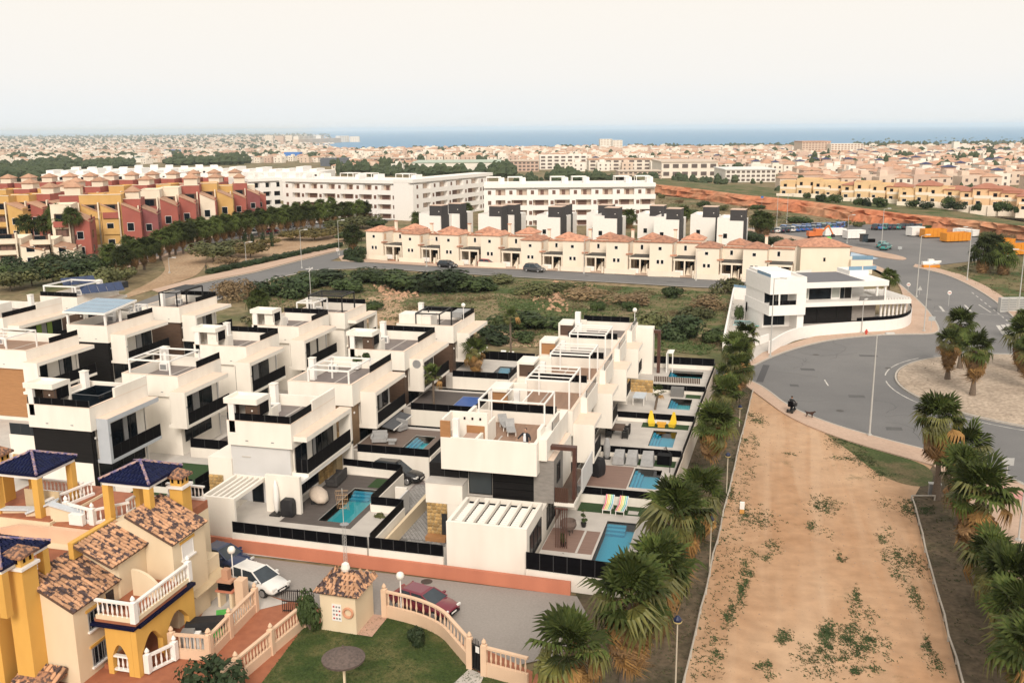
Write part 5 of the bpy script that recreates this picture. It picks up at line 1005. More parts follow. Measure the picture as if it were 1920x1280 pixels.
# ================================================================ white corner villa by the roundabout
def corner_villa():
    P0 = Vector((23.6, 82.1, 0)); rz = math.atan2(4.71, 11.08); t = thing('modern_villa', 'wide white corner villa with curved garden wall beside the roundabout', 'villa', P0, rz); x, y = P0.x, P0.y
    B = lambda n, m, a, b, c, d, e, f, **k: box(n, m, k.pop('p', t), x+a, y+b, c, x+d, y+e, f, **k)
    # main wing
    B('ground_wall', DKW, .2, 2.2, .0, 12.0, 9, 2.9); B('floor_slab', W2, 0, .3, 2.75, 16.2, 9.2, 3.35); B('upper_wall', W2, .2, 2.4, 3.36, 8.4, 9, 5.35); B('upper_rear', W2, 8.41, 6.2, 3.36, 12.2, 9, 5.35); B('roof_slab', W2, -.2, .2, 5.36, 12.6, 9.4, 6.1); B('roof_deck', mat('slate_deck', (.12, .12, .135), None, .6, 2), .4, .6, 6.1, 9.2, 9, 6.16)
    for a in (11.0, 12.2): B('column', W2, a, .5, 3.36, a+.25, .75, 5.35)
    for k, (a, b, g) in enumerate(((.4, 1.0, DKW), (1.2, 2.0, W2), (2.05, 5.3, GLS), (5.35, 6.6, MATS['pale_wall']), (6.65, 7.25, GLS), (7.3, 8.3, DKW))):
        if g is W2 or g is MATS['pale_wall']: w = window(t, x+a, x+b, 3.5, 5.25, y+2.4, 'front', 0, frame=W2, glass=mat('curtained_glass', (.34, .36, .33), (.42, .44, .4), .3, 1))
        else: window(t, x+a, x+b, 3.4, 5.3, y+2.4, 'front', 0, glass=g)
    for i in range(4): B('cladding_panel', DKW, .4+i*2.9, 2.12, .25, 3.2+i*2.9, 2.19, 2.7)
    B('timber_panel', GRYC, 8.4, 2.02, .25, 11.9, 2.11, 2.7); panels(t, (x+8.6, y+.5), (x+12.2, y+.5), 3.36, 3.95, 4, m=MATS['smoked_glass'])
    me = MB().box(-.09, .3, 2.9, .09, 7.6, 3.3).mesh('beam', W2); me2 = MB().box(-.1, .5, .1, .1, .8, 2.75).mesh('column', W2)
    for i in range(9): put('beam', me, t, (12.7+i*.42, 0, 0.0)) if False else B('beam', W2, 12.5+i*.42, .31, 3.36, 12.66+i*.42, 7.6, 3.62)
    for i in range(7): B('column', W2, 12.2+i*.6, 1.2, 0, 12.45+i*.6, 1.5, 2.74)
    # left block, set forward
    B('left_wall_low', W2, -5.4, -1.6, 2.1, -.25, 7, 3.5); B('left_wall_top', W2, -5.4, -1.6, 5.0, -.25, 7, 6.9); B('left_wall_right', W2, -1.6, -1.6, 3.51, -.25, 7, 4.99); B('left_recess', W2, -5.3, .6, 3.51, -1.61, 6.9, 4.99); B('left_post', W2, -4.1, -1.55, 3.51, -3.9, -1.35, 4.99)
    window(t, x-5.2, x-3.6, 3.55, 4.95, y+.58, 'front', 1, frame=BLM); window(t, x-3.5, x-1.9, 3.55, 4.95, y+.58, 'front', 1, glass=mat('grey_blind_glass', (.042, .052, .058))); panels(t, (x-5.35, y-1.5), (x-1.65, y-1.5), 3.51, 4.1, 4)
    B('garage_wall', W2, -1.2, -1.2, -.2, -.26, 7, 2.09); B('garage_back', W2, -5.2, 1.0, -.2, -1.21, 6.9, 2.09); window(t, x-5.0, x-2.0, .3, 2.0, y+.98, 'front', 2); B('roof_room', W2, -5.2, 1.5, 6.91, -1.2, 6.5, 7.6); B('roof_screen', BLUEG, -5.3, -1.3, 6.92, -5.25, 3.2, 7.7)
    ring(x-5.38, y-1.58, x-.27, y+6.98, 6.9, 7.25, .2).build('parapet', W2, t)
    for (a, b) in ((-.1, 1.4), (9.5, 12.4)): B('parapet_upstand', W2, a, 5.5, 6.11, b, 9.3, 6.75)
    for p_ in ((9.6, 6.0), (11.8, 6.0)): B('glass_balustrade', BLUEG, p_[0], p_[1]-.02, 6.76, p_[0]+2, p_[1]+.03, 7.3)
    return t
corner_villa()
cw = thing('garden_wall', 'curved white garden wall with black glass top round the corner villa', 'wall', G(1600, 625, 0))
WL = smoothp(gp([(1442, 664), (1473, 644), (1500, 635), (1537, 630), (1615, 624), (1680, 620), (1704, 612), (1708, 600), (1702, 585)]), 2); q = MB(); gl = MB(); n = len(WL)
for i, (a, b) in enumerate(zip(WL, WL[1:])): 
    q.beam((*a, .8), (*b, .8), .22, 1.6)
q.build('wall', W2, cw)
for i, (a, b) in enumerate(zip(WL, WL[1:])):
    if i > n*.45: MB().beam((*a, 1.85), (*b, 1.85), .05, .48).build('glass_panel', BLK, cw)
P = gp([(1356, 660), (1375, 560), (1425, 566)]); gwall('long white boundary wall between scrub lot and corner villa', P[0], P[1], 0, 1.7, None, th=.25, m=W2); gwall('white rear wall with pale glass top beside the corner villa pool', P[1], P[2], 0, 1.9, 2.3, 6, m=W2, pm=BLUEG)
gwall('low white wall before the corner villa drive', *gp([(1380, 660), (1440, 640)]), 0, 1.0, None, m=W2); sheet('villa_terrace', gp([(1356, 662), (1376, 560), (1430, 560), (1520, 590), (1700, 590), (1704, 612), (1615, 622), (1500, 634), (1442, 662), (1400, 690)]), .018, PALE)
a = G(1390, 606, 0); pool('small pool in the left garden of the corner villa', a.x-1, a.y-1.4, a.x+3.2, a.y+1.4, .12); a = G(1528, 602, 0); tag(box('sun_bed', W2, None, a.x, a.y, .2, a.x+.7, a.y+1.9, .55), 'white sun bed by the dark wall of the corner villa', 'sun bed')
# ================================================================ cream terraced town houses
def townhouse():
    t = thing('town_house', 'x', 'house', (0, 0, 0), 0, 'cream town houses along the far street')
    B = lambda n, m, *a, p=None: box(n, m, p or t, *a)
    B('front_block', CREAM2, 0, 0, 0, 4.2, 5.0, 5.9); MB().hip(-.2, -.2, 4.4, 5.2, 5.9, 6.85, 'y').build('roof', REDT, t); B('rear_block', CREAM2, 4.21, 4.2, 0, 8.7, 11, 5.4); B('rear_side', CREAM2, .3, 5.01, 0, 4.2, 10, 5.0); MB().hip(.1, 5.3, 3.0, 10.2, 5.0, 6.1, 'y').build('roof', REDT, t); r = MB().hip(4.6, 6.6, 8.8, 11.3, 5.8, 6.8, 'y').build('roof', REDT, t); B('rear_upper', CREAM2, 4.8, 6.8, 5.41, 8.6, 11.0, 5.79)
    c = B('chimney', CREAM2, 3.2, 6.4, 5.41, 3.7, 6.9, 7.4); B('chimney_cap', REDT, 3.1, 6.3, 7.4, 3.8, 7.0, 7.55, p=c); B('rear_roof_deck', TERR, 4.25, 4.3, 5.401, 8.65, 6.7, 5.43)
    window(t, 1.3, 1.9, 2.0, 2.8, 0, 'front', 0, frame=W2); window(t, 2.1, 2.7, 2.0, 2.8, 0, 'front', 0, frame=W2); window(t, 1.6, 2.3, 4.4, 5.1, 0, 'front', 0, frame=W2)
    B('shutter_panel', mat('peach_shutter', (.62, .42, .28), None, .8, 2), 4.2, .5, 4.1, 4.24, 1.3, 5.4); B('eyebrow_roof', REDT, 3.9, -.2, 3.5, 5.0, .6, 3.75)
    p = B('porch_roof', mat('dark_canopy', (.05, .048, .045), None, .7, 3), 4.6, .4, 3.05, 8.5, 4.19, 3.2); B('porch_beam', CREAM2, 4.4, .2, 2.7, 8.6, .45, 3.04, p=p)
    for a in (4.5, 6.4, 8.35): B('porch_column', CREAM2, a, .2, 0, a+.25, .45, 2.69, p=p)
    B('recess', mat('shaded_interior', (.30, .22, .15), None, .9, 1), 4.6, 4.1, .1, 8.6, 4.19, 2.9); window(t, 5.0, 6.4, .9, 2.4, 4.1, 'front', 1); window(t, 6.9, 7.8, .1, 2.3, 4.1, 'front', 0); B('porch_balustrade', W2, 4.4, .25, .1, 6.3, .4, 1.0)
    s = MB()
    for i in range(6): s.box(6.6, 1.0+i*.35, 0, 7.6, 1.35+i*.35, .2*(i+1))
    s.build('stair', CREAM2, t); B('stair_wall', CREAM2, 7.61, .7, 0, 7.75, 3.6, 1.8); B('roof_terrace_edge', REDT, 4.3, 4.0, 5.4, 8.7, 4.6, 5.6); window(t, 5.6, 6.2, 4.0, 5.0, 4.2, 'front', 0, frame=W2)
    B('front_wall', CREAM2, .1, -1.6, 0, 6.1, -1.4, 1.0); B('gate_pier', CREAM2, 8.3, -1.65, 0, 8.65, -1.35, 1.3); B('drive', TERR, 6.2, -1.5, .0, 8.2, .1, .05)
    return t
CREAM2 = mat('pale_cream_render', (.83, .74, .62), (.77, .68, .56), .85, .5, stretch=(1, 1, .4))
TX = [(688, 484), (755, 489.5), (826, 494), (902, 498.5), (977, 502.5), (1055, 506.5), (1136, 511), (1217, 515.5), (1303, 520.5), (1391, 525.5)]
TL = ['leftmost cream town house with garden hedge and terracotta roof', 'cream town house with two grey awnings, second from the left', 'cream town house behind the parked black car', 'cream town house with the red car in its drive', 'cream town house behind the parked grey people carrier', 'cream town house sixth from the left in the terrace', 'cream town house seventh from the left in the terrace', 'cream town house with carport frame, eighth from the left', 'cream town house ninth from the left, beside plain white walls', 'rightmost cream town house next to the corner villa']
TP = townhouse()
for i, (a, b) in enumerate(TX):
    p = G(a, b, 0); r = -.185 + .012*i
    if i == 0: TP.location = p; TP.rotation_euler.z = r; TP['label'] = TL[0]; kids(TP)
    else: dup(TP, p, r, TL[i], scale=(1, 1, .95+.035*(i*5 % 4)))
p = G(1540, 512, 0); h = thing('town_house', 'cream house with low terracotta hip roof behind the corner villa', 'house', p, .2); box('wall', CREAM2, h, p.x-4, p.y, 0, p.x+5, p.y+8, 5); MB().hip(p.x-4.3, p.y-.3, p.x+5.3, p.y+8.3, 5, 6.3).build('roof', REDT, h); window(h, p.x+.2, p.x+.6, 2.2, 2.9, p.y, 'front', 0); box('lower_wing', CREAM2, h, p.x+5.01, p.y-1, 0, p.x+9, p.y+4, 2.6); box('glass_screen', BLUEG, h, p.x+5.2, p.y-1.06, 2.65, p.x+9, p.y-1.01, 3.4)
gwall('white wall of the low house between town houses and corner villa', *gp([(1438, 528), (1520, 520)]), 0, 1.4, None, m=W2)
# ================================================================ white villas with black stair boxes
def blackbox():
    t = thing('white_villa', 'x', 'villa', (0, 0, 0), 0, 'white villas with black roof boxes'); B = lambda n, m, *a, p=None: box(n, m, p or t, *a)
    B('wall', W2, -6, 0, 0, 0, 9, 5.6); B('side_cladding', mat('charcoal_cladding', (.035, .033, .035), (.05, .047, .05), .7, 2, stretch=(.4, .4, 5)), .01, .3, 0, .3, 4.5, 5.6); k = B('stair_box', MATS['charcoal_cladding'], -3.1, .15, 5.61, .3, 4, 8.1); B('box_rim', mat('peach_coping', (.6, .45, .36), None, .8, 2), -3.15, .1, 8.1, .35, 4.05, 8.2, p=k); ring(-5.98, .02, -3.2, 8.9, 5.6, 6.2, .2, 'snw').build('parapet', W2, t)
    B('wall_lamp', WHM, -.6, .08, 6.6, -.4, .14, 6.8); window(t, -4.5, -3.6, 1.5, 2.6, 0, 'front', 0)
    return t
BP = blackbox()
BB = [(813, 447, 2), (848, 442, 1), (925, 449, 2), (950, 445, 1), (1036, 451, 2), (1048, 445, 1), (1142, 454, 2), (1129, 447, 1), (1258, 457, 2), (1226, 449, 1), (1378, 460, 2), (1326, 452, 1)]
BN = ['leftmost', 'second', 'third', 'fourth', 'fifth', 'rightmost']
for i, (a, b, k) in enumerate(BB):
    p = G(a+14, b, 0); l = '%s villa of the %s pair with black roof boxes' % ('nearer' if k == 2 else 'farther', BN[i//2] if i//2 in (0, 5) else BN[i//2]+' from left')
    if i == 0: BP.location = p; BP.rotation_euler.z = -.1; BP['label'] = l; kids(BP)
    else: dup(BP, p, -.1, l)
# ================================================================ white apartment blocks
BRWIN = mat('brown_window', (.13, .065, .05), (.18, .10, .075), .5, 2)
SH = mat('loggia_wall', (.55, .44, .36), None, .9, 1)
def apartments(label, A, Bp, h, depth, mods, floors=4, fh=2.85, roofit=True, glassy=False):
    A = Vector((A[0], A[1], 0)); Bp = Vector((Bp[0], Bp[1], 0)); L = (Bp-A).length; rz = math.atan2(Bp.y-A.y, Bp.x-A.x); z0 = -3
    t = thing('apartment_block', label, 'apartments', A, rz); x, y = A.x, A.y
    B = lambda n, m, a, b, c, d, e, f, p=None: box(n, m, p or t, x+a, y+b, c, x+d, y+e, f)
    zb = h-floors*fh-.0; B('core', W2, 0, 1.6, z0, L, depth, h-.9); B('parapet', W2, 0, .02, h-1.0, L, depth, h)
    mw = L/mods
    for k in range(floors):
        z = h-1.0-fh*(k+1)+.0
        if z < -1.5: break
        B('balcony_band', W2, 0, 0, z-.55, L, 1.59, z+.75)
        for i in range(mods):
            s = i*mw; pier = mw*(.28 if k > 0 else .52)
            if i in (0,) and not glassy: pier = mw*.55
            B('pier', W2, s, .0+.012, z+.76, s+pier, 1.58, z+fh-.56)
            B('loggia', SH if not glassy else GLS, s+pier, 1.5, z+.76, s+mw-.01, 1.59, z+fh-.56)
            if not glassy: window(t, x+s+pier+mw*.12, x+s+mw*.8, z+.76, z+fh-.75, y+1.49, 'front', 1, frame=BRWIN, glass=BRWIN)
            else: window(t, x+s+pier+.2, x+s+mw-.3, z+.76, z+fh-.75, y+1.49, 'front', 1, frame=BLM)
            if not (glassy): window(t, x+s+pier*.35, x+s+pier*.35+.9, z+1.0, z+2.1, y+.01, 'front', 0, frame=BRWIN, glass=BRWIN)
    if roofit:
        for i in range(mods):
            if i % 3 == 2: continue
            s = i*mw; pergola(t, x+s+.8, y+2, x+s+mw-1.2, y+6, h, h+1.9, W2, 2, .18); B('roof_room', W2, s+mw-1.9, 4, h, s+mw-.2, 8, h+1.5)
    return t
apartments('long white apartment block with brown windows, right of centre', G(908, 424).to_2d(), G(1228, 421).to_2d(), 11.6, 15, 8)
apartments('white apartment block with brown loggias behind the palm avenue', G(533, 404).to_2d(), G(770, 413).to_2d(), 11.8, 15, 7)
apartments('white apartment wing running back beside the tall palm', G(776, 414).to_2d(), G(925, 391).to_2d(), 12.2, 7, 5, roofit=False)
apartments('white apartment block with dark glazed balconies, left of the brown windowed block', G(470, 402).to_2d(), G(531, 398).to_2d(), 11.5, 16, 3, glassy=True)
def lowblock(label, a, b, top, depth, n):
    A = G(*a); Bq = G(*b); A.z = Bq.z = 0; L = (Bq-A).length; rz = math.atan2(Bq.y-A.y, Bq.x-A.x); h = ZH(A, top); t = thing('apartment_block', label, 'apartments', A, rz); x, y = A.x, A.y
    box('wall', W2, t, x, y, -6, x+L, y+depth, h); r = random.Random(n)
    for i in range(n):
        s = L*(i+.2)/n; box('roof_room', W2, t, x+s, y+2, h, x+s+L/n*.5, y+depth*.6, h+r.uniform(1, 2.4)); window(t, x+s, x+s+1.6, h-2.6, h-1.2, y, 'front', 0, frame=BRWIN); window(t, x+s+L/n*.45, x+s+L/n*.45+1.2, h-2.6, h-1.4, y, 'front', 0, frame=BRWIN)
    return t
lowblock('long white block behind the red roofs, left part', (82, 368), (330, 366), 327, 20, 9); lowblock('long white block behind the red roofs, right part', (300, 372), (470, 380), 333, 20, 7)
lowblock('white block stepping up behind the left apartments', (130, 352), (420, 346), 321, 24, 10); lowblock('white low block behind the glazed apartments', (400, 352), (600, 352), 322, 24, 8); lowblock('white block with roof rooms above the palm avenue apartments', (430, 362), (560, 364), 332, 16, 5)
# ================================================================ red and ochre apartment terraces, left
REDW = mat('brick_red_render', (.36, .105, .08), (.31, .09, .07), .85, .6); OCH = mat('amber_render', (.60, .38, .14), (.54, .33, .11), .85, .6); CRW = mat('ivory_render', (.78, .69, .56), (.72, .63, .5), .85, .6); PLR = mat('plum_render', (.25, .08, .08), (.21, .065, .065), .85, .6)
ROOFT = mat('sandy_roof_tile', (.46, .28, .185), (.36, .20, .13), .9, 1.2, rnd=.15)
def terrace_block(cols, w=8.5, d=9, h=9.0, roof=True):
    a, b = cols; t = thing('terrace_flats', 'x', 'flats', (0, 0, 0), 0, 'red and ochre terraced flats'); B = lambda n, m, *q, p=None: box(n, m, p or t, *q); m_ = w*.55
    B('wall', a, 0, 0, -4, m_, d, h); ring(0, 0, m_, d, h, h+.7, .25).build('parapet', a, t)
    extrude_v([(m_+.01, -4), (w, -4), (w, h-2.4), (m_+.01, h-1.0)], -1.0, d*.8).build('side_wing', b, t); MB().add([(m_+.02, -1.2, h-.98), (w+.25, -1.2, h-2.5), (w+.25, d*.82, h-2.5), (m_+.02, d*.82, h-.98), (m_+.02, -1.2, h-.8), (w+.25, -1.2, h-2.32), (w+.25, d*.82, h-2.32), (m_+.02, d*.82, h-.8)], [(3, 2, 1, 0), (4, 5, 6, 7), (0, 1, 5, 4), (1, 2, 6, 5), (2, 3, 7, 6), (3, 0, 4, 7)]).build('roof', ROOFT, t)
    if roof: B('roof_room', CRW if a is not CRW else REDW, .6, 3.2, h, 4.0, 6.8, h+2.1); MB().hip(.3, 2.8, 4.3, 7.2, h+2.1, h+3.2, 'p').build('roof', ROOFT, t)
    B('cornice', CRW, -.06, -.08, h+.7, m_+.06, .3, h+.82); B('party_wall', b if b is not CRW else a, w-.02, -1.05, -4, w+.2, d*.8, h-2.0)
    for k in range(3):
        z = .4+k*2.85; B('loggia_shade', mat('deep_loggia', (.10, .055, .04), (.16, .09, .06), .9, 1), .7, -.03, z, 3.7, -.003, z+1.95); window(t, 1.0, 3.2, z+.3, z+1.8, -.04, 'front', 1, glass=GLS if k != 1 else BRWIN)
        if k < 2: window(t, w*.66, w*.84, z, z+1.5, -1.0, 'front', 0, frame=W2)
        bl = B('balcony', (CRW, a, b)[k % 3], .5, -1.0, z-.5, 3.9, -.04, z+.55); B('balcony_side', CRW, 3.91, -1.0, -4, 4.2, -.01, z+2.3)
        window(t, 1.5, 3.0, z, z+1.5, w+.21, 'right', 0)
    return t
CL = {'ry': (REDW, OCH), 'yr': (OCH, REDW), 'yy': (OCH, OCH), 'rr': (REDW, PLR), 'rw': (CRW, REDW), 'cw': (CRW, CRW), 'wr': (REDW, CRW)}
TB = {}
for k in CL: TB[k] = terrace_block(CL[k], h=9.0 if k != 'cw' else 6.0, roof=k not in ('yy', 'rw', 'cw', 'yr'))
CN = {'ry': 'red flats with ochre wing', 'yr': 'ochre flats with red wing', 'yy': 'plain ochre flats with roof room', 'rr': 'dark red flats', 'rw': 'ivory flats with red end wing', 'cw': 'cream flats', 'wr': 'red flats with ivory wing'}
RB = [(-6, 497, 'cw', 1.1), (60, 494, 'cw', 1.0), (104, 482, 'rw', .9), (122, 470, 'ry', 1), (158, 469, 'yy', 1), (196, 468, 'yr', 1), (236, 464, 'rr', .9), (270, 452, 'rw', 1), (306, 445, 'rw', 1), (346, 437, 'wr', 1), (380, 430, 'yy', 1), (412, 423, 'yr', .9), (440, 415, 'rr', .9), (458, 409, 'rw', .8),
      (-8, 447, 'yy', 1), (30, 444, 'yr', 1), (70, 441, 'rr', 1), (105, 433, 'ry', 1)] + [(-10+i*44, 428-i*2.2, ['yr', 'rr', 'yy', 'wr', 'ry'][i % 5], 1) for i in range(10)] + [(-5+i*39, 408-i*1.6, ['rr', 'wr', 'ry'][i % 3], 1) for i in range(12)]
used = set()
cnt = {}
for i, (a, b, k, s) in enumerate(RB):
    p = G(a, b, 0); row = 'front' if i < 14 else 'second' if i < 18 else 'third' if i < 28 else 'rear'; cnt[(row, k)] = cnt.get((row, k), 0)+1
    l = '%s, %s of its kind from the left, %s row' % (CN[k], ORD[cnt[(row, k)]-1], row)
    zs = (.72 if k == 'cw' else 1.3) if i < 14 else 1.12
    rz = .2 if i >= 14 else .5
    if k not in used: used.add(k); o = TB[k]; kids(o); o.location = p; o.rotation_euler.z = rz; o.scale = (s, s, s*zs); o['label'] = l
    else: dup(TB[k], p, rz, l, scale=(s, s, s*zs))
# ================================================================ palms
PG = mat('palm_green', (.028, .046, .010), (.068, .082, .020), .7, 5, rnd=.6, spec=.15)
PGY = mat('palm_yellow_green', (.12, .115, .025), (.075, .085, .02), .6, 5, rnd=.3)
PDRY = mat('dry_frond', (.26, .16, .07), (.17, .095, .045), .85, 6, rnd=.35)
PORG = mat('ochre_frond', (.29, .165, .05), (.21, .115, .038), .85, 6, rnd=.3)
TRK = mat('palm_bark', (.20, .15, .11), (.11, .085, .065), .95, 7, bump=.9, stretch=(1, 1, 3))
def fan_leaf(seed, R=1.12, pet=.95, droop=.5, folded=0.0):
    # petiole along +x, pleated fan with split drooping tips; lies along x with z up
    r = random.Random(seed); m = MB(); m.bar((0, 0, 0), (pet, 0, .02), .022, .014, 4, cap=False); n = 17; c = (pet, 0, .02)
    for i in range(n):
        a = (i-(n-1)/2)*math.radians(14)*(1-folded*.75); L = R*(1-.18*abs(i-(n-1)/2)/(n/2))*r.uniform(.86, 1.08); wa = math.radians(6.9)*(1-folded*.5)
        def P(f, da, dz): return (pet+L*f*math.cos(a+da), L*f*math.sin(a+da), .02+dz)
        d1 = -droop*.10*L; d2 = -droop*(.75+.35*r.random())*L; up = .05 if i % 2 else -.05
        m.add([c, P(.66, -wa, d1-up*.5), P(.66, wa, d1-up*.5), P(.68, 0, d1+.05)], [(0, 1, 3), (0, 3, 2)])
        m.add([P(.66, -wa, d1-up*.5), P(.68, 0, d1+.05), P(.66, wa, d1-up*.5), P(r.uniform(.85, 1.02), r.uniform(-.09, .09), d2*r.uniform(.7, 1.25))], [(0, 3, 1), (1, 3, 2)])
    return m
LEAF = {}; PK = 1.14
for k, (nm, mt, kw) in enumerate((('g', PG, dict(droop=.12, R=1.25)), ('g', PG, dict(droop=.35, R=1.2)), ('g', PG, dict(droop=.75)), ('y', PGY, dict(droop=.8)), ('y', PGY, dict(droop=1.0, R=.9)), ('d', PDRY, dict(droop=1.1, folded=.55)), ('d', PDRY, dict(droop=1.2, folded=.75)), ('o', PORG, dict(droop=1.1, folded=.5)), ('o', PORG, dict(droop=1.2, folded=.7)))):
    LEAF.setdefault(nm, []).append(fan_leaf(k, **kw).mesh('leaf', mt))
def leaf_xform(az, pitch, roll=0): return (Matrix.Rotation(az, 3, 'Z') @ Matrix.Rotation(-pitch, 3, 'Y') @ Matrix.Rotation(roll, 3, 'X')).to_euler()
def fan_palm(label, p, h, cr=1.6, skirt=.5, lean=(0, 0), nleaf=44, seed=0, group=None, tr=.22, young=False):
    cr *= PK; r = random.Random(seed+11); cr *= r.uniform(.9, 1.12); lean = (lean[0]+r.uniform(-.4, .4), lean[1]+r.uniform(-.4, .4)); nleaf = int(nleaf*.7); t = thing('fan_palm', label, 'palm tree', p, r.uniform(0, 6), group); s = cr/1.75; m = MB(); n = 9; pts = []
    for i in range(n+1):
        f = i/n; pts.append((lean[0]*f*f, lean[1]*f*f, h*f))
    k = 10; vs = []; fs = []
    for i, q in enumerate(pts):
        f = i/n; rr = tr*(1.55-.75*min(1, f*3) if f < .33 else .8)*(1+.05*(i % 2))
        for j in range(k): a = 2*math.pi*j/k; vs.append((q[0]+rr*math.cos(a), q[1]+rr*math.sin(a), q[2]))
    for i in range(n):
        for j in range(k): fs.append((i*k+j, i*k+(j+1) % k, (i+1)*k+(j+1) % k, (i+1)*k+j))
    o = bpy.data.objects.new('trunk', m.add(vs, fs).mesh('trunk', TRK, smooth=True)); COL.objects.link(o); o.parent = t
    top = Vector(pts[-1])
    for i in range(nleaf):
        f = (i+.5)/nleaf; pitch = math.radians(84-118*f+r.uniform(-12, 12)); az = i*2.39996+r.uniform(-.3, .3); kd = ('g' if f < .5 or r.random() < .4 else 'y') if f < .8 or r.random() < .6 else 'o'; me = LEAF[kd][min(len(LEAF[kd])-1, int(f*2.6) if kd == 'g' else r.randrange(2))]
        put('leaf', me, t, top+Vector((0, 0, .25*(1-f))), rot=leaf_xform(az, pitch, r.uniform(-.5, .5)), scale=s*r.uniform(.72, 1.15)*(1.0 if f > .12 else .8))
    if skirt:
        c = max(10, int(46*skirt))
        for i in range(c):
            f = i/c; kd = 'd' if r.random() < .5 else 'o'; az = i*2.39996; pitch = math.radians(-48-36*f+r.uniform(-10, 10))
            put('dead_leaf', r.choice(LEAF[kd]), t, top+Vector((0, 0, -.05-f*skirt*1.6)), rot=leaf_xform(az, pitch, r.uniform(-.6, .6)), scale=s*r.uniform(.8, 1.05))
    return t
def palm_at(label, bpx, cpy, cr, skirt=.5, nleaf=44, seed=0, group=None, tr=.22, lean=(0, 0), z=0.0, bz=None):
    p = Vector(G(*bpx, z)); h = ZH(p, cpy)-z; return fan_palm(label, p, h, cr, skirt, lean, nleaf, seed, group, tr)
GS = 'fan palms beside the white villas'
for i, (bp, cy, cr, sk, nl, lb) in enumerate((((1275, 1098), 965, 1.95, 1.0, 52, 'tall fan palm with long ochre skirt beside the front right pool'), ((1232, 1185), 1078, 1.85, .9, 50, 'fan palm with hanging dry fronds below the front right pool'), ((1172, 1290), 1125, 1.9, 1.0, 52, 'big fan palm with thick ochre skirt at the end of the front street'), ((1048, 1372), 1222, 1.75, .5, 46, 'fan palm at the bottom of the photo right of the little gate'),
        ((1325, 1010), 930, 1.6, .5, 40, 'fan palm half hidden behind the tall palm by the front pool'), ((1336, 905), 800, 1.55, .45, 46, 'fan palm standing alone along the villa wall behind the front palms'), ((1366, 800), 742, 1.4, .2, 36, 'bushy fan palm along the villa wall beside the third pool'), ((1352, 745), 705, 1.25, .2, 30, 'small fan palm at the wall beside the fourth pool'), ((1384, 752), 692, 1.45, .2, 34, 'fan palm near the pale fence before the roundabout mouth'), ((1378, 705), 655, 1.55, .2, 38, 'fan palm at the street mouth before the corner villa'), ((1396, 698), 630, 1.5, .2, 34, 'tallest fan palm before the white boundary wall of the corner villa'), ((1386, 730), 668, 1.4, .2, 30, 'fan palm squeezed into the clump at the street mouth'), ((1345, 860), 790, 1.2, .2, 26, 'low fan palm behind the lone palm at the wall'))):
    palm_at(lb, bp, cy, cr, sk, nl, i, GS, lean=(random.uniform(-.3, .3), random.uniform(-.3, .3)))
GR = 'fan palms between dirt strip and pavement'
for i, (bp, cy, cr, sk, nl, lb) in enumerate((((1755, 935), 790, 1.75, .7, 50, 'tall fan palm at the top of the right hand palm strip, against the road'), ((1790, 935), 840, 1.5, .4, 40, 'second fan palm of the right strip, behind the tallest'), ((1798, 985), 885, 1.5, .4, 40, 'fan palm of the right strip beside the grey electrical cabinet'), ((1815, 1050), 925, 1.75, .9, 48, 'fan palm with wide brown skirt in the right strip'), ((1862, 1125), 1045, 1.6, .2, 42, 'dark green fan palm below the skirted one in the right strip'), ((1885, 1195), 1095, 1.65, .2, 42, 'spreading fan palm with thin fronds in the right strip'), ((1905, 1270), 1160, 1.6, .3, 42, 'fan palm in the right strip close to the frame edge'), ((1935, 1350), 1230, 1.7, .3, 42, 'fan palm in the bottom right corner of the photo'), ((1960, 1260), 1120, 1.5, .3, 34, 'fan palm cut by the right edge of the photo'))):
    palm_at(lb, bp, cy, cr, sk, nl, 40+i, GR)
GI = 'fan palms on the roundabout'
for i, (bp, cy, cr, sk, nl, lb) in enumerate((((1776, 712), 642, 1.45, .8, 42, 'left fan palm of the roundabout with brown skirt'), ((1799, 692), 608, 1.7, .4, 44, 'tallest fan palm of the roundabout, behind the others'), ((1823, 742), 655, 1.65, .8, 46, 'nearest fan palm of the roundabout with skirt like a bell'), ((1912, 700), 632, 1.8, .8, 44, 'fan palm at the right frame edge on the roundabout'), ((1935, 735), 660, 1.6, .6, 34, 'fan palm beyond the right frame edge on the roundabout'))):
    palm_at(lb, bp, cy, cr, sk, nl, 60+i, GI, z=.3)
GG = 'thin fan palms in the villa gardens'
for i, (bp, cy, cr, sk, nl, tr, lb) in enumerate((((898, 735), 660, 1.35, .5, 34, .2, 'fan palm on the turf bed between the middle villas'), ((815, 800), 708, .9, 0, 22, .13, 'thin fan palm with reddish trunk beside the small pool'), ((958, 684), 595, .85, 0, 22, .14, 'slender tall palm with small crown beside the white loungers'), ((1225, 805), 738, .6, 0, 16, .13, 'small crowned thin palm among yellow garden toys'))):
    palm_at(lb, bp, cy, cr, sk, nl, 80+i, GG, tr=tr)
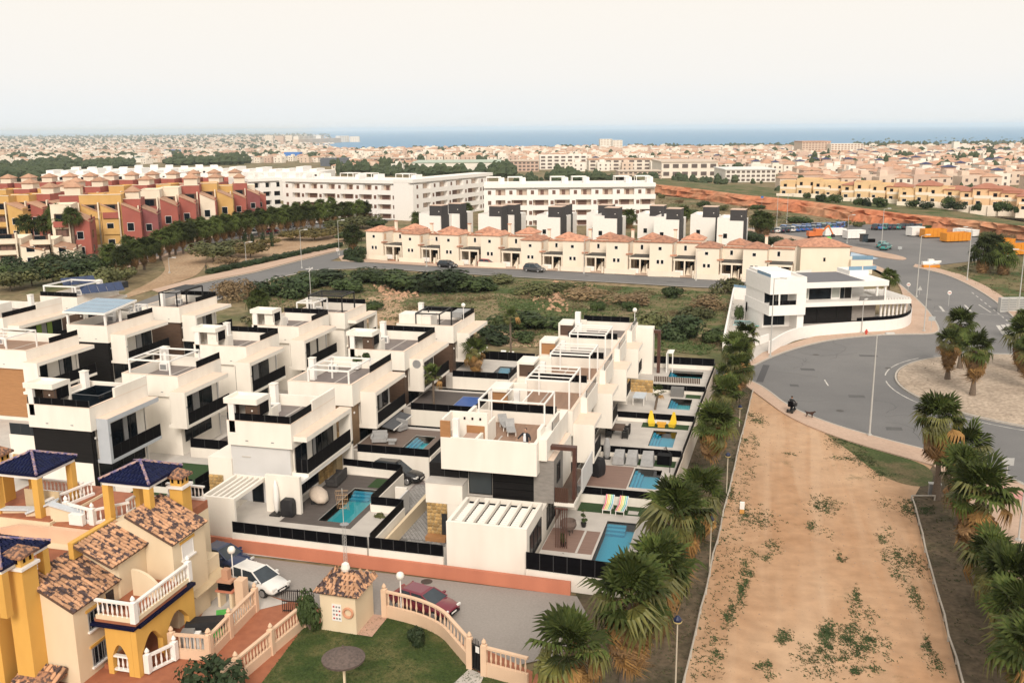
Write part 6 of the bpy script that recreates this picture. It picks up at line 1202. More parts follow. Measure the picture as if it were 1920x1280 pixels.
# simpler palms farther off: crown and skirt joined
def crown_mesh(seed, n=30, s=1.0, dry=False):
    r = random.Random(seed); m = MB(); base_ = [fan_leaf(q, droop=d, R=1.0, pet=.8) for q, d in ((1, .4), (2, .7), (3, 1.0))]
    for i in range(n):
        f = (i+.5)/n; R = leaf_xform(i*2.4+r.uniform(-.3, .3), math.radians((80-115*f) if not dry else (-55-25*f)), r.uniform(-.5, .5)).to_matrix(); b = base_[min(2, int(f*3))]; k = s*r.uniform(.85, 1.1)*(1 if not dry else .8); o = Vector((0, 0, .2*(1-f) if not dry else -.3-.9*f))
        m.add([R @ (Vector(v)*k)+o for v in b.v], b.f)
    return m
FP = []
for q in range(3):
    FP.append((crown_mesh(q, 26).mesh('crown', PG), crown_mesh(q+9, 16, dry=True).mesh('dead_fronds', PDRY)))
TRM = MB().bar((0, 0, 0), (0, 0, 1), .2, .15, 8).mesh('trunk', TRK)
def far_palm(label, p, h, cr, group, seed=0, skirt=True):
    r = random.Random(seed*7+1); t = thing('fan_palm', label, 'palm tree', p, r.uniform(0, 6), group); s = cr/1.6; a, b = FP[seed % 3]
    put('trunk', TRM, t, (0, 0, 0), scale=(s, s, h)); put('crown', a, t, (0, 0, h), scale=s)
    if skirt: put('dead_fronds', b, t, (0, 0, h), scale=s)
    return t
def far_at(label, bpx, cpy, cr, group, seed=0, skirt=True):
    p = Vector(G(*bpx)); return far_palm(label, p, ZH(p, cpy)-p.z, cr, group, seed, skirt)
GA = 'palms lining the avenue before the red flats'
rr = random.Random(4); i = 0
near = [(212, 520, 478), (235, 524, 482), (252, 514, 470), (272, 505, 466), (246, 496, 462), (284, 492, 462), (300, 488, 450), (318, 482, 444)] + [(328+j*15.5, 479-j*3.3, 440-j*2.75) for j in range(10)] + [(484+j*14.5, 444-j*1.6, 411-j*1.55) for j in range(15)]
for (a, b, c) in near:
    far_at('palm of the avenue row, %s from the left' % ORD[i], (a+rr.uniform(-2, 2), b+rr.uniform(-1, 1)), c+rr.uniform(-1.5, 1.5), 2.2, GA, i); i += 1
i = 0
for j in range(14):
    a = 338+j*22+rr.uniform(-3, 3); b = 462-j*3.6; far_at('palm of the farther avenue row, %s from the left' % ORD[i], (a, b), b-33, 2.0, 'palms lining the far side of the avenue', i); i += 1
for k, (a, b, c) in enumerate(((55, 480, 421), (87, 478, 422), (112, 478, 402), (117, 480, 418), (142, 482, 408))): far_at('tall slim palm before the red flats, %s from the left' % ORD[k], (a, b), c, 2.3, 'tall palms before the red flats', k, False)
for k, (a, b, c, s, l) in enumerate(((663, 474, 442, 2.5, 'palm in the corner garden of the leftmost town house'), (735, 405, 371, 2.4, 'palm before the brown windowed apartments'), (813, 405, 362, 2.0, 'tall feathery palm before the apartment wing'), (876, 420, 393, 2.0, 'slim palm left of the second black boxed villa'), (782, 425, 410, 2.0, 'low palm beside the leftmost black boxed villa'), (950, 428, 410, 2.6, 'palm between the black boxed villas left of centre'), (1180, 428, 408, 2.4, 'palm between the fourth and fifth black boxed villas'), (1282, 425, 400, 2.2, 'palm right of the apartment block among black boxed villas'), (1422, 441, 413, 2.6, 'left palm of the pair at the end of the vehicle yard'), (1436, 443, 416, 2.4, 'right palm of the pair at the end of the vehicle yard'), (1842, 512, 472, 2.9, 'left palm of the clump beyond the vehicle yard road'), (1880, 515, 482, 2.6, 'right palm of the clump beyond the vehicle yard road'), (1860, 505, 462, 2.4, 'rear palm of the clump beyond the vehicle yard road'), (1665, 557, 522, 1.6, 'feathery palm behind the corner villa pergola'), (486, 590, 565, 1.9, 'low palm among weeds behind the black canopied villa'), (1918, 640, 600, 1.5, 'palm at the right frame edge beside the cabinet'))):
    far_at(l, (a, b), c, s, 'scattered palms', k, k not in (2, 13, 14))
# ================================================================ bushes and leafy trees
def leaf_mat(name, a, b, rnd=.3): return mat(name, a, b, .7, 1.4, rnd=rnd, spec=.3)
BG1 = leaf_mat('bush_green', (.030, .052, .014), (.058, .085, .024)); BG2 = leaf_mat('olive_bush', (.07, .08, .028), (.115, .115, .045)); BG3 = leaf_mat('dry_bush', (.17, .115, .06), (.24, .17, .09)); BG4 = leaf_mat('tree_dark', (.020, .038, .013), (.042, .062, .022)); BG5 = leaf_mat('autumn_tree', (.10, .085, .025), (.16, .12, .035))
def foliage(seed, n, m, lf=.16, flat=1.0):
    # leaves spread through lobes of an uneven crown of radius 1 (z from 0)
    r = random.Random(seed); q = MB(); lobes = [(Vector((r.uniform(-.55, .55), r.uniform(-.55, .55), r.uniform(.25, .95)*flat)), r.uniform(.3, .55)) for _ in range(9)]
    for i in range(n):
        c, R = lobes[i % 9]; d = Vector((r.gauss(0, 1), r.gauss(0, 1), r.gauss(0, 1)*flat)).normalized()*R*r.uniform(.55, 1.08)**.6; p = c+d
        if p.z < .02: p.z = abs(p.z)+.02
        nn = (d.normalized()+Vector((r.uniform(-.6, .6), r.uniform(-.6, .6), r.uniform(-.2, .8)))).normalized(); u = nn.orthogonal().normalized(); a = r.uniform(0, 6.3); w = nn.cross(u); e = u*math.cos(a)+w*math.sin(a); f = nn.cross(e); s = lf*r.uniform(.6, 1.4)
        q.add([p-e*s-f*s*.35, p+e*s*.2-f*s*.6, p+e*s, p+f*s*.55], [(0, 1, 2, 3)])
    zm = max(v[2] for v in q.v); xm = sorted(max(abs(v[0]), abs(v[1])) for v in q.v)[-len(q.v)//50]; q.v = [(v[0]/xm, v[1]/xm, v[2]/zm) for v in q.v]
    return q.mesh('foliage', m)
FB = {k: [foliage(s+10*j, n, m, lf, fl) for s in range(3)] for j, (k, m, n, lf, fl) in enumerate((('g', BG1, 1500, .10, .8), ('o', BG2, 1300, .09, .8), ('d', BG3, 1100, .07, .8), ('t', BG4, 1500, .10, 1.0), ('a', BG5, 1300, .085, .7)))}
STEM = MB().bar((0, 0, 0), (0, 0, 1), .06, .03, 5).mesh('stem', TRK)
def bush(name, label, cat, p, w, h, kind, seed, group=None, trunk=0):
    r = random.Random(seed); t = thing(name, label, cat, p, r.uniform(0, 6), group)
    if trunk: put('trunk', TRM, t, (0, 0, 0), scale=(.7, .7, trunk+.3*h)); [put('limb', STEM, t, (0, 0, trunk*.8), rot=(.6, 0, k*2.1), scale=(1.5, 1.5, h*.5)) for k in range(3)]
    else: [put('stem', STEM, t, (0, 0, 0), rot=(.4, 0, k*2.1), scale=(1, 1, h*.5)) for k in range(3)]
    put('crown' if trunk else 'foliage', FB[kind][seed % 3], t, (0, 0, trunk), scale=(w, w*r.uniform(.85, 1.15), h)); return t
def bush_at(label, bpx, top, wpx, kind, seed, name='bush', cat='bush', group=None, trunk=0.0):
    p = Vector(G(*bpx)); H = max(.4, ZH(p, top)-p.z); W = wpx/2*(p-CAM).dot(FW)/FPX; return bush(name, label, cat, p, W*1.08, (H*(1-trunk)), kind, seed, group, H*trunk)
GB = 'bushes on the scrub lot'
for i, (a, b, c, w, k, l) in enumerate(((820, 545, 500, 110, 't', 'biggest dark bush on the scrub lot beside the far street'), (765, 540, 508, 90, 'g', 'dark bush joined to the left of the biggest bush'), (880, 545, 515, 80, 'g', 'dark bush to the right of the biggest bush'), (700, 530, 503, 90, 'g', 'long dark bush on the scrub lot near the far street'), (610, 528, 500, 120, 't', 'wide dark bush near the bend of the far street'), (540, 555, 515, 80, 't', 'round dark bush left of the wide one on the scrub lot'), (486, 556, 524, 42, 't', 'small round dark bush beside the dry reeds'), (570, 540, 512, 60, 'g', 'green bush between the round and the wide dark bushes'), (655, 545, 518, 60, 'g', 'green bush below the long dark bush'), (740, 520, 502, 60, 'g', 'low green bush at the street edge above the big bush'), (930, 530, 512, 70, 'o', 'olive bush near the street right of the big bush'), (1003, 552, 530, 60, 'o', 'dry olive bush near the rubble heap'), (1125, 582, 562, 28, 'g', 'small dark bush left of the pair on the weeds'), (1180, 582, 563, 28, 'g', 'small dark bush right of the pair on the weeds'), (1225, 620, 584, 80, 'o', 'olive bush behind the farthest right villa'), (1275, 635, 588, 80, 't', 'large dark bush behind the farthest right pool'), (1255, 558, 535, 40, 'g', 'dark bush at the edge of the far street'), (1365, 548, 520, 60, 'o', 'scraggy shrub before the rightmost town house'), (1330, 576, 552, 70, 'd', 'dry grassy hummock on the scrub lot'), (970, 618, 586, 90, 'g', 'leafy bush behind the slender palm'), (1040, 615, 592, 80, 'g', 'bright leafy bush left of the farthest right villa'), (925, 640, 610, 70, 't', 'dark bush beside the last middle villa'), (990, 640, 622, 50, 'g', 'small bush on the sand by the back street'), (445, 562, 520, 60, 'd', 'dry reddish reeds beside the street behind the villas'), (420, 555, 525, 50, 'd', 'dry reeds left of the reddish ones'), (520, 615, 585, 90, 'o', 'olive weeds behind the third left villa'), (565, 600, 575, 60, 'g', 'green weeds behind the fourth left villa'), (700, 580, 562, 50, 'g', 'weed clump on the sandy clearing'), (830, 600, 586, 40, 'g', 'weed clump beside the chimney of the last middle villa'), (1100, 560, 540, 90, 'd', 'brown dry brush in the middle of the scrub lot'), (1170, 570, 548, 90, 'd', 'brown dry brush right of the rubble'), (1060, 545, 528, 70, 'o', 'olive brush below the far street'), (1310, 600, 575, 70, 'o', 'olive brush near the white boundary wall'), (1340, 640, 612, 50, 'g', 'green brush at the foot of the white boundary wall'))):
    bush_at(l, (a, b), c, w, k, i, group=GB)
i = 0
for (a, b, c, w, k) in ((400, 492, 452, 70, 'o'), (432, 482, 448, 60, 'o'), (470, 482, 452, 60, 'a'), (500, 462, 445, 40, 'a'), (430, 500, 478, 50, 'd'), (548, 450, 430, 50, 'a'), (590, 450, 424, 60, 'a'), (625, 445, 424, 50, 'a'), (645, 432, 408, 60, 'o'), (680, 428, 402, 60, 'o'), (700, 430, 412, 50, 'g'), (660, 452, 432, 50, 'g')):
    bush_at('round leafy tree in the park, %s from the left' % ORD[i], (a, b), c, w, k, i, 'tree', 'tree', 'park trees before the town houses', .3); i += 1
i = 0
for (a, b, c, w, k) in ((20, 545, 505, 70, 'o'), (60, 535, 492, 70, 'g'), (100, 530, 488, 80, 'o'), (135, 528, 483, 80, 't'), (170, 525, 480, 70, 'g'), (200, 545, 500, 70, 'o'), (35, 520, 480, 60, 't'), (78, 515, 478, 60, 'g'), (152, 512, 470, 60, 't'), (225, 535, 500, 50, 'o'), (5, 530, 490, 50, 'g'), (112, 505, 470, 50, 't'), (215, 500, 465, 40, 't')):
    bush_at('green tree before the red flats, %s of the grove' % ORD[i], (a, b), c, w, k, i+3, 'tree', 'tree', 'grove of trees before the red flats', .25); i += 1
for k, (a, b, c) in enumerate(((459, 452, 432), (474, 455, 435), (494, 462, 432), (510, 462, 434))): bush_at('narrow dark cypress in the park, %s from the left' % ORD[k], (a, b), c, 8, 't', k, 'cypress', 'cypress', 'cypresses in the park')
for k, (a, b, c, w) in enumerate(((672, 487, 459, 26), (690, 482, 462, 20), (706, 482, 460, 10), (712, 482, 464, 10), (655, 486, 462, 26))): bush_at('dark garden tree at the leftmost town house, %s of its group' % ORD[k], (a, b), c, w, 't', k, 'garden_tree', 'tree', 'garden trees of the leftmost town house')
bush_at('round dark shrub beside the pump house', (582, 1180), 1106, 52, 'g', 3, 'shrub', 'shrub'); bush_at('spiky dark shrub on the lawn under the curved wall', (782, 1204), 1168, 44, 't', 4, 'shrub', 'shrub'); bush_at('purple green bougainvillea mass at the bottom of the ramp', (395, 1310), 1232, 110, 't', 5, 'bougainvillea', 'shrub')
bush_at('dark tree between low house and town houses', (1480, 503), 478, 26, 't', 6, 'tree', 'tree'); bush_at('small tree in the front right garden', (1055, 1065), 1036, 24, 'o', 7, 'garden_tree', 'tree', None, .4); bush_at('green plant in white pot on the awning villa roof', (700, 690), 662, 22, 'g', 8, 'potted_plant', 'plant'); bush_at('tall shrub in the left garden of the corner villa', (1388, 600), 570, 18, 'g', 9, 'shrub', 'shrub'); bush_at('olive tree in a white pot in the left pool garden', (714, 995), 960, 22, 'o', 2, 'potted_tree', 'tree', None, .45); bush_at('dark bush in the gap behind the left pool villa', (668, 860), 800, 24, 't', 11, 'shrub', 'shrub'); bush_at('round shrub on the red earth bank', (1546, 396), 376, 34, 't', 12)
for k, (a, b, c, w) in enumerate(((1240, 372, 362, 12), (1275, 380, 372, 16), (1320, 388, 375, 20), (1355, 395, 383, 18), (1395, 398, 384, 20), (1300, 400, 392, 24), (1350, 412, 400, 30), (1450, 408, 396, 34), (1500, 418, 404, 40), (1580, 425, 412, 26), (1240, 395, 385, 20), (1420, 392, 382, 24), (1610, 425, 414, 20), (1700, 428, 417, 22), (1640, 405, 392, 30), (1690, 405, 390, 24), (1710, 425, 412, 26), (1745, 430, 418, 34), (1850, 445, 432, 24), (1890, 450, 436, 26), (1905, 470, 455, 40))): bush_at('dry scrub bush on the waste ground by the red bank, %s of the group' % ORD[k], (a, b), c, w, 'odgt'[k % 3], k, group='bushes by the red earth bank')
for k, (a, b, c, w) in enumerate(((1560, 380, 363, 24), (1540, 378, 362, 22), (1610, 385, 368, 14), (1625, 386, 370, 14), (1648, 388, 368, 26), (1790, 392, 376, 30), (1775, 388, 366, 18), (1830, 395, 378, 14), (1880, 397, 374, 24), (1905, 399, 386, 10), (1710, 388, 374, 20), (1735, 390, 376, 24), (1515, 372, 360, 14))): 
    p = Vector(G(a, b, 3.3)); bush('bush', 'dark bush before the yellow houses on the bank, %s from the left' % ORD[k], 'bush', p, w/2*1.2*(p-CAM).dot(FW)/FPX, max(1, ZH(p, c)-p.z), 't' if k % 2 else 'g', k, 'bushes before the yellow houses')
# hedges along the street behind
def hedge(label, a, b, h, w, n): 
    A, B_ = G(*a), G(*b); t = thing('hedge', label, 'hedge', A); d = (B_-A)
    core = MB(); core.beam(A+Vector((0, 0, h*.4)), B_+Vector((0, 0, h*.4)), w*.7, h*.8); core.build('hedge_core', BG4, t)
    for i in range(n): p = A+d*((i+.5)/n); put('foliage', FB['t'][i % 3], t, p-A, i*1.3, scale=(d.length/n*.8, w*.8, h*1.05))
hedge('clipped dark hedge along the park pavement', (392, 513), (640, 461), 1.1, 1.4, 26); hedge('dark hedge beside the vehicle yard pavement', (1392, 447), (1500, 470), 2.0, 2.5, 10); hedge('hedge in the corner garden of the leftmost town house', (648, 486), (676, 492), 1.0, 1.2, 5)
# weeds: small tufts scattered over soil, lot and dirt (nobody could count them)
def weeds(name, label, polys, n, m, smin, smax, seed):
    r = random.Random(seed); q = MB()
    def inside(p, P):
        c = False; j = len(P)-1
        for i in range(len(P)):
            if (P[i][1] > p[1]) != (P[j][1] > p[1]) and p[0] < (P[j][0]-P[i][0])*(p[1]-P[i][1])/(P[j][1]-P[i][1])+P[i][0]: c = not c
            j = i
        return c
    for P, frac, z, cl in polys:
        xs = [p[0] for p in P]; ys = [p[1] for p in P]; k = 0; cen = [(r.uniform(min(xs), max(xs)), r.uniform(min(ys), max(ys))) for _ in range(cl)] if cl else None
        while k < n*frac:
            if cen: c = r.choice(cen); x = r.gauss(c[0], .6); y = r.gauss(c[1], 1.0)
            else: x = r.uniform(min(xs), max(xs)); y = r.uniform(min(ys), max(ys))
            k += 1
            if not inside((x, y), P): continue
            s = r.uniform(smin, smax)
            for j in range(4):
                a = r.uniform(0, 6.3); e = Vector((math.cos(a), math.sin(a), 0)); b = Vector((x, y, z)); b += Vector((r.uniform(-s, s), r.uniform(-s, s), 0)); q.add([b-e*s*.35, b+e*s*.35, b+e*s*.7+Vector((e.y*s*.4, -e.x*s*.4, s*.6))], [(0, 1, 2)])
    o = q.build(name, m, kind='stuff'); o['label'] = label
LOT = gp([(560, 508), (700, 506), (840, 516), (1020, 528), (1290, 545), (1372, 552), (1352, 660), (1240, 668), (900, 645), (700, 600), (560, 600), (430, 560), (520, 525)])
LOT2 = gp([(930, 560), (1010, 560), (1100, 580), (1230, 610), (1340, 640), (1330, 668), (1240, 655), (1090, 620), (1000, 628), (950, 600)])
weeds('scrub_weeds', 'low green weeds covering the scrub lot', [(LOT, .6, 0, 0), (LOT2, .4, 0, 0)], 15000, mat('weed_leaf', (.05, .088, .02), (.10, .13, .042), .8, .15), .12, .38, 1)
weeds('dry_weeds', 'dry brown weeds on the scrub lot and waste ground', [(LOT, .5, 0, 60), (gp([(1235, 368), (1400, 392), (1600, 420), (1440, 428), (1380, 425), (1240, 410)]), .35, 0, 0), (gp([(1770, 508), (1855, 545), (1925, 595), (1990, 610), (2000, 480), (1900, 470), (1830, 492)]), .15, 0, 0)], 12000, mat('dry_weed', (.17, .125, .065), (.11, .095, .045), .9, .15), .15, .42, 2)
SL = [(8.5, -40), (8.5, -9), (12.2, 2), (14.2, 50), (17.8, 50), (13.9, -40)]; SR = [(rf(-40)+.1, -40), (rf(19)+.1, 19.3), (31.5, 23), (34, 5), (37, -40)]; DP = [(lf(-40), -40), (rf(-40), -40), (rf(19), 19), (27, 32), (18, 45)]
weeds('soil_weeds', 'small weeds on the dark soil under the palms', [(SL, .75, .01, 0), (SR, .25, .015, 0)], 7000, mat('soil_weed', (.04, .06, .02), (.09, .075, .035), .9, .4), .05, .16, 3)
weeds('path_weeds', 'patches of green weeds on the orange dirt strip', [(DP, .7, .01, 22), ([(lf(-30)+.1, -30), (lf(-30)+2.2, -30), (lf(30)+1.6, 30), (lf(30)+.1, 30)], .3, .01, 0)], 6500, mat('path_weed', (.03, .055, .015), (.06, .075, .025), .9, .4), .05, .15, 4)
def clumps(name, label, spots_, m, seed):
    r = random.Random(seed); q = MB()
    for (a, b, w, d, n) in spots_:
        c = G(a, b, 0)
        sub = [(r.gauss(0, w*.7), r.gauss(0, d*.7), r.uniform(.2, .6)) for _ in range(4)]
        for _ in range(n):
            e_ = r.choice(sub); x = c.x+e_[0]+r.gauss(0, w*e_[2]); y = c.y+e_[1]+r.gauss(0, d*e_[2]); s = r.uniform(.05, .13)
            for j in range(3):
                t_ = r.uniform(0, 6.3); e = Vector((math.cos(t_), math.sin(t_), 0)); b_ = Vector((x+r.uniform(-s, s), y+r.uniform(-s, s), .01)); q.add([b_-e*s*.45, b_+e*s*.45, b_+e*s*.8+Vector((e.y*s*.5, -e.x*s*.5, s*.55))], [(0, 1, 2)])
    o = q.build(name, m, kind='stuff'); o['label'] = label
clumps('weed_clumps', 'dark green weed clumps on the orange dirt strip', [(1475, 1198, .35, .5, 170), (1543, 1188, .5, .9, 330), (1612, 1192, .75, .8, 420), (1625, 1180, .5, 1.4, 200), (1545, 1215, .35, .4, 120), (1440, 1255, .4, .6, 130), (1385, 1105, .3, 1.4, 260), (1370, 1150, .3, .9, 170), (1420, 1030, .6, 1.2, 200), (1395, 1060, .4, 1.2, 160), (1530, 990, .5, 1.2, 110), (1545, 955, .4, .8, 80), (1605, 1110, .25, 2.2, 190), (1580, 1050, .3, .6, 60), (1660, 1000, .4, 2.0, 150), (1680, 1060, .4, 2.4, 170), (1690, 960, .8, 1.6, 240), (1730, 950, .7, .8, 200), (1720, 1130, .35, 2.0, 170), (1745, 1220, .3, 1.6, 190), (1640, 890, 1.2, .6, 140), (1590, 860, .9, .6, 90), (1480, 850, .7, .5, 40), (1425, 790, .7, 1.4, 180), (1405, 830, .5, 1.6, 160), (1370, 920, .3, 2.0, 170), (1400, 960, .4, 1.0, 120), (1620, 1255, .5, .4, 110), (1340, 1215, .3, .8, 120)], mat('clump_leaf', (.028, .055, .014), (.06, .085, .025), .85, .8), 12)
weeds('lawn_tufts', 'short grass of the lawn', [(LW, 1, .03, 0)], 9000, mat('lawn_blade', (.035, .065, .014), (.065, .09, .028), .9, .5), .04, .09, 5)

# loose stones on dirt, sand and rubble on the lot
def pebbles(name, label, poly, n, smin, smax, m, seed, z=.01):
    r = random.Random(seed); q = MB(); xs = [p[0] for p in poly]; ys = [p[1] for p in poly]; k = 0
    while k < n:
        x = r.uniform(min(xs), max(xs)); y = r.uniform(min(ys), max(ys)); k += 1; s = r.uniform(smin, smax)*r.choice((.5, .7, 1)); c = False; j = len(poly)-1
        for i in range(len(poly)):
            if (poly[i][1] > y) != (poly[j][1] > y) and x < (poly[j][0]-poly[i][0])*(y-poly[i][1])/(poly[j][1]-poly[i][1])+poly[i][0]: c = not c
            j = i
        if not c: continue
        a = r.uniform(0, 6); V = [(x+s*math.cos(a+t_)*r.uniform(.6, 1), y+s*math.sin(a+t_)*r.uniform(.6, 1), z) for t_ in (0, 1.6, 3.1, 4.7)]+[(x+r.uniform(-s, s)*.4, y+r.uniform(-s, s)*.4, z+s*.6)]; q.add(V, [(0, 1, 4), (1, 2, 4), (2, 3, 4), (3, 0, 4)])
    o = q.build(name, m, kind='stuff'); o['label'] = label
pebbles('stones', 'loose stones on the orange dirt strip', DP, 2600, .03, .10, mat('dirt_stone', (.30, .20, .13), (.42, .31, .22), .9, 2), 3); pebbles('stones', 'small stones on the roundabout sand', [(IC.x+IR*.95*math.cos(a*.3), IC.y+IR*.95*math.sin(a*.3)) for a in range(21)], 900, .05, .16, mat('dark_stone', (.13, .11, .09), (.3, .26, .21), .9, 2), 4, .3)
HEAP = gp([(700, 535), (775, 535), (790, 560), (720, 562)]); pebbles('rubble', 'rubble heap behind the big bush on the scrub lot', HEAP, 260, .3, .8, mat('rubble_stone', (.46, .28, .18), (.36, .22, .14), .9, .8), 5); pebbles('rubble', 'scattered rubble in the middle of the scrub lot', gp([(985, 545), (1050, 550), (1080, 590), (1010, 580)]), 260, .25, .8, MATS['rubble_stone'], 6); pebbles('rubble', 'pale rubble along the far street edge', gp([(1040, 528), (1110, 532), (1110, 545), (1040, 540)]), 120, .2, .7, MATS['rubble_stone'], 7)
# ================================================================ the far town
def multi(name, parts):
    # parts: list of (MB, material) merged into one mesh with several materials
    vs = []; fs = []; mi = []; mats = []
    for k, (m, mt) in enumerate(parts):
        n = len(vs); vs += m.v; fs += [tuple(i+n for i in f) for f in m.f]; mi += [k]*len(m.f); mats.append(mt)
    me = bpy.data.meshes.new(name); me.from_pydata(vs, [], fs)
    for mt in mats: me.materials.append(mt)
    me.polygons.foreach_set('material_index', mi); me.update(); return me
TW = [mat('town_ivory', (.78, .72, .63), (.72, .65, .57), .9, .3), mat('town_peach', (.66, .53, .43), (.6, .48, .39), .9, .3), mat('town_white', (.78, .74, .67), (.72, .68, .62), .9, .3), mat('town_rose', (.58, .43, .35), (.52, .38, .31), .9, .3)]
TR = [mat('town_roof_salmon', (.52, .31, .21), (.42, .25, .17), .9, .5), mat('town_roof_flat', (.58, .49, .40), (.5, .42, .35), .9, .5), mat('town_roof_navy', (.03, .035, .10), (.04, .05, .13), .6, .5)]
TWIN = mat('town_window', (.09, .07, .065), (.14, .11, .1), .5, 1)
def house_geo(w, d, h, roof, r):
    W_m, R_m, G_m = MB(), MB(), MB(); W_m.box(0, 0, -3, w, d, h)
    if roof == 0: R_m.hip(-.3, -.3, w+.3, d+.3, h, h+1.5, 'x' if w > d else 'y')
    elif roof == 2: R_m.hip(w*.1, d*.2, w*.75, d*.8, h+2.2, h+3.3, 'p'); W_m.box(w*.15, d*.28, h, w*.7, d*.72, h+2.1); W_m.box(0, 0, h+.01, w, .2, h+.8)
    else: W_m.box(w*.2, d*.5, h, w*.6, d*.95, h+2.2); R_m.box(.25, .25, h+.002, w-.25, d-.25, h+.03); W_m.box(0, 0, h+.001, w, .24, h+.6)
    for k in range(2):
        for f in (.18, .62):
            z = .9+k*2.8
            if z+1.3 < h: G_m.box(w*f, -.03, z, w*f+1.2, .0, z+1.3)
    G_m.box(w+.0, d*.3, h-2.1, w+.03, d*.3+1.2, h-.9)
    return W_m, R_m, G_m
r = random.Random(21); HP = []
for wv in range(4):
    for rk in (0, 1, 2):
        a, b, c = house_geo(7.5+wv, 8.5, 5.6+.3*wv, rk, r); HP.append((multi('house', [(a, TW[wv]), (b, TR[rk]), (c, TWIN)]), ['ivory', 'peach', 'white', 'rose'][wv], ['salmon roofed', 'flat roofed', 'roof roomed'][rk], wv, rk))
def tilt(x): return -(x-960)*.0078
spots = []
def rows(x0, x1, ya, yb, dens, roofp, wp, gap=1.35, tree=.1, skip=None, where=''):
    y = ya; ri = 0
    while y > yb:
        ri += 1; ci = 0
        x = x0+r.uniform(0, 10)
        while x < x1:
            p = G(x, y+tilt(x)+r.uniform(-.25, .25)); f = (p-CAM).dot(F2); wpx = 8.5*FPX/f
            if r.random() < dens and not (skip and skip(x, y)): ci += 1; spots.append((f, p, r.choices((0, 1, 2), roofp)[0], r.choices((0, 1, 2, 3), wp)[0], r.random() < tree, (ci, ri, where)))
            x += wpx*gap*r.choice((.85, 1, 1, 1.5))
        y -= max(1.5, (y-240)*.042)
rows(1240, 1935, 352, 284, .93, (5, 3, .9), (4, 3, 2, 2), 1.1, .16, lambda x, y: y > 333 and x < 1480, 'right of centre')
rows(620, 1240, 322, 281, .85, (5, 4, .2), (4, 3, 3, 1.5), 1.12, .2, lambda x, y: y > 306 and (760 < x < 950 or r.random() < .4), 'beyond the black boxed villas')
rows(-20, 620, 302, 248.5, .78, (4, 5, .2), (4, 3, 3, 2), 1.35, .30, None, 'beyond the red flats')
rows(1460, 1935, 364, 353, .9, (5, 3, .3), (3, 4, 2, 2), 1.05, .05, None, 'behind the ochre houses')
spots.sort(key=lambda s: s[0])
indiv = 0; big = [[MB() for _ in range(4)], [MB() for _ in range(3)], MB()]; treeblob = MB()
def blob(q, p, R, h, r):
    n = 6; vs = []
    for k, (f, s) in enumerate(((0.02, .55), (.35, 1.0), (.75, .75), (1, .2))):
        for i in range(n): a = 2*math.pi*i/n+k*.5; s2 = s*r.uniform(.75, 1.2); vs.append((p.x+R*s2*math.cos(a), p.y+R*s2*math.sin(a), p.z+h*f))
    q.add(vs, [(k*n+i, k*n+(i+1) % n, (k+1)*n+(i+1) % n, (k+1)*n+i) for k in range(3) for i in range(n)]+[tuple(range(3*n, 4*n))])
for f, p, rk, wv, tree, wh in spots:
    rz = -.05+.35*math.sin(p.x*.004+p.y*.002)
    if tree: blob(treeblob, p, r.uniform(2.5, 5)*(1+f/4000), r.uniform(4, 8)*(1+f/5000), r); continue
    hp = HP[wv*3+rk]
    if indiv < 240:
        indiv += 1; o = put('house', hp[0], None, p, rz); tag(o, '%s %s house, %s in %s row %s' % (hp[1], hp[2], ORD[wh[0]-1] if wh[0] <= len(ORD) else 'far right '+ORD[wh[0]-41], ORD[wh[1]-1], wh[2]), 'house', '%s %s houses of the distant town' % (hp[1], hp[2]))
    else:
        a, b, c = house_geo(r.uniform(7, 13), r.uniform(7, 10), r.uniform(4.5, 7.5), rk, r) if f < 1600 else house_geo(r.uniform(9, 22), 10, r.uniform(5, 11), 1 if rk else 0, r); R = Matrix.Rotation(rz, 3, 'Z')
        for src, dst in ((a, big[0][wv]), (b, big[1][rk]), (c, big[2])): dst.add([R @ Vector(v)+p for v in src.v], src.f)
o = bpy.data.objects.new('town_houses', multi('town_houses', [(m, t) for m, t in zip(big[0]+big[1]+[big[2]], TW+TR+[TWIN])])); COL.objects.link(o); o['kind'] = 'stuff'; o['label'] = 'houses of the distant town down to the sea'
# tree masses of the plain
def mass(x0, x1, ya, yb, n, R, h):
    for _ in range(n):
        x = r.uniform(x0, x1); y = r.uniform(ya, yb); p = G(x, y+tilt(x)); k = r.uniform(.7, 1.4)
        for j in range(3): q = p+Vector((r.uniform(-R, R), r.uniform(-R, R), 0)); blob(treeblob, q, R*k*r.uniform(.4, .8), h*k*r.uniform(.6, 1.1), r)
mass(-30, 120, 300, 335, 90, 6, 7); mass(100, 250, 300, 312, 40, 7, 7); mass(320, 470, 298, 306, 50, 8, 9); mass(640, 760, 315, 326, 30, 4, 8); mass(700, 905, 318, 330, 34, 5, 6); mass(925, 960, 318, 334, 16, 5, 8); mass(960, 1240, 336, 343, 36, 3, 4); mass(1030, 1070, 333, 340, 10, 4, 6); mass(1170, 1500, 276, 282, 90, 9, 10); mass(1600, 1930, 268, 288, 170, 9, 12); mass(700, 1130, 277, 283, 60, 9, 9); mass(1240, 1450, 342, 350, 24, 2.5, 3.5); mass(1480, 1920, 300, 330, 36, 3.5, 9); mass(0, 600, 258, 295, 170, 10, 8); mass(1300, 1460, 292, 312, 24, 4, 7); mass(1460, 1900, 352, 372, 26, 2.5, 4)
o = treeblob.build('distant_trees', mat('far_tree', (.035, .055, .025), (.06, .08, .035), .9, .08), kind='stuff'); o['label'] = 'dark tree clumps scattered through the distant town'
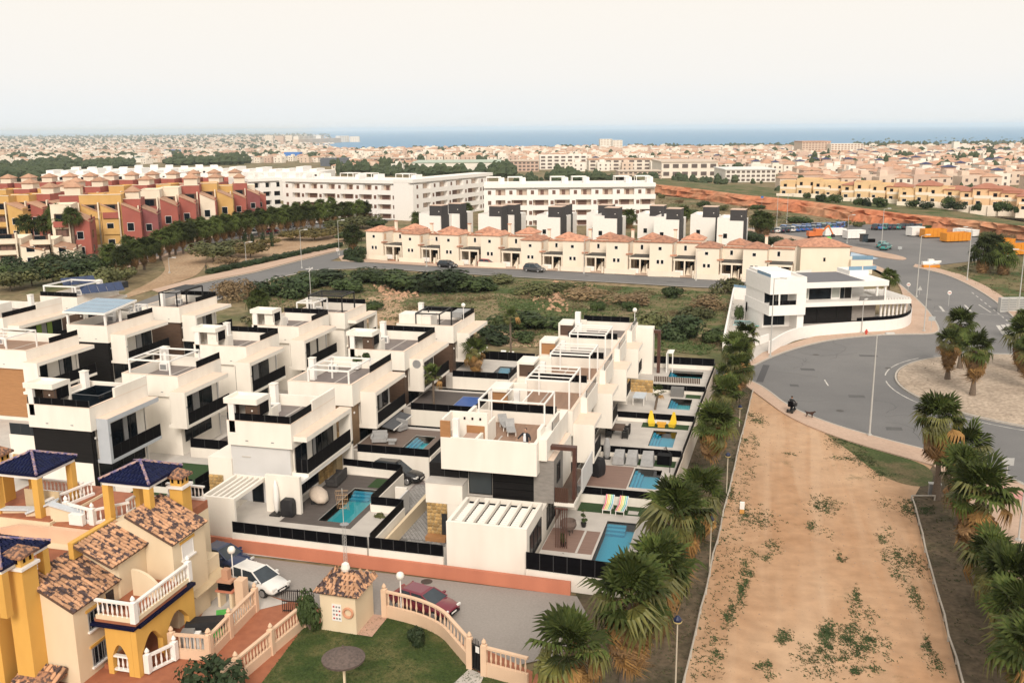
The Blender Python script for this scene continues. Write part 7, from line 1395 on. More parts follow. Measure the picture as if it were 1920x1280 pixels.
# landmarks
def lm(name, label, cat, x0, x1, yb, yt, depth, m, win=None, roof=None, rows_=4, cols=8):
    A = G(x0, yb); Bq = G(x1, yb+tilt(x1)-tilt(x0)); L = (Bq-A).to_2d().length; rz = math.atan2(Bq.y-A.y, Bq.x-A.x); h = ZH(A, yt)-A.z; t = thing(name, label, cat, A, rz); x, y, z = A
    box('wall', m, t, x, y, z-6, x+L, y+depth, z+h)
    if roof: box('roof', roof, t, x-.5, y-.5, z+h, x+L+.5, y+depth+.5, z+h*1.08)
    if win:
        me = MB().box(0, -.25, 0, L/cols*.62, .0, h/rows_*.5).mesh('window', win)
        for i in range(cols):
            for j in range(rows_): put('window', me, t, (L*(i+.2)/cols, 0, h*(j+.3)/rows_))
    return t
lm('hotel', 'big white hotel block standing alone before the sea', 'hotel', 1125, 1148, 283, 261, 30, TW[2], TR[1], None, 7, 4); lm('hotel', 'slightly lower right half of the white hotel before the sea', 'hotel', 1148.5, 1167, 284, 263, 26, TW[2], TR[1], None, 7, 3)
lm('hotel', 'wide pink hotel with balconies near the shore, right', 'hotel', 1503, 1556, 291, 267, 40, TW[1], mat('balcony_shade', (.36, .22, .17), None, .9, .3), TR[0], 6, 9); lm('hotel', 'lower rose and ivory wing beside the wide pink hotel', 'hotel', 1557, 1618, 291, 270, 34, TW[0], MATS['balcony_shade'], None, 6, 10)
for k, (a, b, c, d, m) in enumerate(((497, 512, 268, 254, 0), (516, 532, 268, 255, 3), (536, 548, 268, 254, 0), (560, 598, 268, 256, 0), (602, 608, 269, 254, 2), (637, 655, 270, 255, 2), (656, 674, 270, 256, 0), (560, 640, 271, 262, 1))): lm('tower_block', 'pale tower block on the far headland, %s from the left' % ORD[k], 'tower block', a, b, c, d, 30, TW[m], TR[1], None, 5, 4)
lm('warehouse', 'long white warehouse with green eaves left of centre', 'warehouse', 774, 938, 326, 306, 50, TW[2], None, mat('pale_green_roof', (.42, .50, .42), None, .8, .3)); lm('warehouse', 'beige factory with dark glazed corner right of centre', 'factory', 1240, 1345, 334, 305, 40, TW[0], TWIN, TR[1], 2, 6); lm('warehouse', 'white shed with row of small windows before the salmon houses', 'warehouse', 1360, 1454, 342, 319, 30, TW[2], TWIN, mat('white_sheet_roof', (.74, .74, .72), None, .6, .3), 3, 10)
lm('office_block', 'cream office block with glazed bands near the centre', 'office', 1012, 1100, 318, 292, 25, TW[2], TWIN, None, 4, 7); lm('warehouse', 'blue shop building in the far town', 'shop', 533, 562, 297, 286, 20, mat('blue_cladding', (.06, .20, .55), None, .7, .3)); lm('warehouse', 'dark grey building in the far town', 'building', 601, 652, 312, 297, 20, mat('slate_cladding', (.10, .115, .14), None, .7, .3), None, None); lm('warehouse', 'pale teal shed at the edge of the left grove', 'shed', 241, 308, 305, 296, 25, TW[2], None, mat('teal_sheet', (.28, .38, .40), None, .7, .3)); lm('warehouse', 'blue banner hoarding building in the far left town', 'shop', 308, 336, 288, 281, 14, MATS['blue_cladding'], TW[2], None, 1, 1)
for k, (a, b, c, d) in enumerate(((0, 60, 292, 281), (62, 150, 290, 282), (160, 235, 291, 284), (940, 1010, 322, 303), (1104, 1235, 320, 300), (1160, 1240, 338, 322), (430, 480, 292, 285), (680, 770, 312, 298), (860, 900, 296, 287), (1000, 1095, 288, 280))): lm('row_building', 'long pale building in the distant town, %s from the front' % ORD[k], 'building', a, b, c, d, 18, TW[k % 4], TWIN, TR[k % 2], 3, 9)
wt = lm('water_tower', 'square white sign tower rising over the far right trees', 'tower', 1787, 1798, 288, 266, 8, TW[2])
# ochre houses on the bank
OY = mat('apricot_render', (.68, .50, .29), (.62, .45, .25), .85, .5); OP = mat('pale_apricot_render', (.72, .50, .30), (.66, .45, .26), .85, .5)
def bank_house(m, k):
    t = thing('bank_house', 'x', 'house', (0, 0, 0), 0, 'ochre houses above the red earth bank'); box('wall', m, t, 0, 0, -2, 8.5, 9, 5.2 if k else 4.6); box('porch', m, t, .5, -2.2, -2, 6, -.01, 2.6); (MB().hip(-.3, -.3, 8.8, 9.3, 5.2, 6.4, 'x').build('roof', mat('brick_roof', (.40, .17, .11), (.34, .14, .09), .9, .6), t) if k else ring(0, 0, 8.5, 9, 4.6, 5.4, .25).build('parapet', m, t)); box('garden_wall', CREAM2, t, -.2, -4, -2, 8.6, -3.8, 1.0); box('terrace_wall', CREAM2, t, .5, -2.2, 2.61, 6, -2.05, 3.4)
    for f in (1.2, 5.2): window(t, f, f+1.1, 3.3, 4.4, 0, 'front', 0, frame=BRWIN); window(t, f, f+1.3, .4, 2.0, -2.2 if f < 3 else 0, 'front', 0, frame=W2)
    return t
BH = [bank_house(OY, 0), bank_house(OY, 1), bank_house(OP, 1)]; usedb = set()
for i in range(17):
    x = 1462+i*27.5; yb = 366+i*1.85; x += (i*7 % 5)*1.5; p = Vector(G(x, yb-(i*5 % 4)*.8, 3.3)); k = (0, 0, 0, 0, 1, 0, 0, 1, 0, 1, 0, 1, 2, 2, 2, 2, 2)[i]; l = '%s house above the red bank, %s from the left' % (['flat ochre', 'ochre red roofed', 'pale apricot'][k], ORD[i])
    if k not in usedb: usedb.add(k); o = BH[k]; kids(o); o.location = p; o.rotation_euler.z = -.25; o.scale.z = .9; o['label'] = l
    else: dup(BH[k], p, -.25+.05*(i % 3), l, scale=(.82+.07*(i % 3), 1, .78+.1*(i*3 % 4)))
# ================================================================ cars, yard, lamps, signs
PAINT = mat('car_paint', (1, 1, 1), (.92, .92, .92), .3, 2, objcol=True, coat=.6)
TYRE = mat('tyre', (.018, .018, .018), None, .8, 4); RIM = mat('alloy', (.42, .42, .43), None, .35, 4, metal=.6); LAMP = mat('lamp_glass', (.75, .75, .72), None, .15, 3); TAIL = mat('tail_lamp', (.35, .015, .015), None, .3, 3); CGL = mat('car_glass', (.025, .035, .045), (.04, .055, .07), .06, 1)
def loft(st):
    m = MB(); n = 8; vs = []
    for x, zb, zt, hw in st:
        k = (zt-zb)
        for y, z in ((-hw*.86, zb), (-hw, zb+k*.35), (-hw*.97, zb+k*.72), (-hw*.80, zt), (hw*.80, zt), (hw*.97, zb+k*.72), (hw, zb+k*.35), (hw*.86, zb)): vs.append((x, y, z))
    fs = [tuple(range(n-1, -1, -1)) if False else tuple(range(n)), tuple(range((len(st)-1)*n+n-1, (len(st)-1)*n-1, -1))]
    for j in range(len(st)-1):
        for i in range(n): fs.append((j*n+i, (j+1)*n+i, (j+1)*n+(i+1) % n, j*n+(i+1) % n))
    return m.add(vs, fs)
WHEEL = MB().lathe((0, 0, 0), [(.22, -.1), (.31, -.09), (.32, 0), (.31, .09), (.22, .1)], 16).mesh('tyre', TYRE); RIMM = MB().lathe((0, 0, .04), [(.05, .07), (.2, .065), (.22, .05)], 10).mesh('rim', RIM)
def car(name, kind, label, cat='car'):
    t = thing(name, label, cat, (0, 0, 0)); P = lambda n, m, mt, sm=False: put(n, m.mesh(n, mt, smooth=sm), t, (0, 0, 0))
    h = {'hatch': 1.46, 'sedan': 1.42, 'mpv': 1.62, 'sport': 1.34}[kind]; rb = {'hatch': -1.85, 'sedan': -1.3, 'mpv': -2.0, 'sport': -1.7}[kind]
    b = P('body', loft([(-2.12, .42, .72, .70), (-2.05, .32, .86, .80), (-1.5, .26, .92, .86), (0, .25, .93, .87), (1.0, .26, .92, .86), (1.6, .28, .84, .84), (2.0, .32, .72, .78), (2.14, .40, .60, .66)]), PAINT, True); b['paint'] = 1
    c = MB(); b0, b1, t0, t1 = rb, 1.15, rb+.42, .25; vs = [(b0, -.79, .9), (b1, -.80, .9), (b1, .80, .9), (b0, .79, .9), (t0, -.60, h-.04), (t1, -.61, h-.04), (t1, .61, h-.04), (t0, .60, h-.04)]
    c.add(vs, [(0, 1, 5, 4), (1, 2, 6, 5), (2, 3, 7, 6), (3, 0, 4, 7), (4, 5, 6, 7)]); P('windows', c, CGL)
    q = MB(); q.add([(t0-.04, -.62, h-.05), (t1+.04, -.63, h-.05), (t1+.04, .63, h-.05), (t0-.04, .62, h-.05), (t0+.1, -.5, h+.02), (t1-.1, -.5, h+.02), (t1-.1, .5, h+.02), (t0+.1, .5, h+.02)], [(0, 3, 2, 1), (4, 5, 6, 7), (0, 1, 5, 4), (1, 2, 6, 5), (2, 3, 7, 6), (3, 0, 4, 7)])
    for s in (-1, 1):
        for (xa, xb) in ((b0, t0), (b1, t1), ((b0+b1)/2-.1, (t0+t1)/2-.05)): q.bar((xa, s*.80, .9), (xb, s*.62, h-.04), .045, n=5)
    o = P('roof', q, PAINT); o['paint'] = 1
    for sx, nm in ((1.28, 'wheel'), (-1.30, 'wheel')):
        for s in (-1, 1):
            wh = put('wheel', WHEEL, t, (sx, s*.76, .32), rot=(math.pi/2*(-s), 0, 0)); put('rim', RIMM, wh, (0, 0, .05))
    for s in (-1, 1):
        P('headlight', MB().box(2.02, s*.62-.16, .6, 2.13, s*.62+.16, .72), LAMP); P('tail_light', MB().box(-2.13, s*.62-.13, .66, -2.04, s*.62+.13, .86), TAIL); P('mirror', MB().box(.75, s*.93-.09, .95, .9, s*.93+.09, 1.07), PAINT)['paint'] = 1
    P('bumper', MB().box(2.02, -.62, .3, 2.17, .62, .42), TYRE); P('grille', MB().box(2.08, -.4, .46, 2.155, .4, .58), BLK); P('number_plate', MB().box(2.172, -.25, .42, 2.18, .25, .52), W2)
    return t
CARP = {k: car('parked_car', k, 'x') for k in ('hatch', 'sedan', 'mpv', 'sport')}
for c in CARP.values(): kids(c)
cu = set()
def put_car(kind, label, a, b, color, s=1.0, group=None, front=1, z=None):
    # a, b: ground marks of the two ends of the car
    A = Vector(G(*a, z) if z is not None else G(*a)); B_ = Vector(G(*b, z) if z is not None else G(*b)); c = (A+B_)/2; d = B_-A; rz = math.atan2(d.y, d.x)+(0 if front > 0 else math.pi); col = (*color, 1)
    if kind not in cu:
        cu.add(kind); o = CARP[kind]; o.location = c; o.rotation_euler.z = rz; o.scale = (s, s, s); o['label'] = label
        if group: o['group'] = group
        for k in kids(o):
            if k.get('paint'): k.color = col
        return o
    o = dup(CARP[kind], c, rz, label, scale=s, color=col)
    if group: o['group'] = group
    return o
MAR = (.16, .012, .03); WHT = (.72, .72, .70); BLKC = (.008, .009, .012); GRY = (.07, .072, .075); NAV = (.015, .03, .09); REDC_ = (.38, .012, .015)
put_car('sport', 'maroon car parked on the street behind the curved balustrade', (748, 1128), (846, 1158), MAR, .95); put_car('hatch', 'white car parked behind the iron gate and barbecue', (452, 1092), (515, 1112), WHT, .95); put_car('sedan', 'dark blue car at the corner of the yellow house', (388, 1052), (446, 1066), NAV, .95)
put_car('mpv', 'glossy black car on the drive between the pools', (706, 893), (786, 905), BLKC, 1.0, front=1); put_car('hatch', 'dark hatchback parked on the far street', (822, 500), (856, 503), BLKC); put_car('mpv', 'grey people carrier parked on the far street', (984, 508), (1020, 511), GRY); put_car('hatch', 'red hatchback in a town house drive', (903, 498), (928, 500), REDC_)
for k, (x, y, c, n) in enumerate(((508, 437, REDC_, 'red car'), (486, 434, NAV, 'dark blue car'), (472, 440, WHT, 'white car left of the cypresses'), (445, 441, WHT, 'white car behind the avenue palms'), (420, 444, GRY, 'grey car behind the avenue palms'), (585, 420, WHT, 'white car at the avenue end'), (602, 419, WHT, 'second white car at the avenue end'), (536, 428, GRY, 'grey car'), (560, 425, BLKC, 'black car'))): put_car(['hatch', 'sedan', 'mpv'][k % 3], n+' parked on the palm avenue', (x-6, y+1), (x+7, y-.5), c, 1.0, 'cars on the palm avenue')
YD = 'impounded vehicles in the yard'; ry = random.Random(8); CC = [((.05, .16, .45), 'blue'), ((.04, .12, .38), 'blue'), ((.03, .035, .04), 'black'), (GRY, 'grey'), (WHT, 'white'), ((.05, .28, .26), 'teal'), ((.012, .02, .05), 'navy'), ((.2, .22, .24), 'silver')]
nn = {}
def ydcar(x, y, k):
    c, n = CC[k]; nn[n] = nn.get(n, 0)+1; put_car(['hatch', 'sedan', 'mpv'][ry.randrange(3)], '%s vehicle of the yard rows, %s of its colour' % (n, ORD[nn[n]-1]), (x-4, y+1.5), (x+5, y-1.5), c, 1.0, YD)
for i in range(14): ydcar(1449+i*9.6, 437-i*.62, (3, 4, 6, 2, 4, 0, 1, 0, 7, 0, 2, 5, 0, 1)[i]); 
for i in range(13): ydcar(1470+i*9.2, 431.5-i*.5, (0, 2, 0, 7, 1, 0, 6, 0, 5, 1, 2, 0, 0)[i])
for i in range(11): ydcar(1642+i*8.6, 430.5-i*.15, (2, 0, 5, 6, 2, 5, 2, 3, 6, 2, 5)[i])
for (x, y, k) in ((1660, 468, 5), (1654, 464, 5), (1575, 440, 5), (1565, 438, 7)): ydcar(x, y, k)
OSK = mat('skip_orange', (.68, .27, .025), (.6, .23, .02), .5, 1)
def skip(name, label, cat, a, b, h, m, lid=False):
    A = Vector(G(*a)); B_ = Vector(G(*b)); L = (B_-A).length; t = thing(name, label, cat, A, math.atan2((B_-A).y, (B_-A).x)); x, y, z = A; q = MB()
    q.box(x, y, z+.25, x+L, y+2.3, z+.4); q.box(x, y, z+.4, x+L, y+.1, z+h); q.box(x, y+2.2, z+.4, x+L, y+2.3, z+h); q.box(x, y+.1, z+.4, x+.1, y+2.2, z+h); q.box(x+L-.1, y+.1, z+.4, x+L, y+2.2, z+h); q.build('body', m, t)
    n = int(L/1.1)
    for i in range(n+1): box('rib', m, t, x+i*(L-.1)/n, y-.09, z+.3, x+i*(L-.1)/n+.1, y-.002, z+h-.05)
    for i in (0, 1): box('skid', BLM, t, x+.2, y+.4+i*1.4, z, x+L-.2, y+.5+i*1.4, z+.24)
    if lid: box('cover', m, t, x-.05, y-.05, z+h+.002, x+L+.05, y+2.35, z+h+.12)
    return t
skip('skip_container', 'orange skip container left of the pair in the yard', 'skip', (1733, 447), (1774, 446), 2.2, OSK); skip('skip_container', 'orange skip container nearest the tall lamp in the yard', 'skip', (1774, 455), (1819, 453), 2.2, OSK); skip('skip_container', 'orange skip container behind the right hand palms', 'skip', (1862, 468), (1902, 466), 2.2, OSK); skip('skip_container', 'orange skip container at the right frame edge', 'skip', (1896, 480), (1940, 478), 2.4, OSK)
skip('box_trailer', 'white box trailer farther left in the yard', 'trailer', (1547, 444), (1586, 443), 1.8, W2, True); skip('box_trailer', 'white box trailer nearer the middle of the yard', 'trailer', (1588, 449), (1622, 448), 2.0, W2, True); skip('box_trailer', 'white container beside the orange skips', 'container', (1709, 444), (1733, 443), 2.2, W2, True); skip('box_trailer', 'long pale container behind the orange skips', 'container', (1786, 441), (1824, 445), 1.6, W2, True)
p = G(1529, 449); dg = thing('digger', 'orange digger with black tracks at the edge of the yard', 'digger', p, .3); x, y, z = p
box('track', BLM, dg, x-1.6, y-1.2, z, x+1.6, y-.7, z+.8); box('track', BLM, dg, x-1.6, y+.7, z, x+1.6, y+1.2, z+.8); box('cab', mat('digger_orange', (.6, .16, .04), None, .5, 2), dg, x-.4, y-1, z+1.0, x+1.3, y+.9, z+2.6); box('engine_cover', MATS['digger_orange'], dg, x-2, y-1, z+.9, x-.42, y+1, z+2.0); box('windscreen', CGL, dg, x+1.31, y-.7, z+1.6, x+1.35, y+.6, z+2.5); MB().beam((x+1.2, y, z+1.5), (x+3.0, y, z+3.4), .3, .35).beam((x+3.0, y, z+3.4), (x+4.2, y, z+1.2), .25, .3).build('boom', MATS['digger_orange'], dg); box('bucket', BLM, dg, x+3.9, y-.4, z+.5, x+4.6, y+.4, z+1.2)
p = G(1625, 461); tr = thing('tractor', 'black tractor standing in the middle of the yard', 'tractor', p, .4); x, y, z = p
for a, b, R in ((-1, -.9, .85), (-1, .9, .85), (1.2, -.8, .55), (1.2, .8, .55)): o = MB().lathe((0, 0, -.2), [(R*.6, 0), (R, .05), (R, .35), (R*.6, .4)], 14).build('wheel', TYRE, tr); o.matrix_local = Matrix.Translation((a, b, R)) @ Matrix.Rotation(math.pi/2, 4, 'X')
box('bonnet', BLK, tr, x-.2, y-.4, z+.8, x+1.8, y+.4, z+1.6); box('cab', CGL, tr, x-1.5, y-.7, z+1.0, x-.2, y+.7, z+2.6); box('cab_roof', BLM, tr, x-1.6, y-.8, z+2.6, x-.1, y+.8, z+2.75)
p = G(1745, 502); bt = thing('boat', 'small white boat on an orange cradle at the yard entrance', 'boat', p, .2, None, .7); x, y, z = p
box('cradle', OSK, bt, x-2.2, y-.8, z+.1, x+2.2, y+.8, z+.9); h = loft([(-2.4, .9, 1.7, .8), (0, .9, 1.75, .95), (1.6, 1.0, 1.9, .7), (2.7, 1.5, 2.0, .1)]); put('hull', h.mesh('hull', W2), bt, (0, 0, 0)); box('cabin', W2, bt, x-.8, y-.5, z+1.75, x+.6, y+.5, z+2.4); MB().bar((x, y, z+2.4), (x, y, z+4), .04).build('mast', GRM, bt)
tag(MB().lathe(G(1553, 459), [(.8, 0), (.9, .5), (.8, 1.3), (.5, 1.8), (.1, 1.9)], 10).build('green_bottle_bank', mat('bank_green', (.08, .5, .07), None, .4, 2)), 'bright green bottle bank beside the yard pavement', 'bottle bank')
tag(MB().add([Vector(G(a, b))+Vector((0, 0, .05)) for a, b in ((1594, 482), (1596, 473), (1648, 485), (1622, 488))], [(0, 1, 2, 3)]).build('blue_tarpaulin', mat('pale_blue_sheet', (.25, .38, .52), (.5, .58, .66), .4, .8)), 'pale blue tarpaulin spread on the road by the low house', 'tarpaulin')
# street lamps
SL_ = 'tall street lamps'
GALV = mat('galvanised', (.46, .46, .44), None, .5, 3)
def street_lamp(label, bp, top, arm=0.0, face=0.0, h=None):
    p = Vector(G(*bp)); H = h or ZH(p, top)-p.z; t = thing('street_lamp', label, 'street lamp', p, face, SL_); s = max(.8, H/9)
    put('base', MB().box(-.16, -.16, 0, .16, .16, .25).mesh('base', GALV), t, (0, 0, 0)); put('pole', MB().bar((0, 0, .25), (0, 0, H), .085*s, .045*s, 8).mesh('pole', GALV), t, (0, 0, 0)); put('arm', MB().bar((0, 0, H-.05), (.9, 0, H+.12), .035, .03, 6).mesh('arm', GALV), t, (0, 0, 0)); put('lamp_head', MB().box(.75, -.14, H+.06, 1.5, .14, H+.2).mesh('lamp_head', mat('lamp_housing', (.6, .6, .58), None, .4, 3)), t, (0, 0, 0))
    return t
for k, (bp, top, f, l) in enumerate((((1630, 818), 628, .3, 'tall lamp on the kerb of the roundabout above the dirt strip'), ((1444, 670), 522, -.4, 'tall lamp at the street mouth before the corner villa'), ((1732, 622), 497, .6, 'tall lamp on the pavement tip right of the corner villa'), ((1718, 557), 442, .4, 'tall lamp behind the warning sign, right of the corner villa'), ((1813, 526), 427, 3.4, 'tall lamp beside the orange skips'), ((1652, 468), 392, .2, 'tall lamp on the strip between street and yard'), ((1588, 456), 404, .2, 'lamp in front of the white trailers'), ((1908, 592), 470, 2.8, 'tall lamp beside the electrical cabinets at the right edge'), ((462, 498), 455, .5, 'lamp on the park pavement left of the others'), ((566, 503), 432, .5, 'lamp at the street corner before the park'), ((636, 478), 414, .5, 'lamp beside the no entry sign at the town houses'), ((318, 512), 484, .2, 'lamp beside the curved sand path'), ((1475, 418), 364, .1, 'right lamp of the two on the waste ground'), ((1456, 424), 366, .1, 'left lamp of the two on the waste ground'), ((1095, 513), 448, .0, 'thin lamp before the middle town houses'), ((1305, 526), 470, 0, 'thin lamp before the right town houses'), ((800, 500), 450, 0, 'thin lamp behind the black hatchback'), ((1615, 625), 565, 1.2, 'short lamp at the kerb below the curved white wall'), ((1909, 1016), 905, 2.5, 'tall lamp on the pavement at the lower right edge'), ((706, 420), 395, .2, 'lamp before the brown windowed apartments'))): street_lamp(l, bp, top, face=f)
for k, (bp, top, l) in enumerate((((1362, 925), 852, 'path lamp beside the lone palm and pale rail'), ((1265, 1330), 1160, 'path lamp with dark blue cap at the bottom of the photo'), ((1330, 1072), 972, 'thin path lamp right of the tall skirted palm'), ((1386, 800), 762, 'path lamp near the top of the pale rail'))):
    p = Vector(G(*bp)); h = ZH(p, top); t = thing('path_lamp', l, 'path lamp', p, 0, 'path lamps along the dirt strip'); put('pole', MB().bar((0, 0, 0), (0, 0, h-.2), .045, .035, 8).mesh('pole', mat('sand_paint', (.48, .43, .34), None, .6, 3)), t, (0, 0, 0)); put('collar', MB().lathe((0, 0, h-.25), [(.05, 0), (.2, .1), (.22, .16), (.1, .17)], 10).mesh('collar', mat('yellowed_glass', (.55, .45, .2), None, .4, 3)), t, (0, 0, 0)); put('cap', MB().lathe((0, 0, h-.08), [(.2, 0), (.19, .1), (.08, .24), (.01, .27)], 10).mesh('cap', mat('navy_cap', (.012, .02, .06), None, .3, 3)), t, (0, 0, 0))
for k, (bp, zz, l) in enumerate((((1190, 600), 7.8, 'white globe lamp on the roof edge of the farthest right villa'), ((869, 590), 7.6, 'white globe lamp behind the roof of the last middle villa'))): p = Vector(G(*bp, zz)); globe_lamp(l, p-Vector((0, 0, .6)), 1.6)
def sign(label, bp, top, kind, rz=0.0):
    p = Vector(G(*bp)); h = ZH(p, top)-p.z; t = thing('road_sign', label, 'road sign', p, TH+rz); put('post', MB().bar((0, 0, 0), (0, 0, h), .035, n=6).mesh('post', GALV), t, (0, 0, 0))
    if kind == 'tri': m = MB().add([(-.4, -.03, h-.7), (.4, -.03, h-.7), (0, -.03, h), (-.4, 0, h-.7), (.4, 0, h-.7), (0, 0, h)], [(0, 1, 2), (5, 4, 3), (0, 3, 4, 1), (1, 4, 5, 2), (2, 5, 3, 0)])
    elif kind == 'round': m = MB().lathe((0, 0, 0), [(.32, 0), (.32, .03)], 16); m.v = [(a, -.05+c, h-.3+b) for a, b, c in m.v]
    else: m = MB().box(-.45, -.05, h-.6, .45, -.03, h)
    put('sign_plate', m.mesh('sign_plate', {'tri': GALV, 'round': mat('sign_white', (.75, .74, .7), None, .4, 3), 'plate': mat('sign_grey', (.4, .42, .42), None, .5, 3), 'blue': mat('sign_blue', (.04, .17, .5), None, .4, 3)}[kind]), t, (0, 0, 0))
    if kind == 'round': put('red_band', MB().box(-.2, -.085, h-.35, .2, -.06, h-.25).mesh('red_band', mat('sign_red', (.5, .05, .04))), t, (0, 0, 0))
    return t
sign('round no entry sign at the corner of the town street', (633, 478), 466, 'round'); sign('grey triangular warning sign seen from behind by the roundabout', (1724, 552), 536, 'tri'); sign('round speed sign on the right pavement', (1778, 574), 545, 'round'); sign('round sign at the yard corner road', (1702, 550), 530, 'round'); sign('grey sign plate on the pavement at the right edge', (1885, 910), 858, 'plate'); sign('green backed sign on the pavement tip right of the corner villa', (1745, 622), 593, 'plate'); sign('large blue motorway sign on the waste ground', (1428, 392), 368, 'blue'); sign('white notice board standing in the yard', (1687, 470), 462, 'plate')
q = G(1895, 585); ec = thing('electrical_cabinet', 'grey slatted electrical cabinets at the right edge of the road', 'cabinet', q, .3); 
for i in range(3): b = box('cabinet', GALV, ec, q.x-1.6+i*1.25, q.y, 0, q.x-.4+i*1.25, q.y+.8, 2.1); [box('slat', GRM, b, q.x-1.5+i*1.25, q.y-.02, .3+j*.35, q.x-.5+i*1.25, q.y-.003, .5+j*.35) for j in range(5)]
q = G(1752, 930); ec = thing('electrical_cabinet', 'small grey cabinet at the corner of the right palm strip', 'cabinet', q); box('cabinet', GRM, ec, q.x-.4, q.y, 0, q.x+.4, q.y+.4, .9); box('cabinet_lid', GALV, ec, q.x-.44, q.y-.04, .9, q.x+.44, q.y+.44, .96)
q = G(1391, 962); ec = thing('junction_box', 'white utility box with orange foot on the dirt strip', 'utility box', q); box('foot', mat('orange_foot', (.6, .3, .08), None, .8, 3), ec, q.x-.16, q.y-.12, 0, q.x+.16, q.y+.12, .35); box('box', W2, ec, q.x-.16, q.y-.12, .352, q.x+.16, q.y+.12, .85)
q = G(1624, 628); fh = thing('fire_hydrant', 'red fire hydrant on the pavement below the curved wall', 'hydrant', q); MB().lathe(q, [(.16, 0), (.14, .1), (.12, .5), (.16, .55), (.1, .75), (.02, .8)], 10).build('barrel', mat('hydrant_red', (.5, .05, .03), None, .5, 3), fh); box('outlet', MATS['hydrant_red'], fh, q.x-.24, q.y-.06, .4, q.x+.24, q.y+.06, .52)
# pale rails along the dirt strip
RAILM = mat('weathered_rail', (.46, .42, .36), (.36, .32, .27), .9, 3)
def rail(label, fn, v0, v1, n, extra=None):
    t = thing('path_rail', label, 'railing', (fn(v0), v0, 0)); q = MB(); pts = [Vector((fn(v0+(v1-v0)*i/n)+random.uniform(-.05, .05), v0+(v1-v0)*i/n, .38+random.uniform(-.03, .03))) for i in range(n+1)]
    if extra: pts += [Vector((*e, .38)) for e in extra]
    for a, b in zip(pts, pts[1:]): q.bar(a, b, .055, n=6)
    q.build('rail', RAILM, t, kind='stuff')
    me = MB().bar((0, 0, 0), (0, 0, .42), .06, n=6).mesh('post', RAILM)
    for p in pts: put('post', me, t, Vector((p.x, p.y, 0))-t.location)
rail('long pale rail along the palm side of the dirt strip', lf, -40, 47, 36); rail('pale rail along the right side of the dirt strip', rf, -40, 19.4, 26, [tuple(G(1752, 938, 0).to_2d())])
# lattice mast with dry aerial in front of the left pool
q = G(649, 1078, 0); am = thing('aerial_mast', 'thin lattice aerial mast rising before the left pool', 'mast', q); h = ZH(q, 918); m = MB()
for i in range(3): a = i*2.1; m.bar(q+Vector((.12*math.cos(a), .12*math.sin(a), 0)), q+Vector((.12*math.cos(a), .12*math.sin(a), h*.62)), .014, n=4)
for k in range(16):
    for i in range(3): a = i*2.1; b = (i+1)*2.1; m.bar(q+Vector((.12*math.cos(a), .12*math.sin(a), k*h*.62/16)), q+Vector((.12*math.cos(b), .12*math.sin(b), (k+1)*h*.62/16)), .008, n=3)
m.build('lattice', GALV, am, kind='stuff'); MB().bar(q+Vector((0, 0, h*.6)), q+Vector((0, 0, h+.1)), .022, n=6).build('pole', GALV, am); m = MB(); am2 = mat('rusty_aerial', (.42, .28, .16), None, .6, 5)
for k in range(5): m.bar(q+Vector((-.45+.05*k, 0, h-.1-.28*k)), q+Vector((.35-.03*k, .1, h-.05-.28*k)), .022, n=4); 
for k in range(8): m.bar(q+Vector((-.4+.11*k, -.15, h-.1)), q+Vector((-.4+.11*k, .1, h-1.3)), .012, n=4)
m.build('aerial', am2, am, kind='stuff'); MB().lathe(q+Vector((.05, 0, h*.60)), [(.28, 0), (.3, .04), (.1, .08)], 8).build('mast_plate', GRM, am)
for k, (bp, zz, hh, l) in enumerate((((583, 560), 6.5, 4.0, 'aerial pole on the roof of a left column villa'),)):
    q = Vector(G(*bp, zz)); t = thing('aerial_mast', l, 'mast', q); MB().bar(q, q+Vector((0, 0, hh)), .035, n=6).build('pole', GALV, t); MB().bar(q+Vector((-.5, 0, hh-.3)), q+Vector((.5, 0, hh-.2)), .03, n=5).bar(q+Vector((0, -.3, hh-.6)), q+Vector((.3, .3, hh-.1)), .03, n=5).build('aerial', W2, t, kind='stuff')
# ================================================================ furniture and people
def lounger(name, label, p, rz, m, group, s=1.0, frame=WHM):
    t = thing(name, label, 'sun lounger', p, rz, group, scale=s)
    put('seat', MB().box(-.31, -.85, .30, .31, .35, .36).mesh('seat', m), t, (0, 0, 0)); put('backrest', MB().add([(-.31, .35, .33), (.31, .35, .33), (.31, .9, .80), (-.31, .9, .80), (-.31, .38, .28), (.31, .38, .28), (.31, .94, .75), (-.31, .94, .75)], [(0, 1, 2, 3), (7, 6, 5, 4), (0, 4, 5, 1), (1, 5, 6, 2), (2, 6, 7, 3), (3, 7, 4, 0)]).mesh('backrest', m), t, (0, 0, 0))
    lg = MB().box(-.025, -.025, 0, .025, .025, .3).mesh('leg', frame)
    for a in (-.28, .28):
        for b in (-.75, .3): put('leg', lg, t, (a, b, 0))
    if m is STRIPE:
        for i, c in enumerate(((.65, .12, .2), (.7, .45, .1), (.75, .65, .2), (.2, .55, .3), (.15, .4, .55))):
            put('stripe', MB().box(-.29+i*.118, -.84, .361, -.21+i*.118, .35, .366).add([(-.29+i*.118, .35, .336), (-.21+i*.118, .35, .336), (-.21+i*.118, .9, .806), (-.29+i*.118, .9, .806)], [(0, 1, 2, 3)]).mesh('stripe', mat('stripe_%d' % i, c, None, .9, 3)), t, (0, 0, 0))
    return t
STRIPE = mat('pale_towelling', (.72, .70, .66), None, .9, 5)
lounger('sun_lounger', 'grey sun lounger nearer the edge on the front villa roof', Vector((1.55, 9.9, 6.13)), .35, GREYF, 'grey loungers on the front roof'); lounger('sun_lounger', 'grey sun lounger at the back on the front villa roof', Vector((.85, 10.9, 6.13)), .5, GREYF, 'grey loungers on the front roof')
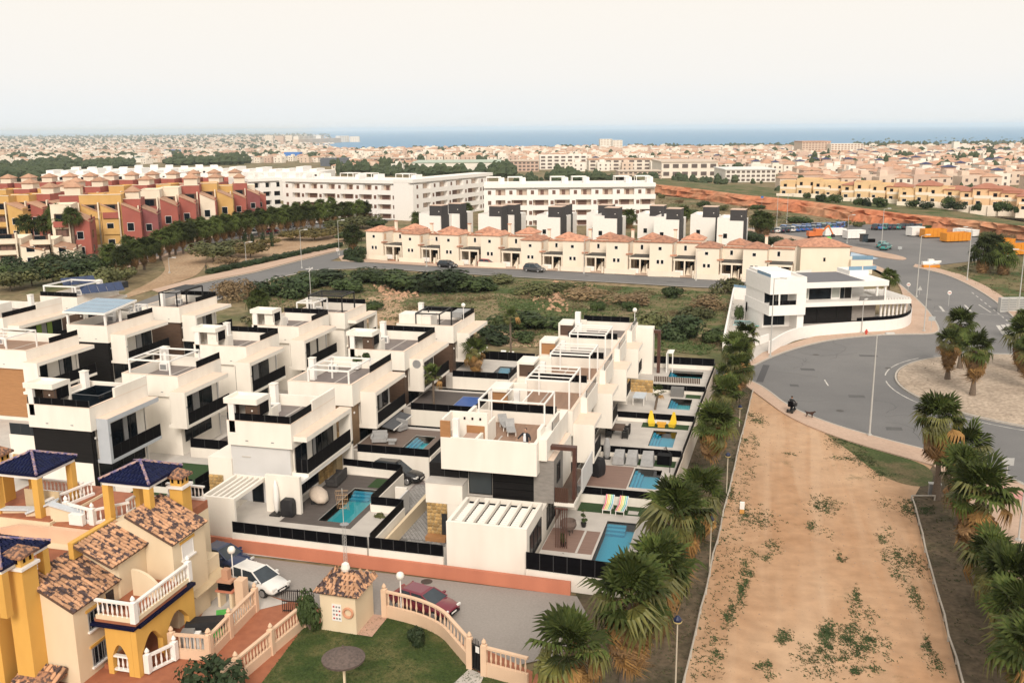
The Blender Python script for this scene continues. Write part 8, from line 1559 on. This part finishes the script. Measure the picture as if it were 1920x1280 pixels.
lounger('sun_lounger', 'left striped sun lounger in the front right garden', Vector((8.5, 10.0, 1.02)), 0, STRIPE, 'striped loungers in the front right garden'); lounger('sun_lounger', 'right striped sun lounger in the front right garden', Vector((9.45, 9.95, 1.02)), -.05, STRIPE, 'striped loungers in the front right garden')
for k, (a, b) in enumerate(((942, 672), (957, 674))): lounger('sun_lounger', ['left', 'right'][k]+' white lounger behind the farthest middle pool', Vector(G(a, b, .42)), .1, W2, 'white loungers behind the farthest middle pool')
for k, (a, b) in enumerate(((795, 792), (812, 795))): lounger('sun_lounger', ['left', 'right'][k]+' grey lounger beside the thin reddish palm', Vector(G(a, b, .33)), .2, GREYF, 'grey loungers beside the thin palm')
def sofa(name, label, cat, p, rz, w, d, m, cover=False):
    t = thing(name, label, cat, p, rz); 
    if cover:
        put('cover', MB().add([(-w/2, -d/2, .0), (w/2, -d/2, 0), (w/2, d/2, 0), (-w/2, d/2, 0), (-w*.42, -d*.35, .62), (w*.44, -d*.4, .55), (w*.40, d*.38, .9), (-w*.42, d*.4, .85)], [(4, 5, 6, 7), (0, 1, 5, 4), (1, 2, 6, 5), (2, 3, 7, 6), (3, 0, 4, 7)]).mesh('cover', m), t, (0, 0, .06)); put('base', MB().box(-w*.4, -d*.4, 0, w*.4, d*.4, .06).mesh('base', BLM), t, (0, 0, 0)); return t
    put('seat', MB().box(-w/2, -d/2, .12, w/2, d/2, .42).mesh('seat', m), t, (0, 0, 0)); put('backrest', MB().box(-w/2, d/2-.16, .42, w/2, d/2, .85).mesh('backrest', m), t, (0, 0, 0))
    for s in (-1, 1): put('armrest', MB().box(s*w/2-.08, -d/2, .42, s*w/2+.08, d/2-.17, .62).mesh('armrest', m), t, (0, 0, 0))
    for a in (-.4, .4):
        for b in (-.4, .4): put('leg', MB().box(-.03, -.03, 0, .03, .03, .12).mesh('leg', BLM), t, (w*a, d*b, 0))
    return t
DKF = mat('charcoal_wicker', (.03, .028, .028), (.05, .046, .045), .8, 20)
CVR = mat('cream_cover', (.56, .47, .39), (.5, .42, .34), .8, 3, bump=.3)
sofa('garden_sofa', 'dark wicker sofa under the balcony by the left pool', 'sofa', Vector((-12.2, 10.4, 1.02)), -1.5, 2.2, .9, DKF); 
o = thing('covered_furniture', 'cream sheeted garden furniture on the dark deck by the left pool', 'covered furniture', Vector((-12.0, 6.9, 1.02)), .4); put('cover', foliage.__call__ if False else MB().lathe((0, 0, 0), [(.95, .25), (1.1, .5), (1.0, .95), (.6, 1.3), (.1, 1.4)], 9).mesh('cover', CVR, smooth=True), o, (0, 0, 0), scale=(.62, 1.2, .62), rot=(.06, .05, .3)); put('frame', MB().box(-.5, -.8, 0, .5, .8, .2).mesh('frame', BLM), o, (0, 0, 0))
q = Vector((-13.65, 3.85, 1.0)); pr = thing('closed_parasol', 'closed white parasol on black foot before the pillar wall', 'parasol', q); MB().lathe(q, [(.05, .1), (.17, .35), (.22, 1.2), (.17, 2.0), (.04, 2.5)], 10).build('canopy', W2, pr, smooth=True); box('foot', BLM, pr, q.x-.4, q.y-.4, 1.0, q.x+.4, q.y+.4, 1.1)
q = Vector((-12.75, 3.8, 1.0)); gr = thing('covered_barbecue', 'barbecue under a black cover before the pillar wall', 'barbecue', q); put('cover', loft([(-.45, .1, 1.1, .3), (-.3, .08, 1.25, .34), (.3, .08, 1.25, .34), (.45, .1, 1.1, .3)]).mesh('cover', mat('black_cover', (.012, .012, .015))), gr, (0, 0, 0)); put('wheel_base', MB().box(-.4, -.25, 0, .4, .25, .08).mesh('wheel_base', BLM), gr, (0, 0, 0))
q = Vector((-4.6+-.6, 4.1, 1.0)); pp = thing('plant_pot', 'white square pot in the corner of the left pool terrace', 'plant pot', Vector(G(716, 1000, 1.0))); put('pot', MB().add([(-.2, -.2, 0), (.2, -.2, 0), (.2, .2, 0), (-.2, .2, 0), (-.27, -.27, .5), (.27, -.27, .5), (.27, .27, .5), (-.27, .27, .5)], [(0, 3, 2, 1), (4, 5, 6, 7), (0, 1, 5, 4), (1, 2, 6, 5), (2, 3, 7, 6), (3, 0, 4, 7)]).mesh('pot', W2), pp, (0, 0, 0)); put('soil', MB().box(-.22, -.22, .49, .22, .22, .505).mesh('soil', SOILD), pp, (0, 0, 0))
for k, (a, b, l) in enumerate(((668, 690, 'white square planter on the awning villa roof, nearer'), (690, 684, 'white square planter beside the black roof fence'))): t = thing('planter', l, 'planter', Vector(G(a, b, 6.25))); put('pot', MB().box(-.35, -.35, 0, .35, .35, .6).mesh('pot', W2), t, (0, 0, 0)); put('plant', FB['g'][k], t, (0, 0, .55), scale=(.45, .45, .6))
for k, (a, b, c) in enumerate(((712, 828, .3), (748, 806, -.4))): sofa('garden_armchair', ['grey garden armchair at the near edge of the awning deck', 'grey garden armchair under the dark awning'][k], 'armchair', Vector(G(a, b, 2.02)), c, 1.2, 1.0, GREYF)
t = thing('coffee_table', 'low grey table between the armchairs on the awning deck', 'table', Vector(G(735, 832, 2.02)), .2); put('table_top', MB().box(-.4, -.3, .32, .4, .3, .38).mesh('table_top', GREYF), t, (0, 0, 0)); put('pedestal', MB().box(-.25, -.18, 0, .25, .18, .32).mesh('pedestal', GREYF), t, (0, 0, 0))
sofa('covered_sofa', 'grey covered chair left of the pair in the third right garden', 'covered furniture', Vector((8.0, 18.4, 1.5)), 0, .9, 1.3, GREYF, True); sofa('covered_sofa', 'grey covered chair right of the pair in the third right garden', 'covered furniture', Vector((9.0, 18.5, 1.5)), 0, .9, 1.3, GREYF, True); sofa('covered_sofa', 'grey covered lounger beside the black box in the second right garden', 'covered furniture', Vector((10.2, 18.5, 1.5)), 0, 1.0, 1.4, GREYF, True); tag(box('deck_box', BLK, None, 10.9, 18.6, 1.5, 12.0, 19.4, 2.25), 'black storage box against the wall of the second right garden', 'storage box')
q = Vector((6.9, 15.2, 1.5)); gr = thing('covered_barbecue', 'black covered barbecue at the grey panel in the second right garden', 'barbecue', q, 1.2); put('cover', loft([(-.5, .1, 1.1, .35), (-.3, .08, 1.4, .42), (.3, .08, 1.4, .42), (.5, .1, 1.1, .35)]).mesh('cover', MATS['black_cover']), gr, (0, 0, 0)); put('wheel_base', MB().box(-.4, -.25, 0, .4, .25, .08).mesh('wheel_base', BLM), gr, (0, 0, 0))
def table(label, p, rz, w, d, m, lm_): 
    t = thing('garden_table', label, 'table', p, rz); put('table_top', MB().box(-w/2, -d/2, .7, w/2, d/2, .76).mesh('table_top', m), t, (0, 0, 0)); lg = MB().box(-.03, -.03, 0, .03, .03, .7).mesh('leg', lm_)
    for a in (-1, 1):
        for b in (-1, 1): put('leg', lg, t, (a*(w/2-.05), b*(d/2-.05), 0))
    return t
table('brown garden table under the balcony in the third right garden', Vector((7.0, 24.5, 1.7)), 0, 1.0, 1.8, BRW, BLM); table('white slatted garden table in the fourth right garden', Vector((7.6, 34, 1.9)), 0, 1.1, 2.0, mat('pale_blue_table', (.52, .58, .64), None, .5, 3), WHM)
for k in range(4): sofa('garden_chair', 'black garden chair at the brown table, %s' % ['near left', 'near right', 'far left', 'far right'][k], 'chair', Vector((6.3+1.4*(k % 2), 23.9+1.2*(k//2), 1.7)), math.pi/2*(1 if k % 2 == 0 else -1), .5, .5, BLM)
yl = mat('yellow_plastic', (.75, .52, .03), None, .5, 3)
for k, (x_, l) in enumerate(((9.4, 'yellow toy chair left of the small palm'), (11.2, 'yellow toy chair right of the small palm'))): t = thing('toy_chair', l, 'chair', Vector((x_, 27.9, 1.71)), .2-.4*k, 'yellow toys on the turf'); put('seat', MB().box(-.3, -.3, .2, .3, .3, .3).mesh('seat', yl), t, (0, 0, 0)); put('backrest', MB().add([(-.3, .25, .3), (.3, .25, .3), (.1, .4, 1.2), (-.1, .4, 1.2), (-.3, .32, .3), (.3, .32, .3), (.1, .46, 1.2), (-.1, .46, 1.2)], [(0, 1, 2, 3), (7, 6, 5, 4), (0, 4, 5, 1), (1, 5, 6, 2), (2, 6, 7, 3), (3, 7, 4, 0)]).mesh('backrest', yl), t, (0, 0, 0)); put('base', MB().box(-.25, -.25, 0, .25, .25, .2).mesh('base', yl), t, (0, 0, 0))
t = thing('toy_table', 'yellow toy table under the small palm', 'table', Vector((10.3, 27.6, 1.71))); put('table_top', MB().box(-.4, -.25, .3, .4, .25, .4).mesh('table_top', mat('amber_plastic', (.7, .36, .03), None, .5, 3)), t, (0, 0, 0)); put('base', MB().box(-.3, -.2, 0, .3, .2, .3).mesh('base', MATS['amber_plastic']), t, (0, 0, 0))
q = Vector((6.6, 5.4, 1.02)); t = thing('egg_chair', 'round brown wicker chair beside the vertical slats', 'chair', q); put('seat', MB().lathe((0, 0, .35), [(.15, 0), (.45, .1), (.55, .35), (.5, .6), (.47, .6), (.42, .2), (.05, .12)], 12).mesh('seat', mat('wicker_brown', (.16, .12, .10), (.11, .08, .07), .9, 20)), t, (0, 0, 0)); [put('leg', MB().bar((.3*math.cos(a), .3*math.sin(a), 0), (.2*math.cos(a), .2*math.sin(a), .42), .02).mesh('leg', BLM), t, (0, 0, 0)) for a in (.5, 2.1, 3.6, 5.2)]
q = Vector((7.35, 6.8, 1.0)); t = thing('topiary', 'small three ball topiary in a black pot on the brown deck', 'potted plant', q); put('pot', MB().lathe((0, 0, 0), [(.14, 0), (.2, .3)], 10).mesh('pot', BLM), t, (0, 0, 0)); put('stem', MB().bar((0, 0, .3), (0, 0, 1.2), .02).mesh('stem', TRK), t, (0, 0, 0)); [put('leaf_ball', FB['g'][k], t, (0, 0, z), scale=s) for k, (z, s) in enumerate(((.35, .24), (.75, .2), (1.1, .16)))]
q = Vector((6.65, 3.5, 1.0)); t = thing('potted_plant', 'small conifer in a black pot behind the slats', 'potted plant', q); put('pot', MB().lathe((0, 0, 0), [(.14, 0), (.19, .28)], 10).mesh('pot', BLM), t, (0, 0, 0)); put('plant', FB['g'][1], t, (0, 0, .25), scale=(.2, .2, .7))
q = Vector((12.05, 17.0, 1.55)); t = thing('pool_shower', 'curved black pool shower beside the second right pool', 'shower', q); m = MB(); pts = [q+Vector((0, 0, z)) for z in (0, .8, 1.6)]+[q+Vector((-.35*math.sin(a), 0, 1.6+.35*(1-math.cos(a))+.1*math.sin(a))) for a in (.5, 1.0, 1.5)]; [m.bar(a, b, .035, n=6) for a, b in zip(pts, pts[1:])]; m.build('pipe', BLM, t, kind='stuff'); put('shower_head', MB().lathe((-.42, 0, 1.85), [(.09, 0), (.1, .03)], 8).mesh('shower_head', BLM), t, (0, 0, 0))
t = thing('covered_parasol', 'grey covered parasol at the wall of the third right garden', 'parasol', Vector((6.9, 19.2, 1.5))); put('cover', MB().lathe((0, 0, 0), [(.15, 0), (.25, .3), (.28, 1.0), (.15, 1.6), (.02, 1.7)], 10).mesh('cover', GREYF), t, (0, 0, 0)); put('foot', MB().box(-.3, -.3, 0, .3, .3, .06).mesh('foot', BLM), t, (0, 0, 0))
t = thing('cantilever_umbrella', 'closed dark parasol in the garden of the corner villa', 'parasol', Vector(G(1397, 600, .05))); put('pole', MB().bar((0, 0, 0), (.1, 0, 2.6), .04).mesh('pole', BLM), t, (0, 0, 0)); put('canopy', MB().lathe((.1, 0, 1.2), [(.05, 0), (.15, .4), (.1, 1.3), (.02, 1.5)], 8).mesh('canopy', BLK), t, (0, 0, 0))
# people ---------------------------------------------------------------------
SKIN = mat('skin', (.45, .27, .19), (.40, .23, .16), .6, 6); HAIR = mat('brown_hair', (.035, .02, .013), None, .7, 8); SUIT = mat('navy_suit', (.008, .009, .014), (.012, .013, .018), .8, 8); SHIRT = mat('white_shirt', (.72, .74, .78), None, .8, 8)
def skin_body(name, J, E, m, root=0):
    me = bpy.data.meshes.new(name); me.from_pydata([j[:3] for j in J], E, []); o = bpy.data.objects.new(name, me); COL.objects.link(o)
    s = o.modifiers.new('skin', 'SKIN'); s.use_smooth_shade = True; d = me.skin_vertices[0].data
    for i, j in enumerate(J): d[i].radius = (j[3], j[4] if len(j) > 4 else j[3]); d[i].use_root = i == root
    u = o.modifiers.new('sub', 'SUBSURF'); u.levels = 1; u.render_levels = 1; me.materials.append(m); return o
def hand(t, c, dirv, m=SKIN):
    # palm, four unequal fingers and a thumb
    c = Vector(c); d = Vector(dirv).normalized(); s = d.cross(Vector((0, 0, 1))).normalized() if abs(d.z) < .95 else Vector((1, 0, 0)); q = MB(); q.bar(c-d*.01, c+d*.08, .032, .036, 6)
    for k, (o_, L) in enumerate(((-.03, .06), (-.01, .075), (.01, .08), (.03, .07))): a = c+d*.08+s*o_; b = a+d*L*.6; q.bar(a, b, .010, .009, 5); q.bar(b, b+(d*.8+Vector((0, 0, -.6))).normalized()*L*.5, .009, .007, 5)
    q.bar(c+d*.02+s*.03, c+d*.06+s*.07, .011, .008, 5); return put('hand', q.mesh('hand', m), t, (0, 0, 0))
def head(t, c, face, hair=HAIR):
    c = Vector(c); f = Vector(face).normalized(); r = f.cross(Vector((0, 0, 1))).normalized(); q = MB(); n = 12
    prof = [(.035, -.125), (.055, -.115), (.068, -.08), (.078, -.03), (.082, .02), (.078, .07), (.055, .11), (.02, .125)]; q.lathe(c, prof, n); q.v = [tuple(Vector(v)+f*((Vector(v)-c).dot(f)*.18)) for v in q.v]
    q.bar(c+f*.09+Vector((0, 0, .02)), c+f*.11+Vector((0, 0, -.03)), .010, .016, 5); [q.lathe(c+r*(.083*s)+Vector((0, 0, -.01)), [(.012, -.03), (.018, 0), (.012, .03)], 6) for s in (-1, 1)]
    h = put('head', q.mesh('head', SKIN, smooth=True), t, (0, 0, 0)); e = MB()
    for s in (-1, 1): e.lathe(c+f*.088+r*(.032*s)+Vector((0, 0, .012)), [(.004, -.008), (.011, 0), (.004, .008)], 6)
    put('eyes', e.mesh('eyes', BLK), h, (0, 0, 0)); put('mouth', MB().bar(c+f*.088+r*-.025+Vector((0, 0, -.065)), c+f*.088+r*.025+Vector((0, 0, -.065)), .006, n=4).mesh('mouth', mat('lip', (.3, .12, .1), None, .6, 3)), h, (0, 0, 0))
    w = MB().lathe(c-f*.012+Vector((0, 0, .035)), [(.086, -.03), (.09, .02), (.084, .06), (.05, .098), (.01, .105)], 10); put('hair', w.mesh('hair', hair, smooth=True), h, (0, 0, 0)); return h
man = thing('person', 'man in dark jacket and white shirt leaning on the front roof parapet', 'person', Vector((3.75, 5.42, 6.13)), -.25, None, 1.06)
J = [(0, 0, .98, .15, .11), (0, .0, 1.18, .15, .11), (0, -.02, 1.40, .18, .12), (0, -.02, 1.53, .06, .06), (-.20, -.02, 1.44, .075), (-.36, -.10, 1.26, .06), (-.42, -.28, 1.14, .045), (.20, -.02, 1.44, .075), (.36, -.10, 1.26, .06), (.44, -.28, 1.14, .045), (-.10, 0, .9, .10), (-.11, .02, .5, .075), (-.12, .05, .1, .05), (-.12, -.06, .04, .05, .035), (.10, 0, .9, .10), (.11, .02, .5, .075), (.12, .05, .1, .05), (.12, -.06, .04, .05, .035)]
E_ = [(0, 1), (1, 2), (2, 3), (2, 4), (4, 5), (5, 6), (2, 7), (7, 8), (8, 9), (0, 10), (10, 11), (11, 12), (12, 13), (0, 14), (14, 15), (15, 16), (16, 17)]
b = skin_body('body', J, E_, SUIT); b.parent = man; put('shirt', MB().add([(-.07, -.145, 1.46), (.07, -.145, 1.46), (.10, -.16, 1.22), (.09, -.15, 1.0), (-.09, -.15, 1.0), (-.10, -.16, 1.22), (-.07, -.10, 1.5), (.07, -.10, 1.5)], [(0, 5, 2, 1), (5, 4, 3, 2), (6, 0, 1, 7)]).mesh('shirt', SHIRT), man, (0, -.012, 0)); put('neck', MB().bar((0, -.02, 1.5), (0, -.03, 1.6), .052, .05, 8).mesh('neck', SKIN), man, (0, 0, 0)); head(man, (0, -.03, 1.70), (0, -1, 0)); hand(man, (-.43, -.32, 1.12), (-.1, -1, -.15)); hand(man, (.45, -.32, 1.12), (.1, -1, -.15))
# scooter rider and dog
q = Vector(G(1485, 772, .12)); q.z = .12; sc = thing('mobility_scooter', 'black mobility scooter with rider bag on the roundabout pavement', 'scooter', q, 1.1)
for a, b_ in ((-.45, -.25), (-.45, .25), (.5, 0)): o = put('wheel', MB().lathe((0, 0, -.06), [(.1, 0), (.18, .02), (.18, .1), (.1, .12)], 12).mesh('wheel', TYRE), sc, (a, b_, .18), rot=(math.pi/2, 0, 0))
put('deck', MB().box(-.6, -.22, .16, .45, .22, .28).mesh('deck', BLM), sc, (0, 0, 0)); put('seat', MB().box(-.45, -.24, .6, 0, .24, .7).box(-.5, -.24, .71, -.4, .24, 1.15).box(-.3, -.06, .281, -.15, .06, .599).mesh('seat', BLK), sc, (0, 0, 0)); put('tiller', MB().bar((.5, 0, .3), (.32, 0, .95), .03).bar((.32, -.3, .95), (.32, .3, .95), .022).mesh('tiller', GRM), sc, (0, 0, 0)); put('bag', MB().box(.42, -.2, .5, .65, .2, .8).mesh('bag', DKF), sc, (0, 0, 0))
rd = thing('person', 'person in dark clothes riding the black scooter', 'person', q+Vector((0, 0, 0)), 1.1)
J = [(-.2, 0, .78, .15, .13), (-.22, 0, 1.0, .16, .12), (-.2, 0, 1.22, .18, .12), (-.18, 0, 1.35, .06), (-.18, .2, 1.25, .07), (0, .27, 1.05, .055), (.24, .22, .98, .04), (-.18, -.2, 1.25, .07), (0, -.27, 1.05, .055), (.24, -.22, .98, .04), (-.1, .1, .76, .1), (.25, .12, .72, .08), (.28, .12, .36, .055), (.36, .12, .33, .045), (-.1, -.1, .76, .1), (.25, -.12, .72, .08), (.28, -.12, .36, .055), (.36, -.12, .33, .045)]
b = skin_body('body', J, E_, mat('black_coat', (.012, .012, .014), (.02, .02, .022), .85, 6)); b.parent = rd; head(rd, (-.16, 0, 1.5), (1, 0, 0)); hand(rd, (.24, .22, .98), (.9, -.2, -.2)); hand(rd, (.24, -.22, .98), (.9, .2, -.2))
q = Vector(G(1518, 782, .12)); q.z = .12; dg = thing('dog', 'small dark brown dog standing on the pavement beside the scooter', 'dog', q, -.3)
J = [(-.25, 0, .42, .10), (0, 0, .43, .11), (.22, 0, .44, .13), (.36, 0, .55, .075), (.44, 0, .63, .075), (.56, 0, .60, .04), (-.4, 0, .52, .03), (-.5, 0, .6, .02), (-.28, .08, .36, .07), (-.22, .08, .24, .045), (-.33, .08, .16, .03), (-.31, .08, .03, .03), (-.28, -.08, .36, .07), (-.2, -.08, .24, .045), (-.31, -.08, .16, .03), (-.29, -.08, .03, .03), (.22, .08, .3, .05), (.22, .08, .15, .035), (.24, .08, .03, .03), (.22, -.08, .3, .05), (.24, -.08, .15, .035), (.26, -.08, .03, .03)]
E2 = [(0, 1), (1, 2), (2, 3), (3, 4), (4, 5), (0, 6), (6, 7), (0, 8), (8, 9), (9, 10), (10, 11), (0, 12), (12, 13), (13, 14), (14, 15), (2, 16), (16, 17), (17, 18), (2, 19), (19, 20), (20, 21)]
b = skin_body('body', J, E2, mat('dog_coat', (.035, .015, .01), (.06, .028, .018), .9, 10)); b.parent = dg; put('ear', MB().add([(.42, .05, .68), (.46, .07, .66), (.42, .09, .58)], [(0, 1, 2), (2, 1, 0)]).mesh('ear', HAIR), dg, (0, 0, 0)); put('ear', MB().add([(.42, -.05, .68), (.46, -.07, .66), (.42, -.09, .58)], [(0, 1, 2), (2, 1, 0)]).mesh('ear', HAIR), dg, (0, 0, 0))
wk = thing('person', 'distant person in dark clothes walking beside the park trees', 'person', Vector(G(387, 511)), 2.0); J = [(0, 0, .95, .14, .1), (0, 0, 1.18, .14, .1), (0, 0, 1.4, .17, .11), (0, 0, 1.52, .06), (-.2, 0, 1.43, .07), (-.26, .03, 1.15, .055), (-.27, -.06, .9, .04), (.2, 0, 1.43, .07), (.26, -.03, 1.15, .055), (.27, -.1, .9, .04), (-.1, 0, .88, .1), (-.11, -.1, .48, .07), (-.11, .05, .1, .05), (-.11, -.06, .04, .04), (.1, 0, .88, .1), (.11, .1, .48, .07), (.11, .2, .1, .05), (.11, .1, .04, .04)]
b = skin_body('body', J, E_, MATS['black_coat']); b.parent = wk; head(wk, (0, 0, 1.66), (0, -1, 0)); hand(wk, (-.27, -.06, .88), (0, -.2, -1)); hand(wk, (.27, -.1, .88), (0, -.2, -1))
# ================================================================ air
def haze():
    m = bpy.data.materials.new('haze_air'); m.use_nodes = True; t = m.node_tree; t.nodes.clear(); o = N(t, 'ShaderNodeOutputMaterial'); v = N(t, 'ShaderNodeVolumePrincipled')
    v.inputs['Color'].default_value = (.80, .91, 1, 1); v.inputs['Density'].default_value = HAZE_D; v.inputs['Anisotropy'].default_value = 0; t.links.new(v.outputs[0], o.inputs['Volume'])
    q = MB().box(CAM.x-70000, CAM.y-70000, -62, CAM.x+70000, CAM.y+70000, 62); b = q.build('haze', m); b['kind'] = 'stuff'
HAZE_D = .000065
haze()
